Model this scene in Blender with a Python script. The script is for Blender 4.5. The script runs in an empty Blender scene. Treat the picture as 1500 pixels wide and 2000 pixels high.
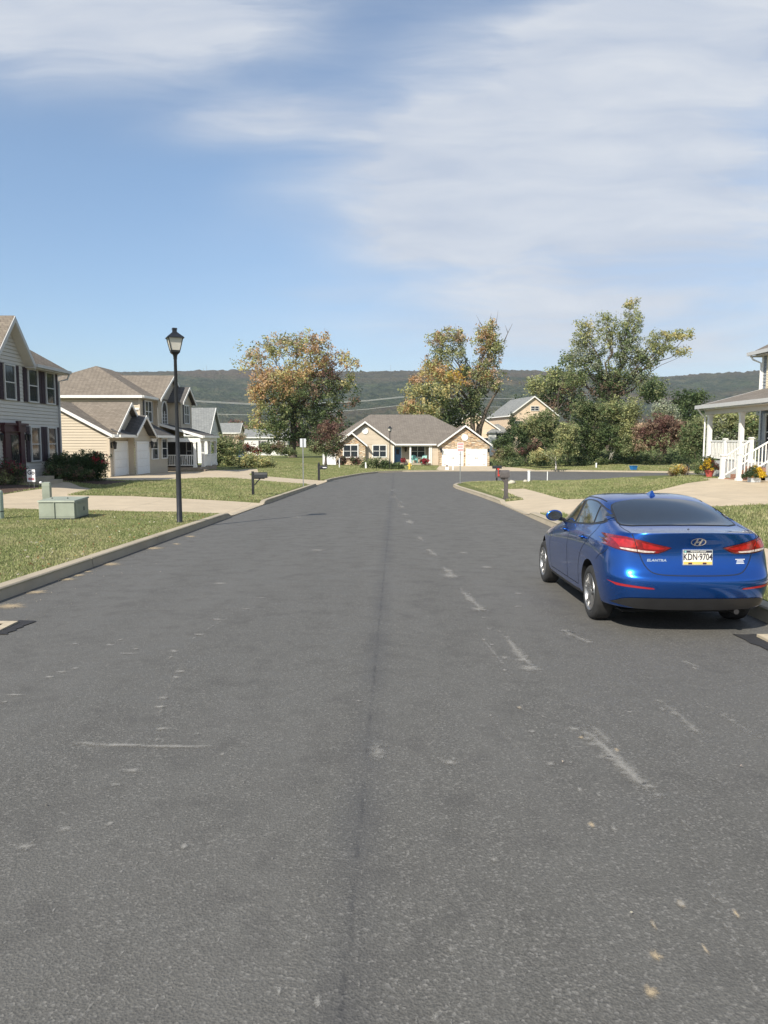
import bpy, bmesh, math, random
import numpy as np
from mathutils import Vector, Matrix
from mathutils.geometry import delaunay_2d_cdt
from mathutils.bvhtree import BVHTree

random.seed(7)
rng = np.random.default_rng(11)
sc = bpy.context.scene
COL = sc.collection
R = math.radians

# ------------------------------------------------------------------ camera
FPX, HZ, CAMH = 1430.0, 860.0, 1.75          # focal length and horizon of the 1500x2000 photograph
PITCH = math.atan((1000 - HZ) / FPX)
cd = bpy.data.cameras.new('camera')
cam = bpy.data.objects.new('camera', cd)
COL.objects.link(cam)
cam.location = (0, 0, CAMH)
cam.rotation_euler = (math.pi / 2 - PITCH, 0, 0)
cd.sensor_fit = 'HORIZONTAL'
cd.sensor_width = 36
cd.lens = 36 * FPX / 1500
cd.clip_start = 0.05
cd.clip_end = 12000
sc.camera = cam

# ------------------------------------------------------------------ light
SUN_AZ = math.atan2(-0.56, -0.83)             # where the sun stands (behind and left of the camera)
SUN_EL = R(41)
sd = bpy.data.lights.new('sun', 'SUN')
sun = bpy.data.objects.new('sun', sd)
COL.objects.link(sun)
sd.energy = 5.0
sd.angle = R(0.5)
sd.color = (1.0, 0.93, 0.82)
sdir = Vector((math.sin(SUN_AZ) * math.cos(SUN_EL), math.cos(SUN_AZ) * math.cos(SUN_EL), math.sin(SUN_EL)))
sun.rotation_euler = sdir.to_track_quat('Z', 'Y').to_euler()

sc.view_settings.view_transform = 'Standard'
sc.view_settings.look = 'None'
sc.view_settings.gamma = 1
sc.view_settings.exposure = 0.42
sc.view_settings.use_curve_mapping = False


# ------------------------------------------------------------------ node helpers
class NT:
    def __init__(s, tree):
        s.t = tree; s.n = tree.nodes; s.l = tree.links

    def node(s, typ, ins=None, **kw):
        n = s.n.new(typ)
        for k, v in kw.items():
            setattr(n, k, v)
        for k, v in (ins or {}).items():
            s.put(n.inputs[k], v)
        return n

    def put(s, sock, v):
        if isinstance(v, bpy.types.NodeSocket):
            s.l.new(v, sock)
        elif isinstance(v, bpy.types.Node):
            s.l.new(v.outputs[0], sock)
        else:
            sock.default_value = v

    def m(s, op, a, b=None, c=None, clamp=False):
        n = s.n.new('ShaderNodeMath'); n.operation = op; n.use_clamp = clamp
        s.put(n.inputs[0], a)
        if b is not None: s.put(n.inputs[1], b)
        if c is not None: s.put(n.inputs[2], c)
        return n.outputs[0]

    def mix(s, f, a, b, blend='MIX'):
        n = s.n.new('ShaderNodeMix'); n.data_type = 'RGBA'; n.blend_type = blend
        s.put(n.inputs[0], f)
        s.put(n.inputs[6], a if not isinstance(a, tuple) else (*a[:3], 1))
        s.put(n.inputs[7], b if not isinstance(b, tuple) else (*b[:3], 1))
        return n.outputs[2]

    def noise(s, vec, scale, detail=4, rough=0.55, dist=0.0):
        n = s.node('ShaderNodeTexNoise', {'Scale': scale, 'Detail': detail, 'Roughness': rough, 'Distortion': dist})
        if vec is not None: s.put(n.inputs['Vector'], vec)
        return n.outputs[0]

    def ramp(s, f, stops):
        n = s.n.new('ShaderNodeValToRGB')
        s.put(n.inputs[0], f)
        e = n.color_ramp.elements
        while len(e) < len(stops): e.new(0.5)
        for el, (p, c) in zip(e, stops):
            el.position = p
            el.color = (*c, 1) if isinstance(c, tuple) else (c, c, c, 1)
        return n.outputs[0]

    def mapr(s, v, a, b, c=0.0, d=1.0):
        n = s.node('ShaderNodeMapRange', {0: v, 1: a, 2: b, 3: c, 4: d})
        n.clamp = True
        return n.outputs[0]


def new_mat(name):
    m = bpy.data.materials.new(name)
    m.use_nodes = True
    nt = NT(m.node_tree)
    bs = m.node_tree.nodes['Principled BSDF']
    return m, nt, bs


MATS = {}


def plain(name, col, rough=0.6, metal=0.0, var=0.12, scale=6.0, bump=0.0, bscale=60.0, coat=0.0, spec=0.5):
    """one procedural surface: a colour with slight natural unevenness"""
    if name in MATS: return MATS[name]
    m, nt, bs = new_mat(name)
    pos = nt.node('ShaderNodeTexCoord').outputs['Object']
    f = nt.noise(pos, scale, 5)
    dark = tuple(c * (1 - var) for c in col)
    lite = tuple(min(1, c * (1 + var)) for c in col)
    c = nt.ramp(f, [(0.3, dark), (0.7, lite)])
    nt.put(bs.inputs['Base Color'], c)
    bs.inputs['Metallic'].default_value = metal
    bs.inputs['Specular IOR Level'].default_value = spec
    nt.put(bs.inputs['Roughness'], nt.mapr(f, 0.2, 0.8, max(0, rough - 0.06), min(1, rough + 0.06)))
    if coat: bs.inputs['Coat Weight'].default_value = coat; bs.inputs['Coat Roughness'].default_value = 0.03
    if bump:
        b = nt.node('ShaderNodeBump', {'Strength': 1.0, 'Distance': bump, 'Height': nt.noise(pos, bscale, 3)})
        nt.put(bs.inputs['Normal'], b)
    MATS[name] = m
    return m


# ------------------------------------------------------------------ sky with thin cloud sheets
w = bpy.data.worlds.new('World'); sc.world = w; w.use_nodes = True
nt = NT(w.node_tree)
for n in list(nt.n): nt.n.remove(n)
sky = nt.node('ShaderNodeTexSky', sky_type='NISHITA')
sky.sun_disc = False
sky.sun_elevation = SUN_EL
sky.sun_rotation = SUN_AZ % (2 * math.pi)
sky.altitude = 300
sky.air_density = 1.0
sky.dust_density = 0.6
sky.ozone_density = 1.6
d = nt.node('ShaderNodeTexCoord').outputs['Generated']
sep = nt.node('ShaderNodeSeparateXYZ', {0: d})
dx, dy, dz = sep.outputs
ys = nt.m('MAXIMUM', dy, 0.08)
A = nt.m('DIVIDE', dx, ys)
E = nt.m('DIVIDE', dz, ys)
ae = nt.node('ShaderNodeCombineXYZ', {0: A, 1: E, 2: 0.0}).outputs[0]
warp = nt.node('ShaderNodeTexNoise', {'Vector': ae, 'Scale': 3.2, 'Detail': 3.0, 'Roughness': 0.5})
wv = nt.node('ShaderNodeVectorMath', {0: warp.outputs[1], 1: (0.5, 0.5, 0.5)}, operation='SUBTRACT').outputs[0]
wv = nt.node('ShaderNodeVectorMath', {0: wv, 1: (0.16, 0.055, 0.0)}, operation='MULTIPLY').outputs[0]
aw = nt.node('ShaderNodeVectorMath', {0: ae, 1: wv}, operation='ADD').outputs[0]


def puff(px, py, rx, ry, rot, amp):
    """one soft bank of cloud, given by direction (tangents of azimuth and elevation)"""
    a0, e0 = (px - 750) / 1430, (880 - py) / 1430
    mp = nt.node('ShaderNodeMapping', {'Vector': aw, 'Location': (a0, e0, 0), 'Rotation': (0, 0, R(rot)),
                                       'Scale': (rx / 1430, ry / 1430, 1)}, vector_type='TEXTURE')
    ln = nt.node('ShaderNodeVectorMath', {0: mp.outputs[0]}, operation='LENGTH').outputs['Value']
    g = nt.m('EXPONENT', nt.m('MULTIPLY', nt.m('POWER', ln, 2.4), -1.0))
    return nt.m('MULTIPLY', g, amp)


banks = [(200, 75, 400, 135, 2, 1.05), (300, 120, 300, 85, 4, .6), (510, 280, 190, 46, 6, .75), (690, 290, 190, 55, 0, .45),
         (1120, 300, 420, 170, 20, .95), (880, 450, 190, 85, 12, .7), (1250, 430, 450, 130, 5, .85), (800, 330, 240, 75, 20, .6),
         (1330, 80, 390, 150, 4, 1.0), (1060, 150, 260, 50, 8, .5), (1350, 600, 560, 130, 3, .6),
         (980, 640, 380, 60, 3, .35), (1250, 720, 520, 70, 2, .45), (640, 600, 90, 14, 0, .15)]
tot = None
for b in banks:
    g = puff(*b)
    tot = g if tot is None else nt.m('ADD', tot, g)
back = nt.m('MULTIPLY', nt.mapr(dy, 0.35, 0.0), 0.6)                 # elsewhere in the sky: thin cloud too
sv = nt.node('ShaderNodeMapping', {'Vector': aw, 'Rotation': (0, 0, R(-14)), 'Scale': (1.8, 8.5, 1)}).outputs[0]
streak = nt.noise(sv, 2.1, 6, 0.55, 0.4)
fine = nt.noise(nt.node('ShaderNodeMapping', {'Vector': aw, 'Rotation': (0, 0, R(-9)), 'Scale': (3, 30, 1)}).outputs[0], 2.0, 5, 0.6, 0.3)
tex = nt.m('ADD', nt.mapr(streak, 0.3, 0.7, 0.68, 1.18), nt.mapr(fine, 0.3, 0.7, -0.13, 0.13))
cm = nt.m('MULTIPLY', nt.m('ADD', tot, back), tex)
cm = nt.mapr(cm, 0.0, 0.95, 0.0, 0.92)
skyc = nt.mix(1.0, sky.outputs[0], nt.ramp(dz, [(0.0, (.70, .75, .81)), (.12, (.84, .88, .92)), (.32, (1.05, 1.06, 1.04))]), 'MULTIPLY')
CLOUD = (4.75, 4.95, 5.25)
ccol = nt.mix(nt.mapr(streak, 0.35, 0.7), (CLOUD[0] * .74, CLOUD[1] * .79, CLOUD[2] * .88), CLOUD)
mixc = nt.mix(cm, skyc, ccol)
bg = nt.node('ShaderNodeBackground', {'Color': mixc, 'Strength': 0.12})
out = nt.node('ShaderNodeOutputWorld', {'Surface': bg.outputs[0]})


# ------------------------------------------------------------------ geometry helpers
def ray(px, py):
    u, v = (px - 750) / FPX, (1000 - py) / FPX
    return Vector((u, math.cos(PITCH) + v * math.sin(PITCH), -math.sin(PITCH) + v * math.cos(PITCH)))


def P(px, py, dist):
    """point at distance dist up the street, seen in that direction"""
    r = ray(px, py)
    return Vector((0, 0, CAMH)) + r * (dist / r.y)


ORG = {}


def tag(o, label=None, cat=None, group=None, kind=None):
    if label: o['label'] = label
    if cat: o['category'] = cat
    if group: o['group'] = group
    if kind: o['kind'] = kind
    return o


def empty(name, loc, label, cat, group=None, rz=0.0):
    o = bpy.data.objects.new(name, None)
    COL.objects.link(o)
    o.empty_display_size = 0.3
    o.location = loc
    o.rotation_euler = (0, 0, rz)
    ORG[o] = (Vector(loc), rz)
    return tag(o, label, cat, group)


class MB:
    """collects faces in world coordinates (or local, when local=True at build) and links them as one mesh"""

    def __init__(s):
        s.v = []; s.f = []; s.mi = []; s.cur = 0

    def add(s, pts):
        i = len(s.v)
        s.v.extend([tuple(p) for p in pts])
        return i

    def poly(s, pts):
        i = s.add(pts)
        s.f.append(tuple(range(i, i + len(pts)))); s.mi.append(s.cur)

    def box(s, x0, x1, y0, y1, z0, z1):
        s.hexa([(x0, y0, z0), (x1, y0, z0), (x1, y1, z0), (x0, y1, z0), (x0, y0, z1), (x1, y0, z1), (x1, y1, z1), (x0, y1, z1)])
        return s

    def hexa(s, p):
        i = s.add(p)
        for q in ((3, 2, 1, 0), (4, 5, 6, 7), (0, 1, 5, 4), (1, 2, 6, 5), (2, 3, 7, 6), (3, 0, 4, 7)):
            s.f.append(tuple(i + k for k in q)); s.mi.append(s.cur)

    def obox(s, o, u, v, w):
        """box from corner o with edge vectors u, v, w"""
        o, u, v, w = map(Vector, (o, u, v, w))
        s.hexa([o, o + u, o + u + v, o + v, o + w, o + u + w, o + u + v + w, o + v + w])
        return s

    def prism(s, pts, ext):
        ext = Vector(ext); n = len(pts)
        i = s.add(pts); j = s.add([Vector(p) + ext for p in pts])
        s.f.append(tuple(range(i, i + n))[::-1]); s.mi.append(s.cur)
        s.f.append(tuple(range(j, j + n))); s.mi.append(s.cur)
        for k in range(n):
            l = (k + 1) % n
            s.f.append((i + k, i + l, j + l, j + k)); s.mi.append(s.cur)
        return s

    def tube(s, pts, rad, n=8, cap=True):
        pts = [Vector(p) for p in pts]
        if not isinstance(rad, (list, tuple)): rad = [rad] * len(pts)
        rings = []
        up = None
        for k, p in enumerate(pts):
            t = (pts[min(k + 1, len(pts) - 1)] - pts[max(k - 1, 0)])
            t = t.normalized() if t.length > 1e-9 else Vector((0, 0, 1))
            if up is None:
                a = Vector((0, 0, 1)) if abs(t.z) < 0.9 else Vector((1, 0, 0))
                up = t.cross(a).normalized()
            up = (up - t * up.dot(t)).normalized()
            w_ = t.cross(up)
            rings.append(s.add([p + (up * math.cos(2 * math.pi * q / n) + w_ * math.sin(2 * math.pi * q / n)) * rad[k] for q in range(n)]))
        for a, b in zip(rings, rings[1:]):
            for q in range(n):
                r = (q + 1) % n
                s.f.append((a + q, a + r, b + r, b + q)); s.mi.append(s.cur)
        if cap:
            s.f.append(tuple(rings[0] + q for q in range(n))[::-1]); s.mi.append(s.cur)
            s.f.append(tuple(rings[-1] + q for q in range(n))); s.mi.append(s.cur)
        return s

    def lathe(s, c, prof, n=16, axis='z', cap=True):
        """profile of (radius, height) turned round an axis through c"""
        c = Vector(c); rings = []
        for r, h in prof:
            ring = []
            for q in range(n):
                a = 2 * math.pi * q / n
                if axis == 'z': ring.append(c + Vector((r * math.cos(a), r * math.sin(a), h)))
                elif axis == 'x': ring.append(c + Vector((h, r * math.cos(a), r * math.sin(a))))
                else: ring.append(c + Vector((r * math.sin(a), h, r * math.cos(a))))
            rings.append(s.add(ring))
        for a, b in zip(rings, rings[1:]):
            for q in range(n):
                r = (q + 1) % n
                s.f.append((a + q, a + r, b + r, b + q)); s.mi.append(s.cur)
        if cap:
            s.f.append(tuple(rings[0] + q for q in range(n))[::-1]); s.mi.append(s.cur)
            s.f.append(tuple(rings[-1] + q for q in range(n))); s.mi.append(s.cur)
        return s

    def slab(s, pts, t=0.1):
        """roof plane of thickness t"""
        s.prism([Vector(p) - Vector((0, 0, t)) for p in pts], (0, 0, t))
        return s

    def build_each(s, name, mats, parent=None, gap=.05, **kw):
        """one object for every separate piece (pieces closer than gap stay together)"""
        grp = []
        for f in s.f:
            pts_ = [Vector(s.v[i]) for i in f]
            lo = Vector([min(p[k] for p in pts_) - gap / 2 for k in range(3)]); hi = Vector([max(p[k] for p in pts_) + gap / 2 for k in range(3)])
            hit = [g for g in grp if all(g[0][k] <= hi[k] and g[1][k] >= lo[k] for k in range(3))]
            fs = [f]
            for g in hit:
                lo = Vector([min(lo[k], g[0][k]) for k in range(3)]); hi = Vector([max(hi[k], g[1][k]) for k in range(3)]); fs += g[2]; grp.remove(g)
            grp.append((lo, hi, fs))
        out_ = []
        for lo, hi, fs in grp:
            m = MB(); mp = {}
            for f in fs:
                for i in f:
                    if i not in mp: mp[i] = len(m.v); m.v.append(s.v[i])
                m.f.append(tuple(mp[i] for i in f)); m.mi.append(0)
            out_.append(m.build(name, mats, parent, **kw))
        return out_

    def build(s, name, mats, parent=None, smooth=False, local=False, label=None):
        me = bpy.data.meshes.new(name)
        vs = s.v
        if parent is not None and not local:
            o_, rz = ORG[parent]
            Mi = (Matrix.Translation(o_) @ Matrix.Rotation(rz, 4, 'Z')).inverted()
            vs = [tuple(Mi @ Vector(p)) for p in vs]
        me.from_pydata(vs, [], s.f)
        if not isinstance(mats, (list, tuple)): mats = [mats]
        for m in mats: me.materials.append(m)
        if any(s.mi): me.polygons.foreach_set('material_index', s.mi)
        bm = bmesh.new(); bm.from_mesh(me)
        bmesh.ops.recalc_face_normals(bm, faces=bm.faces)
        bm.to_mesh(me); bm.free()
        if smooth:
            me.polygons.foreach_set('use_smooth', [True] * len(me.polygons))
            if smooth is not True: me.set_sharp_from_angle(angle=R(smooth))
        o = bpy.data.objects.new(name, me)
        COL.objects.link(o)
        if parent is not None:
            o.parent = parent
            ORG[o] = ORG.get(parent, (Vector((0, 0, 0)), 0))
        if label: o['label'] = label
        return o


def smoothstep(a, b, x):
    t = np.clip((np.asarray(x, float) - a) / (b - a), 0, 1)
    return t * t * (3 - 2 * t)


# ------------------------------------------------------------------ ground
def zroad(y):
    y = np.asarray(y, float)
    t = np.clip(y - 50, 0, 30)
    return np.where(y < 50, -0.0231 * y, -1.155 - 0.0231 * t + 0.0231 * t * t / 60)


def lx(y): return -4.83 + 0.0154 * y


LEFT = [(lx(y), y) for y in (-14, -8, -2, 3, 8, 13, 18, 21.2, 21.9, 24, 26.5, 27.2, 31, 36, 40, 44.6, 45.4, 48, 51.2, 52)] + \
       [(-3.9, 55.5), (-3.45, 59.5), (-2.9, 63.5), (-2.0, 68.6), (-0.6, 72.8), (1.9, 75.4), (5.4, 76.5), (8, 77.0), (14, 77.3), (20, 76.5), (27, 74), (40, 69), (70, 60)]
RIGHT = [(3.94 + 0.0154 * y, y) for y in (-14, -8, -2, 3, 8, 13, 18, 21.3, 22, 24, 27, 27.6)] + \
        [(4.28, 33), (4.05, 41.0), (4.12, 43.6), (4.55, 45.8), (5.3, 47.9), (6.6, 49.4), (8.5, 50.3), (14, 50.6), (25, 50.2), (40, 47), (70, 42)]
ROAD = LEFT + RIGHT[::-1]
DRIVE1 = [(lx(21.4), 21.4), (-7.5, 21.3), (-12, 21.6), (-20, 21.4), (-24, 21.5), (-24, 26.6), (-13.9, 26.4), (-13.7, 29.4), (-14.6, 31.2), (-16.7, 32.0), (-16.7, 34.4), (-14.9, 34.6),
          (-13.0, 32.6), (-12.1, 30.2), (-11.7, 27.0), (-9.5, 27.2), (lx(27), 27)]
DRIVE2 = [(lx(44.8), 44.8), (-9.5, 44.4), (-11, 43.3), (-13, 41.0), (-17.35, 40.6), (-17.35, 58.6), (-14.6, 58.6), (-14.4, 66), (-12.1, 70), (-10.8, 63),
          (-10.4, 56.5), (-9.7, 53.6), (lx(51.8), 51.8)]
DRIVER = [(3.94 + .0154 * 21.5, 21.5), (5.2, 21.6), (6.4, 21.2), (8.5, 20.3), (13, 18.4), (19, 16.4), (30, 15), (30, 27.2), (15.4, 28.0), (15.4, 31.4), (13.4, 31.4), (12.9, 28.9),
          (10.5, 27.6), (8, 26.6), (6.75, 27.3), (5.35, 27.9), (3.94 + .0154 * 27.4, 27.4)]
WALKR1 = [(5.35, 27.9), (6.75, 27.3), (6.9, 36), (5.75, 36.3)]
WALKR0 = [(5.2, 21.6), (6.4, 21.2), (6.5, 10), (6.4, -12), (5.1, -12), (5.2, 10)]
DRIVEF = [(5.9, 76.65), (5.6, 79), (6.95, 92.7), (13.5, 92.7), (14.5, 86), (15.2, 81), (16.4, 76.95), (14, 77.3), (8, 77.0)]
BED1 = [(-24, 26.75), (-14.0, 26.55), (-13.85, 29.35), (-14.7, 31.05), (-16.85, 31.85), (-24, 31.85)]
BED2 = [(-24, 34.7), (-16.8, 34.7), (-14.8, 34.8), (-13.4, 35.2), (-12.6, 38.6), (-14, 39.8), (-24, 39.8)]
SOILR = []
ARC = [(-12.0, 66.0), (-9.5, 75), (-6, 80), (-12, 84)]


def inpoly(x, y, poly):
    x = np.asarray(x, float); y = np.asarray(y, float)
    c = np.zeros(x.shape, bool); n = len(poly)
    for i in range(n):
        x1, y1 = poly[i]; x2, y2 = poly[(i + 1) % n]
        if y1 == y2: continue
        cond = ((y1 > y) != (y2 > y)) & (x < (x2 - x1) * (y - y1) / (y2 - y1) + x1)
        c ^= cond
    return c


def dpoly(x, y, pl, closed=False):
    x = np.asarray(x, float); y = np.asarray(y, float)
    best = np.full(x.shape, 1e9)
    seg = list(zip(pl, pl[1:])) + ([(pl[-1], pl[0])] if closed else [])
    for (x1, y1), (x2, y2) in seg:
        ddx, ddy = x2 - x1, y2 - y1
        t = np.clip(((x - x1) * ddx + (y - y1) * ddy) / (ddx * ddx + ddy * ddy), 0, 1)
        best = np.minimum(best, np.hypot(x - x1 - t * ddx, y - y1 - t * ddy))
    return best


CTRL = [  # x, y, z of the yards away from the kerb
    (-9, 10, -.05), (-9, 18, -.27), (-11, 24, -.30), (-16, 22, -.15), (-16.5, 30, -.12), (-17, 36, -.08), (-20, 36, -.05), (-12, 34, -.45),
    (-13, 41, -.50), (-17.3, 47, -.55), (-17, 53, -.62), (-15, 60, -.72), (-11, 58, -.88), (-9, 62, -1.05), (-11, 70, -.95), (-8, 72, -1.25), (-14, 76, -.9),
    (-22, 60, -.6), (-30, 40, 0), (-30, 15, .3), (-20, 5, .2), (-6, 84, -1.2), (-14, 90, -.95), (-14, 118, -.97), (-30, 110, -.8), (0, 90, -1.42),
    (4, 84, -1.45), (8, 92, -1.5), (12, 92, -1.5), (16, 86, -1.35), (0, 100, -1.45), (-6, 94, -1.4),
    (8, 30, -.38), (8, 20, -.02), (8, 10, .15), (13.8, 29, .20), (15, 33, .15), (20, 30, .3), (20, 20, .35), (12, 20, .1), (12, 10, .3), (25, 10, .5), (10, 36, -.50), (13, 40, -.42),
    (11, 45, -.74), (8, 44, -.85), (18, 44, -.35), (26, 42, -.2), (22, 82, -1.2), (30, 84, -1.0), (20, 90, -1.0), (40, 90, -.9), (45, 75, -1.0), (30, 110, -.8), (10, 130, -1.2), (60, 100, -.5),
    (0, 160, -1.2), (60, 160, -.8), (-60, 160, -.8), (-60, 90, -.4), (60, 40, 0), (60, 0, .6), (-60, 20, .5)]
CT = np.array(CTRL)
CUTS = [(-4.4, 21.4, 27.0), (-4.1, 44.9, 51.6), (4.3, 21.6, 27.3)]


def hgt(x, y):
    """height of the ground off the road"""
    x = np.asarray(x, float); y = np.asarray(y, float)
    shp = x.shape; xf = x.ravel(); yf = y.ravel()
    d2 = (xf[:, None] - CT[None, :, 0]) ** 2 + (yf[:, None] - CT[None, :, 1]) ** 2 + 1.5
    wgt = d2 ** -1.7
    idw = (wgt * CT[None, :, 2]).sum(1) / wgt.sum(1)
    dd = np.minimum(dpoly(xf, yf, LEFT), dpoly(xf, yf, RIGHT))
    zr = zroad(yf)
    ww = smoothstep(0.2, 6.5, dd)
    z = (zr + 0.13) * (1 - ww) + idw * ww
    for cx, y0, y1 in CUTS:
        k = smoothstep(y0 - .5, y0 + .2, yf) * (1 - smoothstep(y1 - .2, y1 + .5, yf)) * (1 - smoothstep(0.3, 1.7, dd)) * (np.abs(xf - cx) < 3)
        z = z - k * 0.10
    kk = (yf > 70) & (xf > 5.2) & (xf < 17)
    z = z - kk * smoothstep(5.2, 6.2, xf) * (1 - smoothstep(15.6, 16.8, xf)) * (1 - smoothstep(.3, 2, dd)) * 0.09
    z = np.where(yf > 200, z + 0, z)
    return z.reshape(shp)


def H1(x, y): return float(hgt(np.array([x]), np.array([y]))[0])


def G(px, py, on_road=False):
    """where the line of sight meets the ground"""
    r = ray(px, py); lo, last = 2.0, None
    for t in np.arange(2, 220, 0.5):
        p = Vector((0, 0, CAMH)) + r * (t / r.y)
        z = float(zroad(p.y)) if on_road else H1(p.x, p.y)
        if p.z < z:
            lo, hi = t - 0.5, t
            for _ in range(12):
                mid = (lo + hi) / 2
                p = Vector((0, 0, CAMH)) + r * (mid / r.y)
                z = float(zroad(p.y)) if on_road else H1(p.x, p.y)
                if p.z < z: hi = mid
                else: lo = mid
            return Vector((p.x, p.y, z))
    return p


def densify(poly, step, closed=True):
    out_ = []
    n = len(poly)
    for i in range(n if closed else n - 1):
        a, b = Vector(poly[i]), Vector(poly[(i + 1) % n])
        k = max(1, int((b - a).length / step))
        for j in range(k): out_.append(tuple(a.lerp(b, j / k)))
    if not closed: out_.append(tuple(poly[-1]))
    return out_


# ---- partition the ground exactly along every edge
regions = [('road', ROAD), ('driveway_left', DRIVE1), ('driveway_second', DRIVE2), ('driveway_right', DRIVER), ('pavement_right', WALKR1),
           ('pavement_near', WALKR0), ('driveway_far', DRIVEF), ('mulch_bed', BED1), ('mulch_bed', BED2)]
pts = []; edges = []
for nm, pl in regions:
    dp = densify(pl, 1.2)
    i0 = len(pts)
    pts += dp
    edges += [(i0 + k, i0 + (k + 1) % len(dp)) for k in range(len(dp))]
gx = np.concatenate([np.arange(-34, 34.1, 1.0)])
for y in np.arange(-14, 60, 1.0):
    pts += [(x + 0.37 * ((int(y) % 2)), y + .13) for x in gx]
for y in np.arange(60, 130, 2.0):
    pts += [(x, y + .21) for x in np.arange(-50, 60, 2.0)]
for y in np.concatenate([np.arange(-14, 60, 6.0)]):
    pts += [(s_ * x, y + .4) for x in np.arange(38, 90, 6) for s_ in (-1, 1)]
for y in (-60, -200, -1500, -4000, 140, 160, 200, 260, 400, 700, 1100, 1800, 3000, 5200):
    pts += [(x, y) for x in (-5200, -3000, -1500, -700, -300, -160, -110, -70, -45, -20, 0, 20, 45, 70, 110, 160, 300, 700, 1500, 3000, 5200)]
for y in (-14, 20, 60, 100):
    pts += [(s_ * x, y + .7) for x in (110, 160, 300, 700, 1500, 3000, 5200) for s_ in (-1, 1)]
r_ = delaunay_2d_cdt([Vector(p) for p in pts], edges, [], 0, 1e-5)
V2 = np.array([tuple(v) for v in r_[0]]); T = np.array([f for f in r_[2] if len(f) == 3])
cen = V2[T].mean(1)
reg = np.full(len(T), -1)
for i, (nm, pl) in enumerate(regions):
    reg[inpoly(cen[:, 0], cen[:, 1], pl) & (reg < 0)] = i


def region_mesh(name, idx, zf, mat, kind='structure'):
    tr = T[idx]
    used, inv = np.unique(tr, return_inverse=True)
    vv = V2[used]; zz = zf(vv[:, 0], vv[:, 1])
    me = bpy.data.meshes.new(name)
    me.from_pydata(np.column_stack([vv, zz]).tolist(), [], inv.reshape(tr.shape).tolist())
    me.materials.append(mat)
    me.polygons.foreach_set('use_smooth', [True] * len(me.polygons))
    o = bpy.data.objects.new(name, me); COL.objects.link(o)
    o['kind'] = kind
    return o


# ---- asphalt
def asphalt_mat():
    m, nt, bs = new_mat('asphalt')
    pos = nt.node('ShaderNodeTexCoord').outputs['Object']
    n1 = nt.m('ADD', nt.m('MULTIPLY', nt.noise(pos, 75, 2, 0.6), .55), nt.m('MULTIPLY', nt.noise(pos, 210, 2, 0.6), .45))
    big = nt.noise(nt.node('ShaderNodeMapping', {'Vector': pos, 'Scale': (1.6, .18, 1)}).outputs[0], .9, 5, 0.6)
    med = nt.noise(pos, 3.2, 5, 0.65)
    vo = nt.node('ShaderNodeTexVoronoi', {'Vector': pos, 'Scale': 95.0})
    c = nt.ramp(n1, [(0.34, (.058, .056, .050)), (0.5, (.095, .092, .083)), (0.66, (.148, .143, .129))])
    stones = nt.mapr(nt.node('ShaderNodeSeparateColor', {0: vo.outputs['Color']}).outputs[0], 0.86, 0.96)
    c = nt.mix(nt.m('MULTIPLY', stones, 0.6), c, (.23, .222, .205))
    c = nt.mix(nt.mapr(big, .35, .66, 0, .45), c, (.128, .125, .115))
    c = nt.mix(nt.mapr(med, .50, .74, 0, .5), c, (.055, .054, .053))
    sp = nt.node('ShaderNodeSeparateXYZ', {0: pos})
    lat = nt.m('SUBTRACT', sp.outputs[0], nt.m('MULTIPLY', sp.outputs[1], 0.0154))
    wob = nt.m('MULTIPLY', nt.m('SUBTRACT', nt.noise(pos, 7, 5, .7), 0.5), 0.045)
    dseam = nt.m('ABSOLUTE', nt.m('ADD', nt.m('ADD', lat, 0.165), wob))
    s1 = nt.m('MULTIPLY', nt.mapr(dseam, 0.0, 0.02, 1, 0), nt.mapr(nt.noise(pos, 6, 5, .7), .42, .62, .0, .5))
    s2 = nt.m('MULTIPLY', nt.mapr(dseam, 0.02, 0.16, .5, 0), nt.mapr(nt.noise(pos, 1.1, 3), .35, .65, .3, 1))
    c = nt.mix(s2, c, (.062, .062, .064))
    c = nt.mix(s1, c, (.03, .03, .032))
    nt.put(bs.inputs['Base Color'], c)
    nt.put(bs.inputs['Roughness'], nt.mapr(med, .3, .7, .62, .8))
    bs.inputs['Specular IOR Level'].default_value = 0.45
    hh = nt.m('ADD', nt.m('MULTIPLY', n1, 0.004), nt.m('MULTIPLY', vo.outputs[0], 0.003))
    hh = nt.m('SUBTRACT', hh, nt.m('MULTIPLY', s1, .004))
    b = nt.node('ShaderNodeBump', {'Strength': 1.0, 'Distance': .8, 'Height': hh})
    nt.put(bs.inputs['Normal'], b)
    return m


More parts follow.
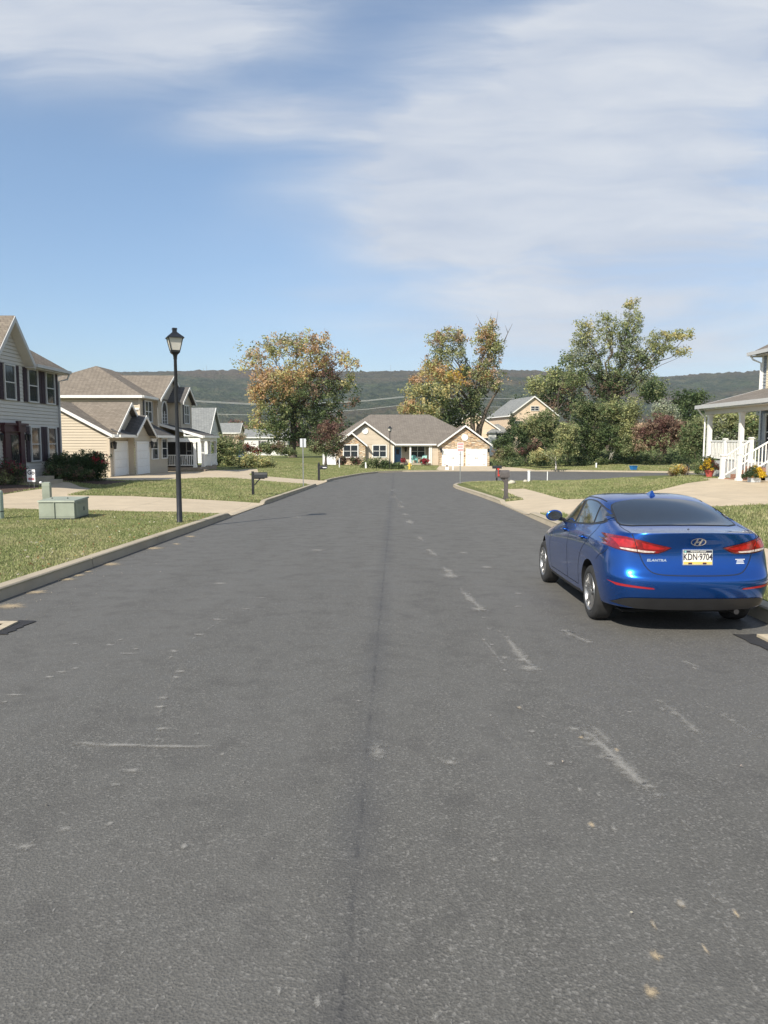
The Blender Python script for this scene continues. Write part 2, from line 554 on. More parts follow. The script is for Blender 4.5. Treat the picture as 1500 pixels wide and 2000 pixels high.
def concrete_mat(name, base, joints=True):
    m, nt, bs = new_mat(name)
    pos = nt.node('ShaderNodeTexCoord').outputs['Object']
    n1 = nt.noise(pos, 1.2, 6, .6); n2 = nt.noise(pos, 60, 3, .6)
    c = nt.ramp(n1, [(.3, tuple(b * .86 for b in base)), (.7, tuple(b * 1.08 for b in base))])
    c = nt.mix(nt.mapr(n2, .35, .8, 0, .3), c, tuple(b * .7 for b in base))
    c = nt.mix(nt.mapr(nt.noise(pos, .45, 7, .75), .50, .72, 0, .38), c, tuple(b * .55 for b in base))
    c = nt.mix(nt.mapr(nt.noise(pos, 7, 6, .8), .60, .72, 0, .35), c, tuple(b * .45 for b in base))
    if joints:
        sp = nt.node('ShaderNodeSeparateXYZ', {0: pos})
        j = None
        for ax, per in ((0, 3.0), (1, 3.05)):
            f = nt.m('ABSOLUTE', nt.m('SUBTRACT', nt.m('MODULO', nt.m('ADD', sp.outputs[ax], 600.4), per), per / 2))
            k = nt.mapr(f, 0.0, 0.018, 1, 0)
            j = k if j is None else nt.m('MAXIMUM', j, k)
        c = nt.mix(nt.m('MULTIPLY', j, .65), c, tuple(b * .3 for b in base))
    nt.put(bs.inputs['Base Color'], c)
    bs.inputs['Roughness'].default_value = .85
    b = nt.node('ShaderNodeBump', {'Strength': .6, 'Distance': .004, 'Height': n2})
    nt.put(bs.inputs['Normal'], b)
    return m


def lawn_mat():
    m, nt, bs = new_mat('lawn')
    pos = nt.node('ShaderNodeTexCoord').outputs['Object']
    n1 = nt.noise(pos, .28, 6, .6); n2 = nt.noise(pos, 2.3, 5, .65); n3 = nt.noise(pos, 45, 4, .75)
    c = nt.ramp(n1, [(.3, (.13, .17, .055)), (.5, (.18, .205, .07)), (.7, (.25, .235, .10))])
    c = nt.mix(nt.mapr(n2, .42, .72, 0, .6), c, (.27, .235, .11))
    c = nt.mix(nt.mapr(n3, .35, .62, .75, 0), c, (.05, .075, .022))
    c = nt.mix(nt.mapr(n3, .6, .85, 0, .5), c, (.36, .33, .18))
    nt.put(bs.inputs['Base Color'], c)
    bs.inputs['Roughness'].default_value = .95
    bs.inputs['Specular IOR Level'].default_value = .15
    b = nt.node('ShaderNodeBump', {'Strength': 1, 'Distance': .05, 'Height': n3})
    nt.put(bs.inputs['Normal'], b)
    return m


M_asph = asphalt_mat()
M_conc = concrete_mat('driveway_concrete', (.50, .415, .295))
M_curb = concrete_mat('kerb_concrete', (.40, .345, .255), False)
M_lawn = lawn_mat()
M_mulch = plain('mulch', (.075, .045, .03), .95, var=.5, scale=18, bump=.03, bscale=40)

region_mesh('road', reg == 0, lambda x, y: zroad(y), M_asph)
names = ['', 'driveway', 'driveway', 'driveway', 'pavement', 'pavement', 'driveway', 'flower_bed', 'flower_bed']
for i in range(1, len(regions)):
    region_mesh(names[i], reg == i, hgt, M_mulch if i >= 7 else M_conc)
region_mesh('lawn', reg == -1, hgt, M_lawn)

# ---- kerbs: cast pieces with open joints, dropped at the driveways
kb = MB()
for pl, side in ((LEFT, 1), (RIGHT, -1)):
    dp = densify(pl, 0.35, False)
    dp = [p for p in dp if p[1] > -13]
    L = [0]
    for a, b in zip(dp, dp[1:]): L.append(L[-1] + math.dist(a, b))
    sect = []
    for k, (x, y) in enumerate(dp):
        a = Vector(dp[max(k - 1, 0)]); b = Vector(dp[min(k + 1, len(dp) - 1)])
        t = (b - a).normalized(); n = Vector((-t.y, t.x)) * side
        h = 0.155
        for cx, y0, y1 in CUTS:
            if abs(x - cx) < 2:
                h -= 0.12 * float(smoothstep(y0 - .35, y0 + .15, y) * (1 - smoothstep(y1 - .15, y1 + .35, y)))
        if y > 70: h -= .11 * float(smoothstep(5.6, 6.1, x) * (1 - smoothstep(15.8, 16.4, x)))
        z = float(zroad(y))
        p0 = Vector((x, y)); p1 = p0 + n * .19
        sect.append([(p0.x - n.x * .012, p0.y - n.y * .012, z - .05), (p0.x + n.x * .012, p0.y + n.y * .012, z + h - .015), (p0.x + n.x * .03, p0.y + n.y * .03, z + h), (p1.x, p1.y, z + h), (p1.x, p1.y, z - .05)])
    for k in range(len(sect) - 1):
        A_, B_ = [list(map(Vector, sect[k])), list(map(Vector, sect[k + 1]))]
        if int(L[k] / 3.05) != int(L[k + 1] / 3.05):
            B_ = [a.lerp(b, 0.94) for a, b in zip(A_, B_)]
        i = kb.add(A_); j = kb.add(B_)
        for q in range(5):
            r = (q + 1) % 5
            kb.f.append((i + q, i + r, j + r, j + q)); kb.mi.append(0)
        kb.f.append((i, i + 1, i + 2, i + 3, i + 4)); kb.f.append((j + 4, j + 3, j + 2, j + 1, j)); kb.mi += [0, 0]
o = kb.build('kerb', M_curb); o['kind'] = 'structure'

# ------------------------------------------------------------------ far ridge
RIDGE = [(-1400, 735), (-300, 738), (0, 737), (130, 733), (345, 731), (457, 727.5), (700, 731), (790, 729.5), (985, 727), (1080, 730.5), (1180, 737), (1280, 741.5), (1380, 733.5), (1476, 729.5), (1700, 724), (2900, 735)]


def ridge_mat():
    m, nt, bs = new_mat('hill_woods')
    pos = nt.node('ShaderNodeTexCoord').outputs['Object']
    n1 = nt.noise(nt.node('ShaderNodeMapping', {'Vector': pos, 'Scale': (1, 1, 4.5)}).outputs[0], .0025, 6, .6)
    n2 = nt.noise(pos, .022, 7, .8); n3 = nt.noise(pos, .0075, 5, .6)
    c = nt.ramp(n2, [(.34, (.018, .028, .018)), (.5, (.05, .068, .038)), (.64, (.125, .125, .075))])
    c = nt.mix(nt.mapr(n1, .47, .62, 0, .7), c, (.125, .095, .065))
    c = nt.mix(nt.mapr(n3, .56, .72, 0, .45), c, (.085, .12, .04))
    sp = nt.node('ShaderNodeSeparateXYZ', {0: pos})
    c = nt.mix(nt.mapr(sp.outputs[2], 235, 290, 0, .38), c, (.14, .095, .065))
    c = nt.mix(nt.mapr(sp.outputs[2], 70, 20, 0, .6), c, (.11, .08, .055))
    nt.put(bs.inputs['Base Color'], c)
    bs.inputs['Roughness'].default_value = 1.0
    bs.inputs['Specular IOR Level'].default_value = 0
    b = nt.node('ShaderNodeBump', {'Strength': 1, 'Distance': 24.0, 'Height': nt.noise(pos, .045, 5, .7)})
    nt.put(bs.inputs['Normal'], b)
    return m


YR = 3200.0
xs = np.linspace(-3600, 3900, 620); ts = np.linspace(0, 1.35, 150)
XX, TT = np.meshgrid(xs, ts)
ry = np.interp(750 + xs / YR * FPX, [p[0] for p in RIDGE], [p[1] for p in RIDGE])
zr_ = CAMH + (HZ - ry) / FPX * YR
YY = 1150 + TT * (YR - 1150)
up_ = np.where(TT <= 1, np.clip(TT, 0, 1) ** 1.25 * 0.85 + .15 * smoothstep(.35, 1, TT), 1 - (TT - 1) * .6)
ZZ = -6 + up_ * (zr_[None, :] + 6)
fold = 13 * np.sin(XX / 260 + 1.3 * np.sin(XX / 610)) * np.sin(TT * math.pi).clip(0) + 9 * np.sin(XX / 97 + TT * 5) * np.sin(TT * math.pi).clip(0)
bumpy = rng.random(XX.shape) * 9 + 5 * rng.random(XX.shape) ** 6
ZZ = ZZ + fold * 1.2 + bumpy * np.clip(TT * 6, 0, 1)
me = bpy.data.meshes.new('hill')
nxg, nyg = len(xs), len(ts)
idx = np.arange(nxg * nyg).reshape(nyg, nxg)
q = np.stack([idx[:-1, :-1], idx[:-1, 1:], idx[1:, 1:], idx[1:, :-1]], -1).reshape(-1, 4)
me.from_pydata(np.column_stack([XX.ravel(), YY.ravel(), ZZ.ravel()]).tolist(), [], q.tolist())
me.materials.append(ridge_mat())
me.polygons.foreach_set('use_smooth', [True] * len(me.polygons))
o = bpy.data.objects.new('hill', me); COL.objects.link(o); o['kind'] = 'structure'


# ------------------------------------------------------------------ building materials
def siding_mat(name, col):
    return plain(name, col, .55, var=.05, scale=1.3, bump=.0008, bscale=25)


def shingle_mat(name, a, b):
    m, nt, bs = new_mat(name)
    pos = nt.node('ShaderNodeTexCoord').outputs['Object']
    sp = nt.node('ShaderNodeSeparateXYZ', {0: pos})
    hz = nt.m('ADD', sp.outputs[0], sp.outputs[1])
    v = nt.node('ShaderNodeCombineXYZ', {0: hz, 1: nt.m('MULTIPLY', sp.outputs[2], 2.0), 2: 0.0}).outputs[0]
    br = nt.node('ShaderNodeTexBrick', {'Vector': v, 'Color1': (*a, 1), 'Color2': (*b, 1), 'Mortar': (*[x * .45 for x in a], 1), 'Scale': 1.0,
                                        'Mortar Size': .012, 'Brick Width': .32, 'Row Height': .2, 'Bias': 0.0})
    n = nt.noise(pos, 1.1, 5, .6); n2 = nt.noise(pos, 14, 3, .7)
    c = nt.mix(nt.mapr(n, .3, .7, 0, .35), br.outputs[0], tuple(x * 1.25 for x in b))
    c = nt.mix(nt.mapr(n2, .35, .7, .4, 0), c, tuple(x * .55 for x in a))
    nt.put(bs.inputs['Base Color'], c)
    bs.inputs['Roughness'].default_value = .95
    bs.inputs['Specular IOR Level'].default_value = .2
    b_ = nt.node('ShaderNodeBump', {'Strength': .7, 'Distance': .02, 'Height': nt.m('ADD', br.outputs[1], n2)})
    b_.invert = True
    nt.put(bs.inputs['Normal'], b_)
    return m


def stone_mat():
    m, nt, bs = new_mat('ledge_stone')
    pos = nt.node('ShaderNodeTexCoord').outputs['Object']
    v = nt.node('ShaderNodeMapping', {'Vector': pos, 'Scale': (1.9, 1.9, 7.5)}).outputs[0]
    vo = nt.node('ShaderNodeTexVoronoi', {'Vector': v, 'Scale': 1.25, 'Randomness': .9})
    ve = nt.node('ShaderNodeTexVoronoi', {'Vector': v, 'Scale': 1.25, 'Randomness': .9}, feature='DISTANCE_TO_EDGE')
    s = nt.node('ShaderNodeSeparateColor', {0: vo.outputs['Color']})
    c = nt.ramp(s.outputs[0], [(0.0, (.22, .14, .09)), (.2, (.60, .43, .26)), (.45, (.78, .66, .47)), (.6, (.42, .37, .31)), (.8, (.68, .42, .22)), (1, (.85, .76, .60))])
    c = nt.mix(nt.mapr(ve.outputs[0], 0, .06, .6, 0), c, (.13, .10, .075))
    nt.put(bs.inputs['Base Color'], c)
    bs.inputs['Roughness'].default_value = .9
    b = nt.node('ShaderNodeBump', {'Strength': 1, 'Distance': .05, 'Height': nt.mapr(ve.outputs[0], 0, .12)})
    nt.put(bs.inputs['Normal'], b)
    return m


def glass_mat(name, tint=(.02, .025, .03), curtain=False):
    m, nt, bs = new_mat(name)
    pos = nt.node('ShaderNodeTexCoord').outputs['Object']
    n = nt.noise(nt.node('ShaderNodeMapping', {'Vector': pos, 'Scale': (9, 9, .6)}).outputs[0], .7, 2)
    nt.put(bs.inputs['Base Color'], nt.ramp(n, [(.35, tint), (.7, tuple(t * (4 if curtain else 1.8) for t in tint))]))
    bs.inputs['Roughness'].default_value = .04
    bs.inputs['Specular IOR Level'].default_value = .42
    b = nt.node('ShaderNodeBump', {'Strength': .12, 'Distance': .01, 'Height': nt.noise(pos, 1.4, 2)})
    nt.put(bs.inputs['Normal'], b)
    return m


M_sid_grey = siding_mat('siding_pale_grey', (.52, .495, .45))
M_sid_beige = siding_mat('siding_beige', (.52, .445, .335))
M_sid_cream = siding_mat('siding_cream', (.55, .47, .36))
M_sid_blue = siding_mat('siding_slate', (.23, .25, .27))
M_sid_peach = siding_mat('siding_peach', (.68, .54, .39))
M_sid_white = siding_mat('siding_white', (.72, .72, .68))
M_trim = plain('white_trim', (.78, .77, .73), .5, var=.04)
M_trim_grey = plain('grey_trim', (.50, .50, .49), .5, var=.05)
M_soffit = plain('soffit', (.55, .52, .47), .7, var=.04)
M_shing = shingle_mat('shingles_tan', (.185, .158, .128), (.265, .228, .185))
M_shing_g = shingle_mat('shingles_brown_grey', (.17, .15, .13), (.235, .21, .18))
M_shing_b = shingle_mat('shingles_grey', (.20, .21, .21), (.29, .30, .29))
M_shing_shade = shingle_mat('shingles_shaded', (.10, .095, .09), (.16, .15, .14))  # darker copy of the roof shingles, with shade put into the colour
M_stone = stone_mat()
M_glass = glass_mat('window_glass')
M_glass_c = glass_mat('window_glass_curtains', (.022, .022, .022), True)
M_plum = plain('plum_paint', (.038, .022, .028), .8, var=.1)
M_maroon = plain('maroon_paint', (.050, .014, .020), .5, var=.1)
M_black = plain('black_paint', (.012, .012, .013), .4, var=.2)
M_iron = plain('black_iron', (.014, .015, .018), .35, var=.2, spec=.6)
M_gdoor = plain('garage_white', (.78, .78, .76), .5, var=.03)
M_bluedoor = plain('blue_door_paint', (.07, .19, .36), .45, var=.06)
M_creamshut = plain('cream_shutter', (.76, .66, .47), .6, var=.05)
M_wood = plain('weathered_deck', (.30, .24, .18), .8, var=.2, scale=9)
M_brick = plain('brick_steps', (.28, .15, .10), .9, var=.3, scale=14)
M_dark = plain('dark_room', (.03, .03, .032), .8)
M_lampglass = plain('frosted_lamp_glass', (.66, .63, .55), .25, var=.06)


def clip_z(poly, z0, z1):
    """part of a (u, z) polygon between two heights"""
    def cut(pl, zc, keep_up):
        out_ = []
        for i in range(len(pl)):
            a, b = pl[i], pl[(i + 1) % len(pl)]
            ia = (a[1] >= zc) if keep_up else (a[1] <= zc)
            ib = (b[1] >= zc) if keep_up else (b[1] <= zc)
            if ia: out_.append(a)
            if ia != ib:
                t = (zc - a[1]) / (b[1] - a[1]); out_.append((a[0] + t * (b[0] - a[0]), zc))
        return out_
    pl = cut(poly, z0, True)
    return cut(pl, z1, False) if pl else pl


def lap(mb, o, u, n, poly, step=.125, out_=.032):
    """a wall of overlapping horizontal boards: (u, z) polygon, each board tilted and throwing its own shadow line"""
    o, u, n = Vector((o[0], o[1], 0)), Vector((*u, 0)).normalized(), Vector((*n, 0)).normalized()
    zs = [p[1] for p in poly]; z = min(zs)
    k = 0
    while z < max(zs) - 1e-4:
        z1 = min(z + step, max(zs))
        pl = clip_z(poly, z, z1)
        if len(pl) >= 3:
            gap = step * .11
            lo = [a for a, b in pl if abs(b - z) < 1e-6]
            pts_ = [o + u * a + n * (out_ * (1 - .75 * (b - z) / step)) + Vector((0, 0, b + (gap if abs(b - z) < 1e-6 else 0))) for a, b in pl]
            mb.poly(pts_)
            if len(lo) >= 2:
                a0, a1 = min(lo), max(lo)
                b_ = o + Vector((0, 0, z)); g_ = Vector((0, 0, gap))
                mb.poly([b_ + g_ + u * a0 - n * .01, b_ + g_ + u * a1 - n * .01, b_ + g_ + u * a1 + n * out_, b_ + g_ + u * a0 + n * out_])
                mb.poly([b_ - n * .01 + u * a0, b_ - n * .01 + u * a1, b_ + g_ - n * .01 + u * a1, b_ + g_ - n * .01 + u * a0])
                mb.poly([b_ + u * a0 - n * .01, b_ + u * a1 - n * .01, b_ + u * a1 + n * out_ * .3, b_ + u * a0 + n * out_ * .3])
        z = z1
    return mb


def fascia(mb, p0, p1, h=.2, t=.035, n=None):
    """a board under a roof edge from p0 to p1"""
    p0, p1 = Vector(p0), Vector(p1)
    d_ = p1 - p0
    nn = Vector(n) if n else Vector((d_.y, -d_.x, 0)).normalized()
    mb.obox(p0 - Vector((0, 0, h)), d_, nn * t, (0, 0, h))
    return mb


def window(par, o, u, n, uc, z0, w_, h_, nx=2, ny=2, shut=None, frame=None, glass=None, sw=.32, hung=True, fw=.07, arch=False):
    """framed window on a wall: uc = centre along u, z0 = sill height"""
    o, u, n = Vector((o[0], o[1], 0)), Vector((*u, 0)).normalized(), Vector((*n, 0)).normalized()
    Z = Vector((0, 0, 1))
    b = o + u * (uc - w_ / 2) + Z * z0
    f = MB()
    t = n * .09
    s0 = n * .0
    def bar(a0, a1, c0, c1, dep=t, base=s0):
        f.obox(b + base + u * a0 + Z * c0, u * (a1 - a0), dep, Z * (c1 - c0))
    bar(-fw, 0, -fw, h_ + fw); bar(w_, w_ + fw, -fw, h_ + fw); bar(0, w_, -fw, 0); 
    if arch:
        pr = [(w_ / 2 + (w_ / 2 + fw) * math.cos(a), h_ - .0 + (w_ / 2 + fw) * 1.15 * math.sin(a)) for a in np.linspace(0, math.pi, 13)]
        pi_ = [(w_ / 2 + (w_ / 2) * math.cos(a), h_ - .0 + (w_ / 2) * 1.15 * math.sin(a)) for a in np.linspace(0, math.pi, 13)]
        for k in range(12):
            qd = [pr[k], pr[k + 1], pi_[k + 1], pi_[k]]
            f.prism([b + u * a + Z * c for a, c in qd], t)
    else:
        bar(0, w_, h_, h_ + fw)
    if hung and not arch: bar(0, w_, h_ / 2 - .025, h_ / 2 + .025, n * .035, n * .03)
    for i in range(1, nx):
        x = w_ * i / nx; wd = .035 if nx == 2 and w_ > 1.2 else .012
        bar(x - wd, x + wd, 0, h_, n * .035, n * .03)
    for j in range(1, ny):
        if hung and ny == 2: break
        z = h_ * j / ny; bar(0, w_, z - .01, z + .01, n * .03, n * .03)
    fo = f.build('window', frame or M_trim, par)
    g = MB()
    if arch:
        ol = [(0, 0), (w_, 0)] + [(w_ / 2 + (w_ / 2) * math.cos(a), h_ + (w_ / 2) * 1.15 * math.sin(a)) for a in np.linspace(0, math.pi, 13)]
        g.prism([b + n * .006 + u * a + Z * c for a, c in ol], n * .03)
    else:
        g.obox(b + n * .006, u * w_, n * .03, Z * h_)
    g.build('pane', glass or M_glass, fo)
    if shut:
        for sx in (-fw - .02 - sw, w_ + fw + .02):
            s = MB()
            s.obox(b + u * sx - Z * fw, u * sw, n * .035, Z * (h_ + 2 * fw))
            k = 0; z = 0.0
            while z < h_ - .06:
                q0 = b + u * (sx + .05) + n * .035 + Z * z
                s.prism([q0, q0 + n * .018 + Z * .01, q0 + Z * .075], u * (sw - .1))
                z += .08
            s.build('shutter', shut, par)
    return fo


def wall(par, mat, pieces, name='wall', step=.125):
    mb = MB()
    for o, u, n, pl in pieces: lap(mb, o, u, n, pl, step)
    return mb.build(name, mat, par)


def roof(par, mat, planes, name='roof', t=.09):
    mb = MB()
    for pl in planes: mb.slab(pl, t)
    return mb.build(name, mat, par)


def garage_door(par, o, u, n, u0, z0, w_, h_, rows=4, mat=None, hardware=False):
    o, u, n = Vector((o[0], o[1], 0)), Vector((*u, 0)).normalized(), Vector((*n, 0)).normalized()
    Z = Vector((0, 0, 1)); b = o + u * u0 + Z * z0
    d_ = MB()
    for r in range(rows):
        d_.obox(b + Z * (h_ * r / rows + .006) + n * .02, u * w_, n * .04, Z * (h_ / rows - .012))
        if not hardware:
            for c in range(4):
                d_.obox(b + u * (w_ * c / 4 + .08) + Z * (h_ * r / rows + .1) + n * .06, u * (w_ / 4 - .16), n * .012, Z * (h_ / rows - .2))
    if hardware:
        for c in range(4):
            d_.obox(b + u * (w_ * c / 4 + .05) + Z * .1 + n * .06, u * (w_ / 4 - .10), n * .015, Z * (h_ - .2))
    do = d_.build('garage_door', mat or M_gdoor, par)
    f = MB()
    f.obox(b - u * .12, u * .12, n * .1, Z * (h_ + .12)); f.obox(b + u * w_, u * .12, n * .1, Z * (h_ + .12)); f.obox(b + Z * h_, u * w_, n * .1, Z * .12)
    if hardware:
        for s in (0, 1):
            c0 = b + u * (0 if s == 0 else w_) + Z * h_; sg = 1 if s == 0 else -1
            f.prism([c0 + n * .02, c0 + u * .42 * sg + n * .02, c0 - Z * .42 + n * .02], n * .08)
    f.build('door_frame', M_trim, do)
    if hardware:
        hw = MB()
        for zz in (.28, h_ - .55):
            for s in (0, 1):
                q0 = b + u * (.1 if s == 0 else w_ - .45) + Z * zz + n * .08
                hw.obox(q0, u * .35, n * .012, Z * .035)
        for s in (-.12, .06): hw.obox(b + u * (w_ / 2 + s) + Z * (h_ / 2 - .1) + n * .08, u * .045, n * .03, Z * .26)
        hw.build_each('handle', M_iron, do, gap=.01)
    return do


def wall_lantern(par, p, n, s=1.0):
    p, n = Vector(p), Vector((*n, 0)).normalized()
    c = p + n * .16 * s
    mb = MB()
    mb.obox(p - Vector((.05, .05, .12)) * s, Vector((.1, 0, 0)) * s, Vector((0, .1, 0)) * s, Vector((0, 0, .24)) * s)
    mb.tube([p + Vector((0, 0, .06)) * s, c + Vector((0, 0, .16)) * s, c + Vector((0, 0, .1)) * s], .012 * s, 6)
    mb.lathe(c, [(.09 * s, .08 * s), (.10 * s, .09 * s), (.02 * s, .15 * s)], 6)
    mb.lathe(c, [(.05 * s, -.16 * s), (.06 * s, -.13 * s), (.085 * s, .08 * s)], 6)
    return mb.build('wall_lantern', M_iron, par)


Y_, X_ = (0, 1), (1, 0)
NX, NY = (-1, 0), (0, -1)

# ================================================================== grey house at the left
A = empty('grey_house', (-16.75, 38, -.08), 'pale grey clapboard house with plum shutters and steep front gable behind the bushes', 'house')
AX, AY0, AY1, AZ, AE = -16.75, 26.0, 38.0, -.3, 5.3
wall(A, M_sid_grey, [((AX, 0), Y_, (1, 0), [(AY0, AZ), (AY1, AZ), (AY1, AE), (AY0, AE)]),
                     ((AX, 0), Y_, (1, 0), [(31.42, AE), (34.66, AE), (33.04, 7.0)]),
                     ((0, AY0), X_, (0, -1), [(AX - 8.6, AZ), (AX, AZ), (AX, AE), (AX - 8.6, AE)]),
                     ((0, AY1), X_, (0, 1), [(AX - 8.6, AZ), (AX, AZ), (AX, AE), (AX - 8.6, AE)])], step=.165)
ex, rz_ = .45, .70
rx0, rzz = AX - 4.3, AE + (4.3 + ex) * rz_
hy = 4.3 + ex
eo = AX + ex
gA, gB = 33.04 - 1.68, 33.04 + 1.68
xi = AX - .35; zi = AE + (eo - xi) * rz_
roof(A, M_shing, [[(eo, AY0 - ex, AE), (eo, gA, AE), (xi, gA, zi), (xi, AY0 - ex + .8, zi)], [(eo, gB, AE), (eo, AY1 + ex, AE), (xi, AY1 + ex - .8, zi), (xi, gB, zi)],
                  [(xi, AY0 - ex + .8, zi), (xi, AY1 + ex - .8, zi), (rx0, AY1 + ex - hy, rzz), (rx0, AY0 - ex + hy, rzz)],
                  [(AX - 8.6 - ex, AY1 + ex, AE), (AX - 8.6 - ex, AY0 - ex, AE), (rx0, AY0 - ex + hy, rzz), (rx0, AY1 + ex - hy, rzz)],
                  [(eo, AY1 + ex, AE), (AX - 8.6 - ex, AY1 + ex, AE), (rx0, AY1 + ex - hy, rzz)],
                  [(AX - 8.6 - ex, AY0 - ex, AE), (eo, AY0 - ex, AE), (rx0, AY0 - ex + hy, rzz)]])
gp, gs = 33.04, 1.12            # ridge of the front gable and its slope
gz = 7.24
gf = AX + .42
hw_ = 1.72
roof(A, M_shing, [[(gf, gp, gz), (gf, gp - hw_, gz - hw_ * gs), (AX - 1.0, gp - hw_, gz - hw_ * gs), (AX - 3.6, gp, gz)],
                  [(gf, gp + hw_, gz - hw_ * gs), (gf, gp, gz), (AX - 3.6, gp, gz), (AX - 1.0, gp + hw_, gz - hw_ * gs)]])
mb = MB()
for s in (-1, 1):
    a, b = Vector((gf, gp, gz - .02)), Vector((gf, gp + s * hw_, gz - .02 - hw_ * gs))
    mb.prism([a, b, b - Vector((0, 0, .26)), a - Vector((0, 0, .26))], (.04, 0, 0))
mb.box(eo, eo + .12, AY0 - ex, gp - hw_, AE - .14, AE + .0)
mb.box(eo, eo + .12, gp + hw_, AY1 + ex, AE - .14, AE + .0)
mb.box(eo - .06, eo, AY0 - ex, AY1 + ex, AE - .2, AE - .09) if False else None
mb.box(AX - 8, eo, AY1 + ex, AY1 + ex + .03, AE - .2, AE)
mb.build_each('gutter', M_trim_grey, A)
mb = MB()
mb.box(AX, eo, gp + hw_ - .2, AY1 + ex, AE - .20, AE - .15)
mb.box(AX, eo, AY0 - ex, gp - hw_ + .2, AE - .20, AE - .15)
for s in (-1, 1):
    a, b = Vector((AX + .02, gp, gz - .30)), Vector((AX + .02, gp + s * hw_, gz - .30 - hw_ * gs))
    mb.prism([a, b, b + Vector((0, 0, .03)), a + Vector((0, 0, .03))], (.40, 0, 0))
mb.build_each('soffit', M_soffit, A)
mb = MB()
mb.tube([(eo + .05, AY1 + ex - .1, AE - .12), (eo - .05, AY1 + .3, AE - .42), (AX + .09, AY1 - .02, AE - .55), (AX + .07, AY1 - .03, 0)], .045, 6)
mb.box(AX - .02, AX + .035, AY1 - .13, AY1 + .02, AZ, AE - .2)
mb.build('downpipe', M_trim_grey, A)
for yc in (33.05, 35.22, 37.02):
    window(A, (AX + .02, 0), Y_, (1, 0), yc, 3.60, .86, 1.46, 1, 2, shut=M_plum, frame=M_trim_grey, sw=.38 if yc < 34 else .36)
for yc in (35.22, 37.0):
    window(A, (AX + .02, 0), Y_, (1, 0), yc, .80, .86, 1.54, 1, 2, shut=M_plum, frame=M_trim_grey, glass=M_glass_c, sw=.36)
for yc in (28.0, 30.2):
    window(A, (AX + .02, 0), Y_, (1, 0), yc, .80, .86, 1.54, 1, 2, shut=M_plum, frame=M_trim_grey, sw=.3)
mb = MB()     # door surround with pediment and keystone
for y0 in (32.25, 33.62): mb.box(AX, AX + .16, y0, y0 + .38, AZ, 2.12)
mb.box(AX, AX + .22, 32.1, 34.05, 2.12, 2.42); mb.box(AX, AX + .30, 32.0, 34.15, 2.42, 2.52)
mb.prism([(AX + .22, 33.08, 2.62), (AX + .22, 33.38, 2.62), (AX + .22, 33.31, 2.16), (AX + .22, 33.15, 2.16)], (.12, 0, 0))
sur = mb.build('door_surround', M_maroon, A)
mb = MB(); mb.box(AX, AX + .08, 32.63, 33.62, .12, 2.12)
dr = mb.build('door', M_maroon, A)
mb = MB(); mb.box(AX + .08, AX + .10, 32.88, 33.57, .4, 2.0); mb.build('pane', M_glass_c, dr)
mb = MB(); mb.lathe((AX + .14, 33.63, 1.1), [(.035, -.05), (.035, .02)], 8, 'x'); mb.build('handle', M_iron, dr)
wall_lantern(A, (AX + .03, 34.3, 1.9), (1, 0), 1.1)
wall_lantern(A, (AX + .03, 31.85, 1.9), (1, 0), 1.1)
mb = MB(); mb.box(AX, AX + 1.3, 32.2, 34.3, AZ, .1); mb.box(AX + 1.3, AX + 1.7, 32.2, 34.3, AZ, -.06)
mb.build('door_step', M_curb, A)

# ================================================================== beige two storey house with twin garage
B = empty('beige_house', (-17.35, 46.3, -.6), 'beige clapboard house with twin garage doors, tan hip roof and white railed corner porch', 'house')
gx_, gxb = -17.35, -24.6
wall(B, M_sid_beige, [
    ((0, 46.3), X_, (0, -1), [(gxb, -.9), (gx_, -.9), (gx_, 2.2), (-20.98, 4.1), (gxb, 2.2)]),
    ((gx_, 0), Y_, (1, 0), [(46.3, -.9), (49.7, -.9), (49.7, 2.2), (46.3, 2.2)]),
    ((gx_, 0), Y_, (1, 0), [(47.1, 2.2), (52.3, 2.2), (49.7, 4.0)]),
    ((-16.85, 0), Y_, (1, 0), [(49.6, -.9), (52.75, -.9), (52.75, 2.1), (49.6, 2.1)]),
    ((-16.85, 0), Y_, (1, 0), [(49.3, 2.1), (52.5, 2.1), (50.9, 3.2)]),
    ((0, 49.6), X_, (0, -1), [(-17.35, -.9), (-16.85, -.9), (-16.85, 2.1), (-17.35, 2.1)]),
    ((-16.9, 0), Y_, (1, 0), [(52.75, -.9), (57.25, -.9), (57.25, 2.05), (52.75, 2.05)]),
    ((0, 55), X_, (0, -1), [(-28.3, 3.0), (-18.2, 3.0), (-18.2, 5.0), (-28.3, 5.0)]),
    ((-18.2, 0), Y_, (1, 0), [(55, 2.0), (58.6, 2.0), (58.6, 5.0), (55, 5.0)]),
    ((-17.9, 0), Y_, (1, 0), [(58.4, -.9), (65.7, -.9), (65.7, 5.0), (58.4, 5.0)]),
    ((-17.9, 0), Y_, (1, 0), [(58.4, 5.0), (65.7, 5.0), (62.05, 6.95)]),
    ((0, 58.4), X_, (0, -1), [(-18.2, -.9), (-17.9, -.9), (-17.9, 5.0), (-18.2, 5.0)]),
    ((-16.9, 0), Y_, (1, 0), [(61.3, 2.6), (64.8, 2.6), (64.8, 4.95), (61.3, 4.95)]),
    ((-16.9, 0), Y_, (1, 0), [(61.3, 4.95), (64.8, 4.95), (63.05, 6.05)]),
    ((0, 61.3), X_, (0, -1), [(-17.9, 2.6), (-16.9, 2.6), (-16.9, 4.95), (-17.9, 4.95)]),
], step=.175)
ge = 2.1
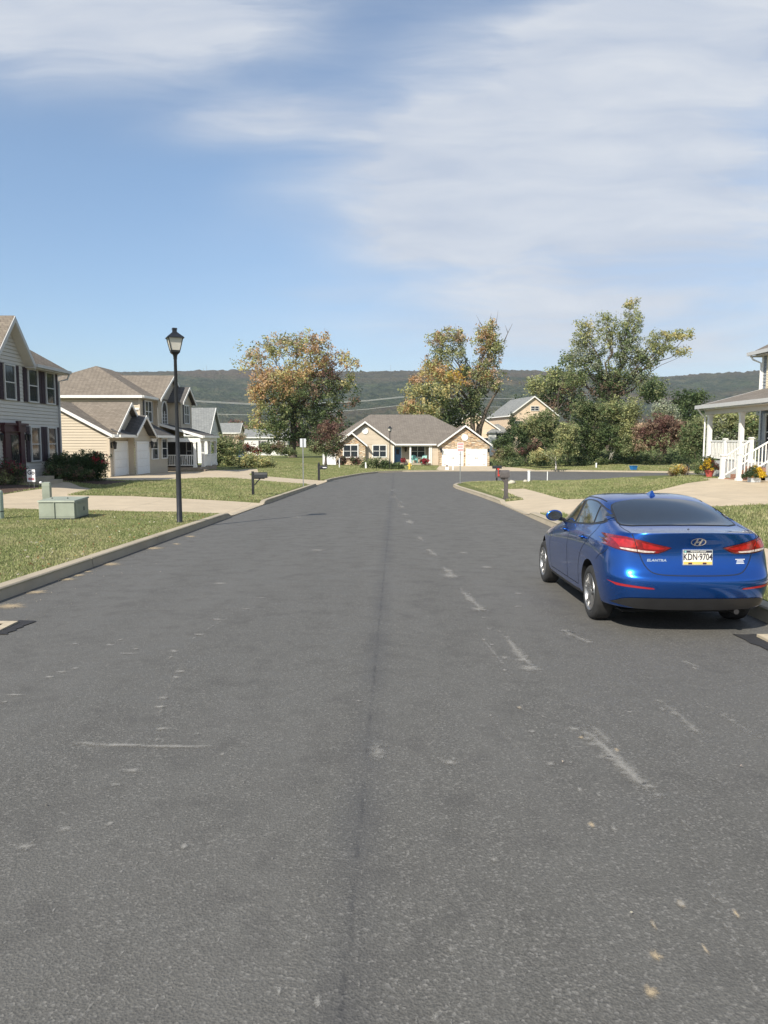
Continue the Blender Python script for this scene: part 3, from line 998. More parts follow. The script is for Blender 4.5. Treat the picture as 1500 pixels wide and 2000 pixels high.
roof(B, M_shing, [
    [(-16.95, 46.0, ge), (-16.95, 53.2, ge), (-20.98, 53.2, 4.26), (-20.98, 46.0, 4.26)],
    [(-25.0, 53.2, ge), (-25.0, 46.0, ge), (-20.98, 46.0, 4.26), (-20.98, 53.2, 4.26)],
    [(-16.98, 46.85, 2.22), (-20.9, 46.85, 2.22), (-20.98, 49.7, 4.30), (-16.98, 49.7, 4.30)],
    [(-20.9, 52.55, 2.22), (-16.98, 52.55, 2.22), (-16.98, 49.7, 4.30), (-20.98, 49.7, 4.30)],
])
roof(B, M_shing_shade, [  # lower front roofs: shadow of the main gable painted into their colour
    [(-16.4, 48.8, 2.15), (-18.6, 48.8, 2.15), (-18.6, 50.9, 3.48), (-16.4, 50.9, 3.48)],
    [(-18.6, 53.0, 2.15), (-16.4, 53.0, 2.15), (-16.4, 50.9, 3.48), (-18.6, 50.9, 3.48)],
    [(-16.55, 46.9, 2.1), (-16.55, 48.9, 2.1), (-17.4, 48.9, 2.5), (-17.4, 46.9, 2.5)],
    [(-16.35, 52.9, 2.1), (-16.35, 57.7, 2.1), (-18.2, 57.7, 3.05), (-18.2, 52.9, 3.05)],
    [(-14.45, 58.8, 2.12), (-14.45, 64.2, 2.12), (-17.9, 64.2, 3.1), (-17.9, 58.8, 3.1)],
    [(-14.45, 64.2, 2.12), (-14.8, 66.3, 2.12), (-17.9, 66.5, 2.3), (-17.9, 64.2, 3.1)],
    [(-16.55, 60.9, 4.9), (-18.4, 60.9, 4.9), (-18.4, 63.05, 6.26), (-16.55, 63.05, 6.26)],
    [(-18.4, 65.2, 4.9), (-16.55, 65.2, 4.9), (-16.55, 63.05, 6.26), (-18.4, 63.05, 6.26)],
], 'lower_roof')
e2 = 5.05
roof(B, M_shing, [
    [(-28.7, 54.6, e2), (-17.8, 54.6, e2), (-23.2, 60.0, 7.72), (-23.3, 60.0, 7.72)],
    [(-17.8, 54.6, e2), (-17.8, 68.7, e2), (-23.2, 63.3, 7.72), (-23.2, 60.0, 7.72)],
    [(-17.8, 68.7, e2), (-28.7, 68.7, e2), (-23.3, 63.3, 7.72), (-23.2, 63.3, 7.72)],
    [(-28.7, 68.7, e2), (-28.7, 54.6, e2), (-23.3, 60.0, 7.72), (-23.3, 63.3, 7.72)],
    [(-17.55, 58.1, 5.0), (-24.6, 58.1, 5.0), (-24.6, 62.05, 7.15), (-17.55, 62.05, 7.15)],
    [(-24.6, 66.0, 5.0), (-17.55, 66.0, 5.0), (-17.55, 62.05, 7.15), (-24.6, 62.05, 7.15)],
], 'upper_roof')
mb = MB()


def rake(mb, x, y0, z0, yp, zp, y1, z1, h=.2, t=.05):
    for (ya, za) in ((y0, z0), (y1, z1)):
        mb.prism([(x, ya, za - h), (x, ya, za), (x, yp, zp), (x, yp, zp - h)], (t, 0, 0))


mb.prism([(-16.95, 46.0, ge - .2), (-16.95, 46.0, ge + .01), (-20.98, 46.0, 4.27), (-20.98, 46.0, 4.06)], (0, -.05, 0))
mb.prism([(-25.0, 46.0, ge - .2), (-25.0, 46.0, ge + .01), (-20.98, 46.0, 4.27), (-20.98, 46.0, 4.06)], (0, -.05, 0))
rake(mb, -16.98, 46.85, 2.2, 49.7, 4.28, 52.55, 2.2)
rake(mb, -16.4, 48.8, 2.13, 50.9, 3.46, 53.0, 2.13)
rake(mb, -17.55, 58.1, 4.98, 62.05, 7.13, 66.0, 4.98)
rake(mb, -16.55, 60.9, 4.88, 63.05, 6.24, 65.2, 4.88)
for (x, ya, yb, z) in ((-16.55, 46.0, 49.0, ge), (-16.35, 52.9, 57.7, 2.1), (-17.8, 54.6, 58.1, e2), (-14.45, 58.8, 64.2, 2.12), (-16.95, 46.0, 46.85, ge)):
    mb.box(x, x + .1, ya, yb, z - .16, z + .01)
mb.box(-28.7, -17.8, 54.5, 54.6, e2 - .18, e2 + .01)
mb.box(-24.0, -18.2, 54.9, 54.98, 4.02, 4.14)
mb.prism([(-14.45, 58.78, 1.92), (-14.45, 58.78, 2.13), (-17.9, 58.78, 3.11), (-17.9, 58.78, 2.9)], (0, -.05, 0))
mb.box(-17.9, -14.7, 58.85, 58.97, 1.62, 1.92)
mb.box(-14.85, -14.7, 58.97, 64.6, 1.68, 1.95)
mb.build_each('fascia', M_trim, B)
mb = MB()
mb.box(-28.7, -17.8, 54.62, 55.0, e2 - .2, e2 - .16); mb.box(-18.2, -17.82, 55, 58.4, e2 - .2, e2 - .16)
mb.box(-17.35, -16.6, 46.05, 49.6, 1.90, 1.94); mb.box(-17.85, -14.75, 59, 64.2, 2.0, 2.03)
mb.build_each('soffit', M_soffit, B)
garage_door(B, (gx_, 0), Y_, (1, 0), 47.1, -.55, 2.4, 2.13)
garage_door(B, (-16.85, 0), Y_, (1, 0), 49.95, -.58, 2.4, 2.13)
wall_lantern(B, (gx_ + .02, 46.65, 1.45), (1, 0), 1.6)
wall_lantern(B, (-16.83, 52.55, 1.45), (1, 0), 1.6)
mb = MB(); mb.box(gx_ - .09, gx_ + .04, 46.25, 46.38, -.8, 2.0); mb.box(-18.28, -18.15, 54.94, 55.06, 3.1, 4.88)
mb.build_each('corner_board', M_sid_cream, B)
mb = MB(); mb.tube([(gx_ + .12, 46.15, 2.0), (gx_ + .1, 46.2, -.5)], .045, 6); mb.build('downpipe', M_sid_cream, B)
window(B, (-18.18, 0), Y_, (1, 0), 56.85, 3.2, 1.55, 1.5, 2, 2, shut=M_black, sw=.3)
window(B, (-16.88, 0), Y_, (1, 0), 54.0, .42, 1.35, 1.42, 1, 2)
window(B, (-16.88, 0), Y_, (1, 0), 56.35, .42, 1.25, 1.42, 1, 2)
window(B, (-17.88, 0), Y_, (1, 0), 60.0, 3.1, 1.3, 1.0, 2, 4, arch=True, hung=False)
window(B, (-16.88, 0), Y_, (1, 0), 63.0, 3.2, 1.35, 1.45, 2, 2, shut=M_black, sw=.32)
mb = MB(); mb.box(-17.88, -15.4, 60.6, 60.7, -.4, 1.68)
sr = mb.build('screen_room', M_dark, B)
mb = MB()
for x in (-16.3, -15.85): mb.box(x, x + .05, 60.5, 60.6, .2, 1.6)
mb.box(-16.3, -15.8, 60.5, 60.6, .85, .9)
mb.build('frame', M_trim_grey, sr)
mb = MB(); mb.box(-17.9, -14.8, 58.9, 64.9, -1.0, -.42); mb.box(-14.8, -14.4, 58.95, 60.3, -1.0, -.6)
mb.build('porch_floor', M_wood, B)
for (x, y) in ((-15.18, 58.98), (-14.85, 60.25), (-14.85, 62.5), (-14.85, 64.7)):
    mb = MB(); mb.box(x - .1, x + .1, y - .1, y + .1, -.42, 1.7); mb.box(x - .14, x + .14, y - .14, y + .14, -.42, -.2); mb.box(x - .14, x + .14, y - .14, y + .14, 1.55, 1.69)
    mb.build('porch_post', M_trim, B)
mb = MB()
for z in (-.28, .52): mb.box(-17.85, -15.28, 58.95, 59.02, z, z + .07)
for k in range(17): x = -17.75 + k * .15; mb.box(x, x + .05, 58.96, 59.0, -.21, .52)
mb.build('railing', M_trim, B)
mb = MB()
for y0, y1 in ((60.35, 62.4), (62.6, 64.6)):
    mb.box(-14.88, -14.84, y0, y1, -.36, .52); mb.box(-14.9, -14.78, y0, y1, .52, .6)
    for k in range(9): yy = y0 + (y1 - y0) * k / 8; mb.box(-14.84, -14.81, yy - .02, yy + .02, -.36, .52)
mb.build('railing', M_trim, B)

# ================================================================== stone and cream bungalow across the street
F = empty('stone_house', (3, 94, -1.55), 'cream and ledge stone bungalow with brown roof, blue front door and two white garage doors', 'house')
wall(F, M_sid_cream, [
    ((0, 95), X_, (0, -1), [(-6.1, -1.7), (1.25, -1.7), (1.25, 1.2), (-6.1, 1.2)]),
    ((0, 95), X_, (0, -1), [(-6.1, 1.2), (1.25, 1.2), (-2.43, 3.9)]),
    ((1.25, 0), Y_, (1, 0), [(95, -1.3), (97, -1.3), (97, 1.2), (95, 1.2)]),
    ((0, 97), X_, (0, -1), [(1.25, -1.3), (6.1, -1.3), (6.1, 1.2), (1.25, 1.2)]),
    ((0, 95.6), X_, (0, -1), [(6.1, -1.7), (7.2, -1.7), (7.2, 1.2), (6.1, 1.2)]),
    ((6.1, 0), Y_, (-1, 0), [(95.6, -1.3), (97, -1.3), (97, 1.2), (95.6, 1.2)]),
    ((-7.3, 0), Y_, (-1, 0), [(96.2, -1.7), (108.5, -1.7), (108.5, 1.2), (96.2, 1.2)]),
    ((13.3, 0), Y_, (1, 0), [(96.2, -1.7), (108.5, -1.7), (108.5, 1.2), (96.2, 1.2)]),
    ((0, 96.2), X_, (0, -1), [(-7.3, -1.7), (-6.1, -1.7), (-6.1, 1.2), (-7.3, 1.2)]),
], step=.16)
sm = MB()
GXa, GXb = 7.05, 13.35
def sp_(pl, y, t=.06): sm.prism([(a, y, b) for a, b in pl], (0, -t, 0))
zt = .56
for a, b, c, d_ in ((GXa, 7.42, -1.75, zt), (9.98, 10.42, -1.75, zt), (12.96, GXb, -1.75, zt)): sp_([(a, c), (b, c), (b, d_), (a, d_)], 93)
sp_([(GXa, zt), (GXb, zt), (GXb, 1.1), (10.2, 3.3), (GXa, 1.1)], 93)
sm.prism([(GXb, 93, -1.75), (GXb, 97, -1.75), (GXb, 97, 1.1), (GXb, 93, 1.1)], (-.06, 0, 0))
sm.prism([(GXa, 93, -1.75), (GXa, 96, -1.75), (GXa, 96, 1.1), (GXa, 93, 1.1)], (.06, 0, 0))
sp_([(-5.85, -1.75), (-2.4, -1.75), (-2.4, 1.0), (-4.13, 2.5), (-5.85, 1.0)], 94.4)
sm.prism([(-2.4, 94.4, -1.75), (-2.4, 95, -1.75), (-2.4, 95, 1.1), (-2.4, 94.4, 1.1)], (-.06, 0, 0))
sm.build_each('stone_veneer', M_stone, F)
fe = 1.27
roof(F, M_shing_g, [
    [(-7.9, 95.3, fe), (13.6, 95.3, fe), (6.3, 102.3, 5.3), (-1.95, 102.3, 5.3)],
    [(13.6, 109.3, fe), (-7.9, 109.3, fe), (-1.95, 102.3, 5.3), (6.3, 102.3, 5.3)],
    [(-7.9, 109.3, fe), (-7.9, 95.3, fe), (-1.95, 102.3, 5.3)],
    [(13.6, 95.3, fe), (13.6, 109.3, fe), (6.3, 102.3, 5.3)],
    [(6.75, 92.6, 1.12), (10.25, 92.6, 3.66), (10.25, 100, 3.66), (6.75, 96, 1.12)],
    [(13.75, 92.6, 1.12), (13.75, 97, 1.12), (10.25, 100, 3.66), (10.25, 92.6, 3.66)],
    [(-6.42, 94.5, 1.25), (-2.43, 94.5, 4.18), (-2.43, 101, 4.18), (-6.42, 96, 1.25)],
    [(1.56, 94.5, 1.25), (1.56, 96, 1.25), (-2.43, 101, 4.18), (-2.43, 94.5, 4.18)],
    [(-6.15, 93.9, 1.12), (-4.14, 93.9, 2.82), (-4.14, 95.2, 2.82), (-6.15, 95.2, 1.12)],
    [(-2.1, 93.9, 1.12), (-2.1, 95.2, 1.12), (-4.14, 95.2, 2.82), (-4.14, 93.9, 2.82)],
])
mb = MB()
def rk(x0, z0, xp, zp, x1, z1, y, h=.22):
    for xa, za in ((x0, z0), (x1, z1)): mb.prism([(xa, y, za - h), (xa, y, za + .01), (xp, y, zp + .01), (xp, y, zp - h)], (0, -.05, 0))
rk(6.75, 1.12, 10.25, 3.66, 13.75, 1.12, 92.6); rk(-6.42, 1.25, -2.43, 4.18, 1.56, 1.25, 94.5); rk(-6.15, 1.12, -4.14, 2.82, -2.1, 1.12, 93.9)
mb.box(1.5, 6.8, 95.2, 95.32, fe - .17, fe + .02); mb.box(-7.9, -6.3, 95.2, 95.3, fe - .17, fe + .02)
mb.box(1.25, 6.1, 95.45, 95.6, .95, 1.1)
mb.build_each('fascia', M_trim, F)
for xc, zc, y in ((10.2, 2.1, 92.93), (-2.43, 2.95, 94.97)):
    mb = MB(); mb.lathe((xc, y, zc), [(.42, 0), (.42, -.05), (.36, -.07), (.3, -.05), (.02, -.05)], 20, 'y'); mb.build('gable_vent', M_trim, F)
garage_door(F, (0, 92.99), X_, (0, -1), 7.45, -1.6, 2.5, 2.13, hardware=True)
garage_door(F, (0, 92.99), X_, (0, -1), 10.45, -1.6, 2.5, 2.13, hardware=True)
window(F, (0, 94.34), X_, (0, -1), -4.28, -.36, 1.75, 1.46, 2, 2, fw=.13)
window(F, (0, 94.99), X_, (0, -1), -.58, -.34, 1.65, 1.42, 2, 2, fw=.11)
window(F, (0, 96.98), X_, (0, -1), 4.42, -.42, 1.85, 1.45, 2, 2, fw=.11)
mb = MB(); mb.box(1.42, 2.24, 96.9, 96.97, -1.2, .86); dr = mb.build('door', M_bluedoor, F)
mb = MB(); mb.box(1.3, 1.42, 96.86, 96.97, -1.2, .98); mb.box(2.24, 2.36, 96.86, 96.97, -1.2, .98); mb.box(1.42, 2.24, 96.86, 96.97, .86, .98); mb.build('frame', M_trim, dr)
mb = MB(); mb.box(1.62, 2.04, 96.87, 96.9, -.1, .6); mb.build('pane', M_glass, dr)
mb = MB(); mb.lathe((2.14, 96.88, -.15), [(.035, 0), (.045, -.05)], 8, 'y'); mb.build('handle', M_iron, dr)
for x in (2.55, 3.42, 5.95):
    if x < 3: continue
    mb = MB(); mb.box(x - .11, x + .11, 95.5, 95.72, -1.25, 1.0); mb.box(x - .15, x + .15, 95.46, 95.76, -1.25, -1.08); mb.build('porch_post', M_trim, F)
mb = MB(); mb.box(1.25, 6.1, 95.4, 97, -1.7, -1.2); mb.box(1.3, 2.6, 95.0, 95.4, -1.7, -1.36); mb.build('porch_floor', M_curb, F)
wall_lantern(F, (2.85, 96.95, .55), (0, -1), 1.9); wall_lantern(F, (13.17, 92.93, .5), (0, -1), 1.7); wall_lantern(F, (7.22, 92.93, .5), (0, -1), 1.7)
mb = MB(); mb.box(6.1, 6.24, 95.5, 95.6, -1.5, 1.1); mb.box(1.15, 1.28, 94.9, 95.0, -1.5, 1.1); mb.build_each('downpipe', M_trim, F)

# ================================================================== slate house with white porch at the right
J = empty('slate_house', (15, 30, .1), 'slate grey house with cream shutters and a white railed front porch at the right edge', 'house')
jx, jy, js = 17.5, 34.3, 16.0
wall(J, M_sid_blue, [
    ((jx, 0), Y_, (-1, 0), [(js, .2), (jy, .2), (jy, 5.72), (js, 5.72)]),
    ((0, jy), X_, (0, 1), [(jx, .0), (jx + 9, .0), (jx + 9, 5.72), (jx, 5.72)]),
    ((0, js), X_, (0, -1), [(jx, .0), (jx + 9, .0), (jx + 9, 5.72), (jx, 5.72)])], step=.15)
je, pr_ = 5.8, .62
roof(J, M_shing_g, [
    [(jx - .42, jy + .42, je), (jx - .42, js - .4, je), (jx + 4.5, js + 4.5, je + 4.92 * pr_), (jx + 4.5, jy - 4.5, je + 4.92 * pr_)],
    [(jx + 9.4, jy + .42, je), (jx - .42, jy + .42, je), (jx + 4.5, jy - 4.5, je + 4.92 * pr_)],
    [(jx - .42, js - .4, je), (jx + 9.4, js - .4, je), (jx + 4.5, js + 4.5, je + 4.92 * pr_)],
    [(jx + 9.4, js - .4, je), (jx + 9.4, jy + .42, je), (jx + 4.5, jy - 4.5, je + 4.92 * pr_), (jx + 4.5, js + 4.5, je + 4.92 * pr_)]])
roof(J, M_shing_g, [
    [(14.5, 34.15, 3.32), (14.5, 20, 3.32), (jx, 20, 4.12), (jx, 34.15, 4.12)]], 'porch_roof')
mb = MB()
mb.box(14.38, 14.5, 20, 34.2, 3.18, 3.34); mb.box(jx - .54, jx - .42, js - .4, jy + .5, je - .14, je + .02)
mb.prism([(14.5, 34.15, 3.12), (14.5, 34.15, 3.33), (jx, 34.15, 4.13), (jx, 34.15, 3.92)], (0, .05, 0))
mb.build_each('gutter', M_trim_grey, J)
mb = MB()
mb.box(14.52, jx, 20, 34.1, 3.12, 3.16); mb.box(jx - .42, jx, js, jy + .4, je - .2, je - .16); mb.box(jx, jx + 9, jy, jy + .4, je - .2, je - .16)
mb.box(14.75, 14.95, 20, 33.95, 2.92, 3.12)
mb.build_each('soffit', M_soffit, J)
mb = MB()
mb.box(jx - .04, jx + .1, jy - .1, jy + .04, .9, 5.6)
mb.tube([(jx - .46, jy + .3, je - .1), (jx - .35, jy + .25, je - .32), (jx - .06, jy + .06, je - .5), (jx - .06, jy + .06, 4.0)], .045, 6)
mb.tube([(14.46, 34.0, 3.2), (14.6, 33.98, 2.95), (14.78, 33.95, 2.8), (14.78, 33.95, .3)], .04, 6)
mb.build_each('downpipe', M_trim, J)
for x, y in ((14.92, 33.75), (14.92, 30.75), (14.92, 27.2), (14.92, 23.5)):
    mb = MB(); mb.box(x - .085, x + .085, y - .085, y + .085, .85, 2.95); mb.box(x - .11, x + .11, y - .11, y + .11, .85, 1.05); mb.box(x - .11, x + .11, y - .11, y + .11, 2.82, 2.94)
    mb.build('porch_post', M_trim, J)


def balustrade(par, p0, p1, z0=.0, z1=.9, step=.13):
    p0, p1 = Vector(p0), Vector(p1); d_ = p1 - p0; n = max(2, int(Vector((d_.x, d_.y)).length / step))
    s = Vector((d_.y, -d_.x, 0)).normalized() * .03
    mb = MB()
    Z = Vector((0, 0, 1))
    mb.obox(p0 - s + Z * (z1 - .06), d_, s * 2, Z * .06); mb.obox(p0 - s + Z * (z0 + .08), d_, s * 2, Z * .05)
    t = s * .55
    al = Vector((d_.x, d_.y, 0)).normalized() * .035
    for k in range(1, n): 
        q0 = p0 + d_ * (k / n)
        mb.obox(q0 - t - al / 2 + Z * (z0 + .13), al, t * 2, Z * (z1 - z0 - .19))
    return mb.build('railing', M_trim, par)


def newel(par, x, y, z0, z1, r_=.075):
    mb = MB(); mb.box(x - r_, x + r_, y - r_, y + r_, z0, z1); mb.box(x - r_ - .025, x + r_ + .025, y - r_ - .025, y + r_ + .025, z1, z1 + .03)
    mb.prism([(x - r_, y - r_, z1 + .03), (x + r_, y - r_, z1 + .03), (x + r_, y + r_, z1 + .03), (x - r_, y + r_, z1 + .03)], (0, 0, .03))
    mb.box(x - r_ - .03, x + r_ + .03, y - r_ - .03, y + r_ + .03, z0, z0 + .12)
    return mb.build('newel_post', M_trim, par)


fl = .85
balustrade(J, (14.95, 33.75, fl), (14.95, 32.2, fl)); newel(J, 14.95, 32.2, fl, 1.78)
balustrade(J, (14.95, 32.2, fl), (14.95, 30.0, fl))
balustrade(J, (14.95, 33.75, fl), (17.45, 33.75, fl))
newel(J, 14.98, 30.0, fl, 1.82); newel(J, 14.98, 28.45, fl, 1.82)
newel(J, 13.85, 30.0, .12, 1.12); newel(J, 13.78, 28.45, .15, 1.2)
balustrade(J, (13.93, 30.0, .22), (14.92, 30.0, fl)); balustrade(J, (13.86, 28.45, .22), (14.92, 28.45, fl))
balustrade(J, (14.95, 28.45, fl), (14.95, 21, fl))
mb = MB(); mb.box(14.85, jx, 20.5, 34.0, -.2, fl); mb.build('porch_floor', M_trim_grey, J)
mb = MB()
for k in range(4): mb.box(13.9 + k * .27, 14.85, 28.5, 29.95, .0, .22 + k * .16)
mb.build('steps', M_brick, J)
window(J, (jx - .02, 0), Y_, (-1, 0), 32.9, 4.18, .95, 1.42, 2, 2, shut=M_creamshut, sw=.4)
window(J, (jx - .02, 0), Y_, (-1, 0), 32.85, 1.35, 1.5, 1.55, 2, 2, sw=.3, shut=M_trim_grey)
window(J, (jx - .02, 0), Y_, (-1, 0), 26.0, 1.35, 1.5, 1.55, 2, 2)
mb = MB(); mb.box(jx - .08, jx - .02, 28.7, 29.7, fl, 2.95); mb.build('door', M_maroon, J)


# ================================================================== houses further off
def far_house(name, label, x, y, z, rz, w_, d_, e, rdg, mwall, mroof, wins=(), hip=False, group=None):
    """gable end faces -y in its own axes; wins: (face, u, z, w, h, shutters)"""
    h = empty(name, (x, y, z), label, 'house', group, rz)
    hw2, o_ = w_ / 2, .35
    mb = MB()
    def L(o, u, n, pl): lap(mb, o, u, n, pl, .2, .025)
    L((0, 0), X_, (0, -1), [(-hw2, -.5), (hw2, -.5), (hw2, e), (-hw2, e)])
    if not hip: L((0, 0), X_, (0, -1), [(-hw2, e), (hw2, e), (0, rdg)])
    L((-hw2, 0), Y_, (-1, 0), [(0, -.5), (d_, -.5), (d_, e), (0, e)])
    L((hw2, 0), Y_, (1, 0), [(0, -.5), (d_, -.5), (d_, e), (0, e)])
    mb.build('wall', mwall, h, local=True)
    s = (rdg - e) / hw2
    ez = e - s * o_; rr = rdg + .08
    mb = MB()
    if hip:
        a = hw2
        mb.slab([(-hw2 - o_, -o_, ez), (hw2 + o_, -o_, ez), (0, a, rr)]); mb.slab([(hw2 + o_, d_ + o_, ez), (-hw2 - o_, d_ + o_, ez), (0, d_ - a, rr)])
        mb.slab([(hw2 + o_, -o_, ez), (hw2 + o_, d_ + o_, ez), (0, d_ - a, rr), (0, a, rr)]); mb.slab([(-hw2 - o_, d_ + o_, ez), (-hw2 - o_, -o_, ez), (0, a, rr), (0, d_ - a, rr)])
    else:
        mb.slab([(hw2 + o_, -o_, ez), (hw2 + o_, d_ + o_, ez), (0, d_ + o_, rr), (0, -o_, rr)])
        mb.slab([(-hw2 - o_, d_ + o_, ez), (-hw2 - o_, -o_, ez), (0, -o_, rr), (0, d_ + o_, rr)])
    mb.build('roof', mroof, h, local=True)
    mb = MB()
    if not hip:
        for sx in (-1, 1): mb.prism([(sx * (hw2 + o_), -o_, ez - .25), (sx * (hw2 + o_), -o_, ez + .01), (0, -o_, rr + .01), (0, -o_, rr - .25)], (0, -.06, 0))
    for sx in (-1, 1): mb.box(sx * (hw2 + o_) - .05, sx * (hw2 + o_) + .05, -o_, d_ + o_, ez - .22, ez + .0)
    mb.build('fascia', M_trim, h, local=True)
    for face, uc, z0, ww, hh, sh in wins:
        if face == 'f': o, u, n = (0, -.02), X_, (0, -1)
        elif face == 'l': o, u, n = (-hw2 - .02, 0), Y_, (-1, 0)
        else: o, u, n = (hw2 + .02, 0), Y_, (1, 0)
        ORG_b = ORG[h]; ORG[h] = (Vector((0, 0, 0)), 0)
        window(h, o, u, n, uc, z0, ww, hh, 2 if ww > .9 else 1, 2, shut=sh, sw=.4)
        ORG[h] = ORG_b
    return h


def at_px(px, dist): return (px - 750) / 1430 * dist


far_house('peach_house', 'peach gabled house with a small attic window standing beyond the thicket', at_px(1040, 138) , 138, 0, R(9), 9.2, 13, 6.6, 9.9, M_sid_peach, M_shing_b,
          (('f', .2, 7.3, 1.5, .75, None), ('f', -3.0, 4.3, 1.4, 1.0, None), ('f', 2.6, 4.2, 1.3, .8, None)))
hh = far_house('peach_house', 'peach house with slanting gable behind the bare leaning trunks beside the brown roof', at_px(922, 140), 140, -.8, R(-4), 9.7, 11, 4.8, 8.1, M_sid_peach, M_shing_b,
               (('f', 2.4, 1.4, 1.2, 1.6, None), ('f', -1.6, 3.5, 1.2, 1.5, None)))
far_house('white_wing_house', 'low grey roofed white wing with twin sash windows between the two peach gables', at_px(972, 141), 139, -.8, 0, 4.3, 9, 4.2, 5.6, M_sid_white, M_shing_b,
          (('f', .3, 1.9, 2.0, 1.9, None),), hip=True)
far_house('grey_roof_house', 'tall pale grey roofed house rising just behind the corner porch of the beige house', -21.3, 92, -.7, R(93), 8.2, 8, 3.4, 6.4, M_sid_white, M_shing_b)
far_house('long_roof_house', 'long low house with pale grey roof seen through blossom left of the big maple', -32.6, 168, -.6, R(90), 5.6, 7.2, 4.3, 6.2, M_sid_peach, M_shing_b)
far_house('white_bungalow', 'white bungalow with grey roof and dark shutters behind the left maple', -17.6, 138, -1.4, R(90), 6.5, 8, 3.9, 5.2, M_sid_white, M_shing_b, (('l', 4.4, 1.7, 1.0, 1.3, M_black),))
ORG_h = None


# ------------------------------------------------------------------ plants
PAL = dict(orr=(.50, .325, .17), pk=(.52, .39, .27), ye=(.55, .48, .22), yg=(.39, .40, .18), ol=(.26, .285, .14), gr=(.135, .18, .075), dg=(.062, .095, .042),
           rd=(.20, .045, .035), br=(.25, .17, .12), sv=(.36, .39, .28), bg=(.06, .10, .04), mg=(.13, .035, .03), gold=(.55, .38, .07), pu=(.16, .085, .07), flower=(.50, .06, .10), ylw=(.72, .50, .04))


def leaf_mat(name, rough=.6, trans=.3):
    m, nt, bs = new_mat(name)
    at = nt.node('ShaderNodeAttribute', attribute_name='tint')
    nt.put(bs.inputs['Base Color'], at.outputs['Color'])
    bs.inputs['Roughness'].default_value = rough
    bs.inputs['Specular IOR Level'].default_value = .25
    tr = nt.node('ShaderNodeBsdfTranslucent', {'Color': at.outputs['Color']})
    mx = nt.node('ShaderNodeMixShader', {0: trans + .1, 1: bs.outputs[0], 2: tr.outputs[0]})
    out_ = [n for n in nt.n if n.type == 'OUTPUT_MATERIAL'][0]
    nt.l.new(mx.outputs[0], out_.inputs['Surface'])
    return m


M_leaf = leaf_mat('leaves')
M_bark = plain('bark', (.10, .08, .062), .95, var=.35, scale=5, bump=.03, bscale=12)
M_bark_w = plain('pale_bark', (.50, .47, .42), .9, var=.3, scale=7)
M_bark_d = plain('dead_bark', (.14, .125, .11), .95, var=.3, scale=5, bump=.02, bscale=12)


def leaf_mesh(name, parent, C_, Rr, K, n_per, leaf, flat=1.0, mat=None, jit=.22, kind=None, aspect=.6, off=(0, 0, 0)):
    """many small leaf faces scattered in clumps: centres C_, radii Rr, colours K"""
    C_ = np.asarray(C_, float); Rr = np.asarray(Rr, float); K = np.asarray(K, float)
    n = len(C_) * n_per
    ci = np.repeat(np.arange(len(C_)), n_per)
    g = rng.normal(size=(n, 3)); g /= np.linalg.norm(g, axis=1)[:, None]
    rad = rng.random(n) ** .5
    p = C_[ci] + g * (rad * Rr[ci])[:, None] * np.array([1, 1, flat]) - np.array(off)
    a = rng.normal(size=(n, 3)); a[:, 2] *= .7; a /= np.linalg.norm(a, axis=1)[:, None]
    b = np.cross(a, g + rng.normal(size=(n, 3)) * .7); b /= (np.linalg.norm(b, axis=1)[:, None] + 1e-9)
    s = leaf * (.6 + .8 * rng.random(n))[:, None] * .5
    a *= s; b *= s * aspect
    V = np.stack([p - a, p - b * 1.0 + a * .1, p + a, p + b], 1).reshape(-1, 3)
    col = K[ci] * (1 + (rng.random((n, 1)) - .5) * 2 * jit) * (1 + (rng.random((n, 3)) - .5) * .12)
    col = np.clip(col, 0, 1)
    me = bpy.data.meshes.new(name)
    me.vertices.add(4 * n); me.vertices.foreach_set('co', V.ravel().astype(np.float32))
    me.loops.add(4 * n); me.loops.foreach_set('vertex_index', np.arange(4 * n, dtype=np.int32))
    me.polygons.add(n); me.polygons.foreach_set('loop_start', np.arange(0, 4 * n, 4, dtype=np.int32))
    me.polygons.foreach_set('loop_total', np.full(n, 4, np.int32))
    me.update(calc_edges=True)
    at = me.attributes.new('tint', 'FLOAT_COLOR', 'POINT')
    cc = np.concatenate([np.repeat(col, 4, 0), np.ones((4 * n, 1))], 1)
    at.data.foreach_set('color', cc.ravel().astype(np.float32))
    me.materials.append(mat or M_leaf)
    o = bpy.data.objects.new(name, me); COL.objects.link(o)
    if parent is not None: o.parent = parent
    if kind: o['kind'] = kind
    return o


DENS = 4.6


def blob_clumps(blobs, dist, dens, rc, cmix=.3):
    """clumps inside ellipsoids given as (px, py, rx, ry, depth offset, colours)"""
    C_, Rr, K = [], [], []
    for (px, py, rx, ry, do, cols) in blobs:
        c = P(px, py, dist + do); a = rx / 1430 * dist; b = ry / 1430 * dist; dp = (a * .75 + b * .25)
        n = max(3, int(DENS * dens * (a * b + dp * b + a * dp) / 3 / rc ** 2))
        g = rng.normal(size=(n, 3)); g /= np.linalg.norm(g, axis=1)[:, None]
        r = rng.random(n) ** .42
        q = np.array(c) + g * r[:, None] * np.array([a, dp, b]) * (1 + .18 * rng.normal(size=(n, 1)))
        keys = [PAL[k] for k in cols.split()]
        for k in range(n):
            base = np.array(keys[rng.integers(len(keys))]) * (.82 + .36 * rng.random())
            C_.append(q[k]); Rr.append(rc * (.6 + .7 * rng.random())); K.append(base)
    return np.array(C_), np.array(Rr), np.array(K)


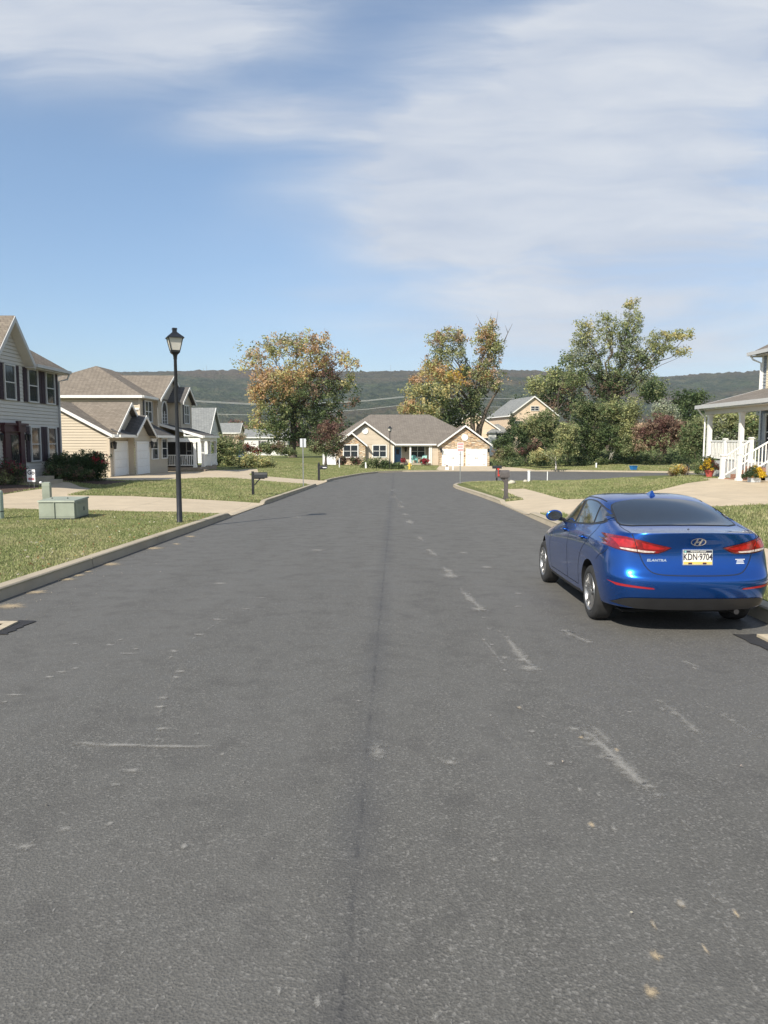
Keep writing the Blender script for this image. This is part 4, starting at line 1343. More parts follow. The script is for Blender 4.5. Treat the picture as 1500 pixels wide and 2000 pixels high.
def crooked(p0, p1, n=6, amp=.05, sag=0.0):
    p0, p1 = Vector(p0), Vector(p1); L = (p1 - p0).length
    out_ = []
    for k in range(n + 1):
        t = k / n
        w_ = math.sin(t * math.pi) * amp * L
        out_.append(p0.lerp(p1, t) + Vector((rng.normal(), rng.normal(), rng.normal() * .4)) * w_ * .6 + Vector((0, 0, sag * L * math.sin(t * math.pi))))
    return out_


def tree(name, label, cat, base, dist, blobs, trunk, rc=.8, leaf=.3, n_per=26, dens=2.2, bark=None, group=None, fork=None, twigs=.5, bare=(), jit=.22, stems=1, limb=1.0):
    """base and blobs in view pixels at the tree's distance; trunk = radius in metres"""
    b = P(base[0], base[1], dist) if not isinstance(base, Vector) else base
    root = empty(name, b, label, cat, group)
    C_, Rr, K = blob_clumps(blobs, dist, dens, rc)
    mb = MB()
    cen_ = [(P(q[0], q[1], dist + q[4]), q) for q in blobs]
    fk = P(fork[0], fork[1], dist) if fork else b.lerp(cen_[0][0], .45)
    if stems == 1:
        tp = crooked(b, fk, 5, .015)
        mb.tube([b + Vector((0, 0, -.3))] + tp, [trunk * 1.5, trunk * 1.25] + [trunk * (1 - .06 * k) for k in range(1, len(tp))], 9)
    ends = []
    for c, q in cen_:
        st = fk if stems == 1 else b + Vector((rng.normal() * .3, rng.normal() * .3, 0))
        pts_ = crooked(st, c, 7, .07, .03)
        L = (c - st).length
        r0 = trunk * .36 * limb * min(1, .35 + L / 14)
        mb.tube(pts_, [max(.02, r0 * (1 - .88 * k / 7)) for k in range(8)], 6)
        ends.append((pts_, r0))
    for k in range(len(C_)):
        if rng.random() < twigs * .3:
            j = int(np.argmin([(Vector(C_[k]) - c).length for c, q in cen_]))
            pts_, r0 = ends[j]
            s = pts_[3 + rng.integers(4)]
            mb.tube(crooked(s, C_[k], 3, .07), [r0 * .22 + .01, r0 * .14 + .008, r0 * .08 + .006, .006], 4, False)
    for pl, r0 in bare:
        pts_ = [P(x, y, dist) for x, y in pl]
        mb.tube(pts_, [r0 * (1 - .8 * k / (len(pts_) - 1)) for k in range(len(pts_))], 6)
    mb.build('trunk', bark or M_bark, root, smooth=True)
    leaf_mesh('crown', root, C_, Rr, K, n_per, leaf, jit=jit, off=b)
    return root


# ---- the three big trees
tree('maple_tree', 'big round maple turning orange on its left, standing left of the street end', 'tree', (571, 893), 116,
     [(497, 703, 34, 22, 0, 'pk ye yg'), (535, 678, 34, 24, -2, 'pk yg ye ol'), (578, 676, 30, 22, 2, 'yg ol pk'), (612, 672, 36, 26, 0, 'orr pk yg'),
      (632, 700, 30, 26, 2, 'pk orr ol'), (668, 702, 18, 16, 0, 'ye yg orr'), (688, 712, 16, 14, -1, 'ye orr yg'),
      (520, 742, 34, 26, -3, 'orr pk orr ye'), (560, 738, 40, 26, -4, 'orr orr ye yg'), (600, 722, 44, 30, 0, 'yg ye orr'), (640, 738, 38, 28, 0, 'pu br ol gr'),
      (502, 772, 20, 30, -3, 'orr orr ye'), (498, 812, 14, 22, -2, 'orr ye yg'), (535, 780, 40, 34, -2, 'ol gr yg orr'), (585, 770, 44, 34, -2, 'ol gr yg br'), (640, 768, 42, 30, 0, 'gr dg ol'),
      (680, 752, 20, 20, 0, 'ye ol gr'), (690, 786, 14, 12, 0, 'dg br'), (560, 815, 44, 28, -2, 'gr dg ol'), (612, 812, 42, 30, -1, 'dg gr gr ol'), (530, 838, 34, 20, -2, 'gr ol yg'),
      (590, 848, 40, 18, 0, 'dg gr'), (650, 815, 26, 26, 0, 'dg gr br'), (648, 846, 22, 18, 0, 'pu dg br'), (545, 858, 24, 12, 0, 'gr ol')],
     .62, rc=.85, leaf=.34, n_per=23, dens=1.45, fork=(573, 806), twigs=.45)
tree('maple_tree', 'tall two-lobed tree of gold and green leaves rising behind the brown bungalow roof', 'tree', (925, 872), 122,
     [(955, 645, 24, 18, 0, 'orr ye ol'), (945, 668, 26, 22, 0, 'yg orr ol'), (968, 676, 20, 24, 0, 'yg ol ye'), (952, 708, 30, 26, 1, 'ol yg pk sv'), (966, 742, 22, 20, 0, 'pk ol yg'), (935, 738, 28, 24, 0, 'ol orr yg'),
      (850, 663, 20, 16, 0, 'pk orr yg'), (876, 658, 24, 18, 0, 'pk yg ol'), (896, 656, 16, 16, 0, 'yg pk'), (862, 690, 24, 18, 0, 'yg ol sv'), (892, 688, 18, 20, 0, 'ol sv yg'),
      (850, 712, 26, 16, 0, 'ol yg orr'), (842, 728, 30, 18, -1, 'orr ye'), (878, 736, 32, 22, -2, 'ye yg orr gold'), (812, 742, 20, 12, -1, 'orr pk'), (816, 768, 28, 20, -2, 'yg ol ye'), (858, 768, 38, 24, -3, 'ol yg gr ye'),
      (798, 796, 24, 18, -3, 'orr ye yg orr'), (832, 802, 34, 20, -3, 'ye yg ol'), (880, 800, 40, 26, -1, 'gr dg ol'), (924, 772, 28, 26, 0, 'dg gr ol'), (926, 805, 24, 20, 0, 'dg gr ol'), (890, 826, 30, 14, 0, 'dg gr'),
      (905, 720, 14, 22, 1, 'gr ol')],
     .5, rc=.8, leaf=.34, n_per=24, dens=1.6, fork=(922, 800), twigs=.4,
     bare=[([(934, 860), (938, 835), (950, 800), (964, 775), (976, 758)], .5), ([(932, 850), (934, 830), (930, 822)], .42), ([(984, 668), (992, 650), (1001, 632)], .09), ([(992, 650), (986, 634)], .05), ([(955, 630), (960, 612)], .05),
           ([(943, 640), (930, 615)], .05), ([(968, 640), (973, 606)], .05), ([(892, 660), (890, 632)], .05), ([(835, 712), (820, 698)], .06)])
tree('poplar_tree', 'tall silvery green tree with three leaning leafy plumes above the thicket', 'tree', (1190, 888), 106,
     [(1142, 642, 22, 18, 0, 'ye yg ol'), (1140, 668, 28, 24, 0, 'yg ol sv'), (1130, 700, 30, 22, 0, 'ol sv gr'), (1150, 720, 30, 24, 0, 'ol gr sv'), (1120, 742, 30, 16, 0, 'ol gr'),
      (1182, 625, 16, 16, 0, 'yg sv ol'), (1190, 652, 22, 22, 0, 'ol sv yg'), (1232, 602, 14, 18, 0, 'yg ol ye'), (1232, 630, 30, 22, 0, 'sv ol yg'), (1226, 662, 32, 24, 0, 'sv ol gr'), (1215, 695, 30, 26, 0, 'gr ol sv'),
      (1245, 690, 20, 20, 0, 'ol sv'), (1280, 662, 18, 14, 0, 'yg ol'), (1312, 658, 26, 13, 0, 'yg ye ol'), (1340, 656, 18, 8, 0, 'ye yg'), (1290, 684, 32, 14, 0, 'yg ol'), (1330, 688, 20, 7, 0, 'yg ye'),
      (1262, 708, 28, 16, 0, 'ol sv gr'), (1200, 735, 40, 26, 0, 'dg gr ol'), (1250, 738, 30, 18, 0, 'gr ol sv'), (1185, 768, 44, 22, 0, 'dg gr br'), (1165, 700, 16, 26, 1, 'ol gr')],
     .45, rc=.62, leaf=.27, n_per=24, dens=1.35, fork=(1192, 790), twigs=.4, limb=1.2)
tree('round_tree', 'round olive green tree rising behind the peach gable left of the tall silvery tree', 'tree', (1075, 880), 150,
     [(1105, 712, 14, 22, -8, 'ol gr'), (1085, 742, 34, 24, 0, 'ol yg gr'), (1050, 755, 30, 18, 0, 'ol yg'), (1110, 760, 34, 26, 0, 'gr ol br'), (1075, 785, 40, 22, 0, 'br gr dg'), (1125, 795, 34, 24, 0, 'dg br gr'), (1015, 790, 24, 20, 25, 'dg gr'), (1000, 800, 24, 18, 25, 'dg gr')],
     .45, rc=1.1, leaf=.42, n_per=26, dens=2.0)
tree('dark_tree', 'dark green broad tree left of the porch of the slate house', 'tree', (1345, 890), 100,
     [(1340, 782, 30, 22, 0, 'dg gr'), (1362, 776, 18, 14, 0, 'gr dg'), (1330, 812, 34, 26, 0, 'dg gr'), (1362, 818, 24, 26, 0, 'dg gr bg'), (1270, 760, 34, 16, 0, 'dg gr ol'), (1280, 775, 26, 16, 0, 'dg gr')],
     .3, rc=.7, leaf=.28, n_per=26, dens=2.2)
tree('silver_shrub_tree', 'small tree with pale silver foliage above the reddish bush', 'tree', (1298, 880), 84,
     [(1298, 800, 20, 18, 0, 'sv'), (1284, 816, 18, 18, 0, 'sv ol'), (1314, 818, 18, 16, 0, 'sv sv ol')], .14, rc=.45, leaf=.2, n_per=26, dens=2.0)
tree('small_tree', 'small dark reddish tree on a thin trunk beside the white panel fence', 'tree', (636, 905), 86,
     [(640, 838, 22, 16, 0, 'pu br'), (655, 858, 24, 18, 0, 'pu dg br ol'), (625, 866, 22, 16, 0, 'dg pu ol'), (652, 878, 22, 14, 0, 'dg gr br'), (618, 878, 14, 10, 0, 'ol dg')], .13, rc=.5, leaf=.2, n_per=26, dens=2.0, fork=(637, 880))

# ---- the thicket on the right, bush by bush
THK = [
    ('birch_tree', 'slender pale-stemmed birch clump in the middle of the thicket', 'tree', (1148, 898), 86, [(1140, 800, 26, 26, 0, 'gr ol dg'), (1165, 812, 26, 26, 0, 'gr ol'), (1130, 842, 26, 26, 0, 'gr dg'), (1160, 856, 26, 26, 0, 'gr ol dg'), (1145, 880, 26, 14, 0, 'gr dg')], M_bark_w),
    ('birch_tree', 'leafy birch with thin white stems right of the middle of the thicket', 'tree', (1192, 898), 84, [(1200, 800, 26, 22, 0, 'ol gr yg'), (1215, 825, 24, 24, 0, 'yg ol gr'), (1190, 848, 26, 28, 0, 'gr dg'), (1212, 868, 22, 22, 0, 'gr ol')], M_bark_w),
    ('tall_shrub', 'tall yellow-green shrub between the thicket and the reddish bush', 'shrub', (1240, 898), 82, [(1238, 800, 18, 24, 0, 'yg ol'), (1232, 838, 18, 26, 0, 'yg ol'), (1228, 874, 18, 20, 0, 'ol gr')], None),
    ('bushy_shrub', 'rounded mid green shrub in front of the peach gable', 'shrub', (1052, 898), 92, [(1068, 822, 24, 22, 0, 'gr ol'), (1046, 836, 30, 24, 0, 'gr ol yg'), (1018, 846, 18, 22, 0, 'gr dg'), (1062, 862, 26, 22, 0, 'gr ol'), (1036, 872, 28, 18, 0, 'gr dg'), (1082, 848, 16, 26, 0, 'gr dg')], None),
    ('dark_cedar', 'narrow dark cedar at the corner of the white wing', 'tree', (1000, 890), 98, [(1001, 822, 7, 12, 0, 'dg'), (1000, 842, 10, 18, 0, 'dg'), (994, 862, 12, 14, 0, 'dg bg')], None),
    ('bushy_shrub', 'yellow-green shrub at the foot of the thicket near the sapling', 'shrub', (1104, 900), 82, [(1108, 846, 22, 22, 0, 'yg ol'), (1104, 872, 26, 20, 0, 'yg ol gr'), (1086, 884, 16, 12, 0, 'ol gr')], None),
    ('dark_shrub', 'dark purple-brown shrub low in the thicket left of the yellow-green one', 'shrub', (1032, 902), 84, [(1032, 880, 20, 14, 0, 'pu dg'), (1045, 868, 14, 12, 0, 'br dg')], None),
    ('low_shrub', 'low olive shrub at the right corner of the stone garage', 'shrub', (978, 906), 88, [(976, 888, 14, 12, 0, 'ol br'), (992, 880, 14, 14, 0, 'ol gr'), (972, 868, 10, 12, 0, 'gr dg'), (985, 858, 12, 10, 0, 'dg gr')], None),
    ('low_shrub', 'low lime coloured shrub right of the stone garage', 'shrub', (1066, 900), 80, [(1062, 888, 22, 10, 0, 'yg ye ol'), (1046, 892, 14, 8, 0, 'yg ol')], None),
    ('reddish_bush', 'wide reddish brown bush in front of the silver tree', 'shrub', (1288, 900), 80, [(1262, 842, 26, 18, 0, 'br pu pk'), (1298, 832, 30, 20, 0, 'br pu'), (1324, 842, 20, 20, 0, 'br pu pk'), (1282, 862, 34, 18, 0, 'br ol pu'), (1256, 868, 16, 14, 0, 'br pk ol')], None),
    ('green_bush', 'olive green bush between the reddish bush and the porch', 'shrub', (1358, 896), 74, [(1350, 846, 22, 24, 0, 'ol gr'), (1366, 868, 18, 24, 0, 'ol gr dg'), (1340, 876, 20, 18, 0, 'gr ol'), (1368, 832, 10, 20, 0, 'ol')], None),
    ('leafy_bush', 'leafy light green bush seen between the two white porch posts', 'shrub', (1420, 892), 66, [(1400, 822, 24, 24, 0, 'ol sv yg'), (1432, 816, 26, 24, 0, 'ol yg sv'), (1410, 856, 26, 22, 0, 'ol sv gr'), (1446, 850, 24, 26, 0, 'gr ol dg')], None),
    ('leafy_bush', 'leafy green bush seen right of the second white porch post', 'shrub', (1470, 892), 62, [(1466, 828, 22, 26, 0, 'gr ol yg'), (1474, 862, 22, 22, 0, 'sv ol gr'), (1490, 840, 18, 24, 0, 'gr')], None),
    ('golden_shrub', 'small gold leaved shrub in the bed left of the red flower pot', 'shrub', (1322, 932), 34, [(1322, 918, 14, 9, 0, 'ye gold yg'), (1334, 917, 10, 8, 0, 'ye orr'), (1312, 924, 9, 5, 0, 'br ye')], None),
    ('green_shrub', 'dark leafy shrub at the foot of the white porch corner', 'shrub', (1392, 928), 33.3, [(1385, 905, 16, 14, 0, 'gr dg'), (1368, 916, 12, 11, 0, 'gr ol'), (1402, 906, 12, 14, 0, 'dg gr')], None),
]
for i, (nm, lb, ct, bs_, ds, bl, bk) in enumerate(THK):
    tree(nm, lb, ct, bs_, ds, bl, .09 if bk is None else .07, rc=.38 if ds > 50 else .14, leaf=.19 if ds > 50 else .075, n_per=24, dens=2.3, bark=bk, stems=3, twigs=.12, limb=1.4, group='shrubs of the thicket' if ds > 60 else None)
# undergrowth at the foot of the thicket
n = 1500
ux = rng.uniform(965, 1395, n); ud = rng.uniform(84, 97, n)
C_ = [];
for a, d_ in zip(ux, ud):
    p = P(a, 905, d_); C_.append((p.x, p.y, H1(p.x, p.y) + rng.uniform(.05, .55 + .8 * abs(math.sin(a / 17 + math.sin(a / 7))) * (1 if d_ > 87 else .5) + (d_ > 92) * 1.1)))
keys = [PAL[k] for k in ('gr', 'dg', 'gr', 'dg', 'ol')]
leaf_mesh('undergrowth', None, C_, np.full(n, .42), [np.array(keys[rng.integers(5)]) * (.8 + .4 * rng.random()) for _ in range(n)], 26, .17, kind='stuff')
# little sapling with a bare trunk on the far lawn
tree('sapling', 'little pale-trunked sapling on the far lawn in front of the thicket', 'tree', (1086, 912), 76, [(1080, 888, 18, 7, 0, 'yg ol'), (1092, 882, 12, 8, 0, 'yg ye')], .07, rc=.35, leaf=.16, n_per=20, dens=1.6, bark=M_bark_w, fork=(1085, 892), bare=[([(1085, 900), (1074, 893), (1066, 888)], .05)])

# ---- left of the street
LFT = [
    ('leafy_bush', 'tall leafy green bush at the end of the white railed porch', 'shrub', (440, 918), 76, [(436, 868, 22, 16, 0, 'gr ol yg'), (425, 888, 14, 24, 0, 'ol gr'), (450, 892, 22, 22, 0, 'yg ol gr'), (436, 906, 22, 12, 0, 'ol gr'), (462, 872, 14, 12, 0, 'gr ol')]),
    ('burgundy_bush', 'low burgundy bush behind the golden juniper', 'shrub', (490, 892), 84, [(484, 876, 15, 8, 0, 'rd br pu'), (500, 882, 12, 6, 0, 'rd ol')]),
    ('golden_juniper', 'spreading golden green juniper at the edge of the far drive', 'shrub', (500, 918), 72, [(486, 900, 24, 14, 0, 'ye yg ol'), (508, 904, 24, 12, 0, 'yg ye ol'), (524, 908, 14, 8, 0, 'yg ol'), (478, 912, 22, 8, 0, 'ol dg')]),
    ('olive_bush', 'olive bush behind the golden juniper below the maple', 'shrub', (525, 890), 92, [(522, 876, 18, 12, 0, 'ol gr'), (545, 874, 16, 9, 0, 'ol br'), (560, 882, 20, 6, 0, 'gr ol')]),
    ('pink_shrub', 'pale pink blooming shrub row below the long grey roof', 'shrub', (440, 872), 130, [(422, 855, 14, 5, 0, 'pk sv'), (445, 856, 18, 5, 0, 'pk sv br'), (470, 853, 12, 6, 0, 'pk sv')]),
]
for nm, lb, ct, bs_, ds, bl in LFT:
    tree(nm, lb, ct, bs_, ds, bl, .08, rc=.38, leaf=.19, n_per=24, dens=2.2, stems=3, twigs=.1)
tree('yew_bush', 'large dark green bush with few red blooms at the corner of the grey house', 'bush', (150, 943), 36.5,
     [(118, 905, 28, 20, 0, 'dg gr dg'), (150, 906, 30, 22, 0, 'dg gr'), (178, 902, 26, 20, 0, 'dg bg'), (112, 925, 24, 16, -1, 'dg gr br'), (145, 926, 34, 16, -1, 'dg gr br'), (182, 922, 24, 20, 0, 'dg bg'), (196, 908, 11, 16, 0, 'dg gr')],
     .06, rc=.2, leaf=.075, n_per=44, dens=2.6, stems=4, twigs=.1)
rf = P(192, 897, 36.2)
leaf_mesh('red_blossom', bpy.data.objects['yew_bush'], [rf + Vector((rng.normal() * .16, rng.normal() * .1, rng.normal() * .13)) for _ in range(26)], np.full(26, .09), [np.array((.60, .08, .10)) * (.7 + .5 * rng.random()) for _ in range(26)], 12, .06, off=P(150, 943, 36.5))
tree('rose_bush', 'straggly rose bush with dark pink blooms before the maroon front door', 'bush', (18, 952), 31.5,
     [(10, 915, 22, 18, 0, 'dg pu br'), (34, 920, 18, 18, 0, 'dg br ol'), (-12, 918, 20, 20, 0, 'dg br'), (20, 938, 30, 12, 0, 'dg ol br'), (3, 932, 16, 14, -.6, 'ol br yg'), (-16, 938, 22, 14, 0, 'dg')],
     .05, rc=.17, leaf=.06, n_per=30, dens=1.9, stems=5, twigs=.3)
C_ = [P(rng.uniform(-8, 50), rng.normal(908, 9), 31.3 + rng.uniform(-.5, .3)) for _ in range(34)]
leaf_mesh('pink_blossom', bpy.data.objects['rose_bush'], C_, np.full(34, .05), [np.array((.32, .04, .08)) * (.5 + .6 * rng.random()) for _ in range(34)], 7, .055, off=P(18, 952, 31.5))
# shrubs in front of the stone house
FR = [('boxwood', 'round green boxwood left of the lamp post on the far lawn', (722, 920), [(722, 907, 14, 11), (712, 910, 9, 9), (733, 901, 10, 8)], 'gr ol'),
      ('boxwood', 'spreading green juniper at the foot of the far lamp post', (758, 921), [(750, 908, 16, 10), (768, 912, 18, 8), (782, 915, 9, 6)], 'gr dg')]
for nm, lb, bs_, bl, cc in FR:
    tree(nm, lb, 'shrub', bs_, 79, [(*q, 0, cc) for q in bl], .06, rc=.3, leaf=.14, n_per=30, dens=2.3, stems=3, twigs=.08)
for px, lb in ((668, 'dark low bush under the stone gable window, left one'), (694, 'dark low bush under the stone gable window, right one')):
    tree('low_bush', lb, 'shrub', (px, 910), 92.5, [(px, 900, 12, 8, 0, 'pu dg')], .05, rc=.3, leaf=.15, n_per=26, dens=2.2, stems=2, twigs=.05)
tree('red_flowers', 'small red flowering bush before the porch chairs', 'shrub', (829, 909), 94.6, [(828, 900, 9, 5, 0, 'rd flower gr')], .03, rc=.2, leaf=.12, n_per=24, dens=2.0, stems=2, twigs=0)
tree('red_flowers', 'small red flower tub beside the porch step of the bungalow', 'shrub', (788, 907), 94.6, [(787, 899, 5, 4, 0, 'flower rd')], .03, rc=.16, leaf=.12, n_per=24, dens=2.0, stems=2, twigs=0)

# ---- distant woods at the foot of the ridge
def far_woods(name, n, d0, d1, h0, h1, spread, cols, rc, leaf, npr, x0=-1, x1=1):
    C_, Rr, K = [], [], []
    for _ in range(n):
        d_ = rng.uniform(d0, d1); x = rng.uniform(x0, x1) * spread * d_
        hh_ = h0 + (h1 - h0) * (.5 + .5 * math.sin(x / 23 + math.sin(x / 9) + d_ / 31)) * rng.uniform(.6, 1)
        k = np.array(PAL[cols[rng.integers(len(cols))]]) * (.7 + .5 * rng.random())
        for z in np.arange(-2, hh_, rc * 1.1):
            C_.append((x + rng.normal() * rc * .6, d_ + rng.normal() * rc * .6, z)); Rr.append(rc * (1.15 - .4 * z / (hh_ + 1))); K.append(k * (.9 + .2 * rng.random()))
    leaf_mesh(name, None, C_, Rr, K, npr, leaf, kind='stuff')


far_woods('far_wood', 520, 255, 380, 5, 9.5, .6, ('br', 'dg', 'ol', 'pu', 'gr', 'dg'), 2.2, 1.25, 18)
far_woods('far_wood', 620, 600, 900, 9, 19, .62, ('br', 'dg', 'gr', 'pu', 'dg', 'ol'), 4.5, 2.6, 16)

# ---- real blades on the nearest lawns
def blades(name, n, pxr, dr, hh_, test):
    d_ = rng.uniform(dr[0] ** .5, dr[1] ** .5, n * 2) ** 2
    x = rng.uniform(pxr[0], pxr[1], n * 2)
    ok = test(x, d_) & ~inpoly(x, d_, ROAD)
    x, d_ = x[ok][:n], d_[ok][:n]
    n = len(x)
    z = hgt(x, d_)
    a = rng.uniform(0, 2 * math.pi, n); w_ = .006 + .004 * rng.random(n) + .0004 * d_
    patch = .5 + .5 * np.sin(x * 2.3 + np.sin(d_ * 1.7)) * np.sin(d_ * 1.1 + 1.2 * np.sin(x * .9))
    h = hh_ * (.35 + .8 * rng.random(n)) * (.7 + .5 * patch)
    b0 = np.column_stack([x - np.cos(a) * w_, d_ - np.sin(a) * w_, z - .005]); b1 = np.column_stack([x + np.cos(a) * w_, d_ + np.sin(a) * w_, z - .005])
    tip = np.column_stack([x + rng.normal(size=n) * h * .45, d_ + rng.normal(size=n) * h * .45, z + h])
    V = np.stack([b0, b1, tip], 1).reshape(-1, 3)
    green = np.array([.29, .31, .135]); dry = np.array([.37, .35, .18]); dk = np.array([.24, .275, .11]); straw = np.array([.46, .42, .25])
    u = rng.random((n, 1)); pz = (patch[:, None] * .55 + u * .6)
    col = np.where(pz < .45, dk, np.where(pz < .75, green, dry)); col = 1.12 * np.where(rng.random((n, 1)) < .08, straw, col) * (.88 + .24 * rng.random((n, 1)))
    me = bpy.data.meshes.new(name)
    me.vertices.add(3 * n); me.vertices.foreach_set('co', V.ravel().astype(np.float32))
    me.loops.add(3 * n); me.loops.foreach_set('vertex_index', np.arange(3 * n, dtype=np.int32))
    me.polygons.add(n); me.polygons.foreach_set('loop_start', np.arange(0, 3 * n, 3, dtype=np.int32)); me.polygons.foreach_set('loop_total', np.full(n, 3, np.int32))
    me.update(calc_edges=True)
    at = me.attributes.new('tint', 'FLOAT_COLOR', 'POINT')
    at.data.foreach_set('color', np.concatenate([np.repeat(col, 3, 0), np.ones((3 * n, 1))], 1).ravel().astype(np.float32))
    me.materials.append(M_leaf)
    o = bpy.data.objects.new(name, me); COL.objects.link(o); o['kind'] = 'stuff'


blades('grass', 150000, (-16, -4.7), (8.0, 24), .045, lambda x, y: (x < lx(y) - .2) & ~inpoly(x, y, DRIVE1) & (x > -.56 * y))
blades('grass', 60000, (-20, -4.7), (26, 45), .07, lambda x, y: (x < lx(y) - .2) & ~inpoly(x, y, DRIVE1) & ~inpoly(x, y, DRIVE2) & ~inpoly(x, y, BED1) & ~inpoly(x, y, BED2) & (x > -.56 * y))
blades('grass', 90000, (4.1, 20), (8, 50), .06, lambda x, y: (x > 4.2 + .0154 * y + (y > 28) * .1) & ~inpoly(x, y, DRIVER) & ~inpoly(x, y, WALKR1) & ~inpoly(x, y, WALKR0) & (x < .56 * y) & ~((x > 14.8) & (y > 20)))

blades('grass', 70000, (-16, 18), (52, 92), .09, lambda x, y: (dpoly(x, y, LEFT) > .35) & (dpoly(x, y, RIGHT) > .35) & ~inpoly(x, y, DRIVE2) & ~inpoly(x, y, DRIVEF) & ~((y > 91.5) & (x > -8)))
blades('grass', 40000, (15, 42), (68, 88), .09, lambda x, y: (dpoly(x, y, LEFT) > .35) & ~inpoly(x, y, DRIVEF) & (x < .46 * y))


# ------------------------------------------------------------------ street furniture and small things
def lamp_post(base, label, rz=0.0, scale=1.0, proto=None):
    root = empty('street_lamp', base, label, 'lamp post', 'black lamp posts along the street', rz)
    root.scale = (scale,) * 3
    if proto:
        for ch in proto.children:
            c = ch.copy(); COL.objects.link(c); c.parent = root
            for g in ch.children:
                d_ = g.copy(); COL.objects.link(d_); d_.parent = c
        return root
    mb = MB()
    mb.lathe((0, 0, 0), [(.085, -.1), (.085, .02), (.068, .05), (.062, 1.2), (.060, 1.62), (.052, 1.66), (.048, 2.2), (.038, 3.98), (.045, 4.0), (.045, 4.05), (.055, 4.07), (.055, 4.12)], 14)
    mb.build('pole', M_iron, root, smooth=35, local=True)
    mb = MB()

    def sq(h, z): return [(-h, -h, z), (h, -h, z), (h, h, z), (-h, h, z)]
    def frus(m, h0, z0, h1, z1): m.hexa(sq(h0, z0) + sq(h1, z1))
    frus(mb, .06, 4.10, .105, 4.15); frus(mb, .105, 4.15, .11, 4.20)
    for sx in (-1, 1):
        for sy in (-1, 1):
            mb.tube([(sx * .103, sy * .103, 4.19), (sx * .168, sy * .168, 4.49)], .011, 4)
    frus(mb, .205, 4.485, .19, 4.505); frus(mb, .195, 4.505, .055, 4.63); frus(mb, .05, 4.63, .05, 4.70); frus(mb, .062, 4.70, .05, 4.73)
    hd = mb.build('lantern_frame', M_iron, root, local=True)
    mb = MB(); frus(mb, .098, 4.20, .162, 4.485)
    g = mb.build('lamp_glass', M_lampglass, hd, local=True)
    return root


lp1 = lamp_post(P(351, 1020, 18.0), 'tall black lamp post standing on the near left lawn by the kerb', R(24))
b1 = P(351, 1020, 18.0); lp1.location.z = H1(b1.x, b1.y)
bpy.context.view_layer.update()
b2 = P(761.5, 919, 78.5)
lamp_post(b2, 'distant black lamp post among the shrubs before the stone bungalow', R(40), 1.0, lp1)


def mailbox_mesh(w_, l_, h_, n=9):
    """round topped box, long axis x"""
    pr = [(-w_ / 2, 0), (w_ / 2, 0)] + [(w_ / 2 * math.cos(a), h_ - w_ / 2 + w_ / 2 * math.sin(a)) for a in np.linspace(0, math.pi, n)]
    mb = MB(); mb.prism([(0, a, b) for a, b in pr], (l_, 0, 0))
    return mb


M_mbox = plain('mailbox_black', (.02, .021, .023), .35, var=.2)
M_mgrey = plain('mailbox_taupe', (.095, .085, .082), .55, var=.25, scale=12)
M_red = plain('flag_red', (.55, .045, .03), .5)
M_white = plain('white_plastic', (.78, .79, .80), .4, var=.03)
# 1 left
p = G(494.4, 967); r = empty('mailbox', p, 'black mailbox with diagonal brace on the left lawn before the far drive', 'mailbox')
mb = MB(); mb.box(-.05, .05, -.05, .05, -.1, .98); mb.prism([(-.05, -.05, .98), (.05, -.05, .98), (.05, .05, .98), (-.05, .05, .98)], (0, 0, .03)); mb.obox((.03, -.03, .42), (.0, .06, 0), (.06, 0, .0), (.26, 0, .3)); mb.box(.05, .5, -.04, .04, .69, .73)
mb.build('post', M_mbox, r, local=True)
mb = mailbox_mesh(.2, .54, .24); bx = mb.build('box', M_mbox, r, local=True, smooth=30); bx.location = (.07, 0, .73)
# 2 fancy
p = G(623, 938); r = empty('mailbox', p, 'black mailbox on a thick finial post at the corner of the street end', 'mailbox')
mb = MB(); mb.box(-.08, .08, -.08, .08, -.1, 1.08); mb.lathe((0, 0, 0), [(.1, 1.08), (.1, 1.12), (.05, 1.16), (.06, 1.2), (.04, 1.26), (.01, 1.28)], 10); mb.box(.08, .5, -.05, .05, .78, .83)
mb.build('post', M_mbox, r, local=True)
bx = mailbox_mesh(.19, .5, .22).build('box', M_mbox, r, local=True, smooth=30); bx.location = (.1, 0, .83)
mb = MB(); mb.box(.18, .45, -.104, -.097, .05, .1); pl = mb.build('number_plate', M_white, bx, local=True)
# 3 right
p = G(988, 975); r = empty('mailbox', p, 'taupe mailbox with red flag on a moulded post on the right corner lawn', 'mailbox', rz=R(6))
mb = MB(); mb.box(-.065, .065, -.065, .065, -.1, .84); mb.box(-.045, .045, -.072, -.06, .06, .78); mb.box(-.085, .085, -.085, .085, .0, .1)
mb.prism([(-.065, -.03, .62), (-.065, -.03, .84), (-.24, -.03, .84)], (0, .06, 0)); mb.box(-.4, .1, -.1, .1, .84, .87)
mb.build('post', M_mgrey, r, local=True)
bx = mailbox_mesh(.22, .52, .26).build('box', M_mgrey, r, local=True, smooth=30); bx.location = (-.41, 0, .87)
mb = MB(); mb.box(-.012, .012, -.14, -.12, .05, .34); mb.box(-.05, .045, -.142, -.122, .28, .33); mb.box(-.015, .05, -.13, -.11, .03, .10); fo = mb.build('flag', M_red, bx, local=True); fo.location = (.06, 0, 0)
# 4 far side behind it
p = P(970, 942, 49.6); p.z = H1(p.x, p.y); r = empty('mailbox', p, 'dark flat mailbox peeking over the taupe mailbox with the red flag', 'mailbox')
mb = MB(); mb.box(-.05, .05, -.05, .05, -.1, .9); mb.build('post', M_mbox, r, local=True)
bx = mailbox_mesh(.22, .62, .2).build('box', M_mbox, r, local=True, smooth=30); bx.location = (-.3, 0, .86)

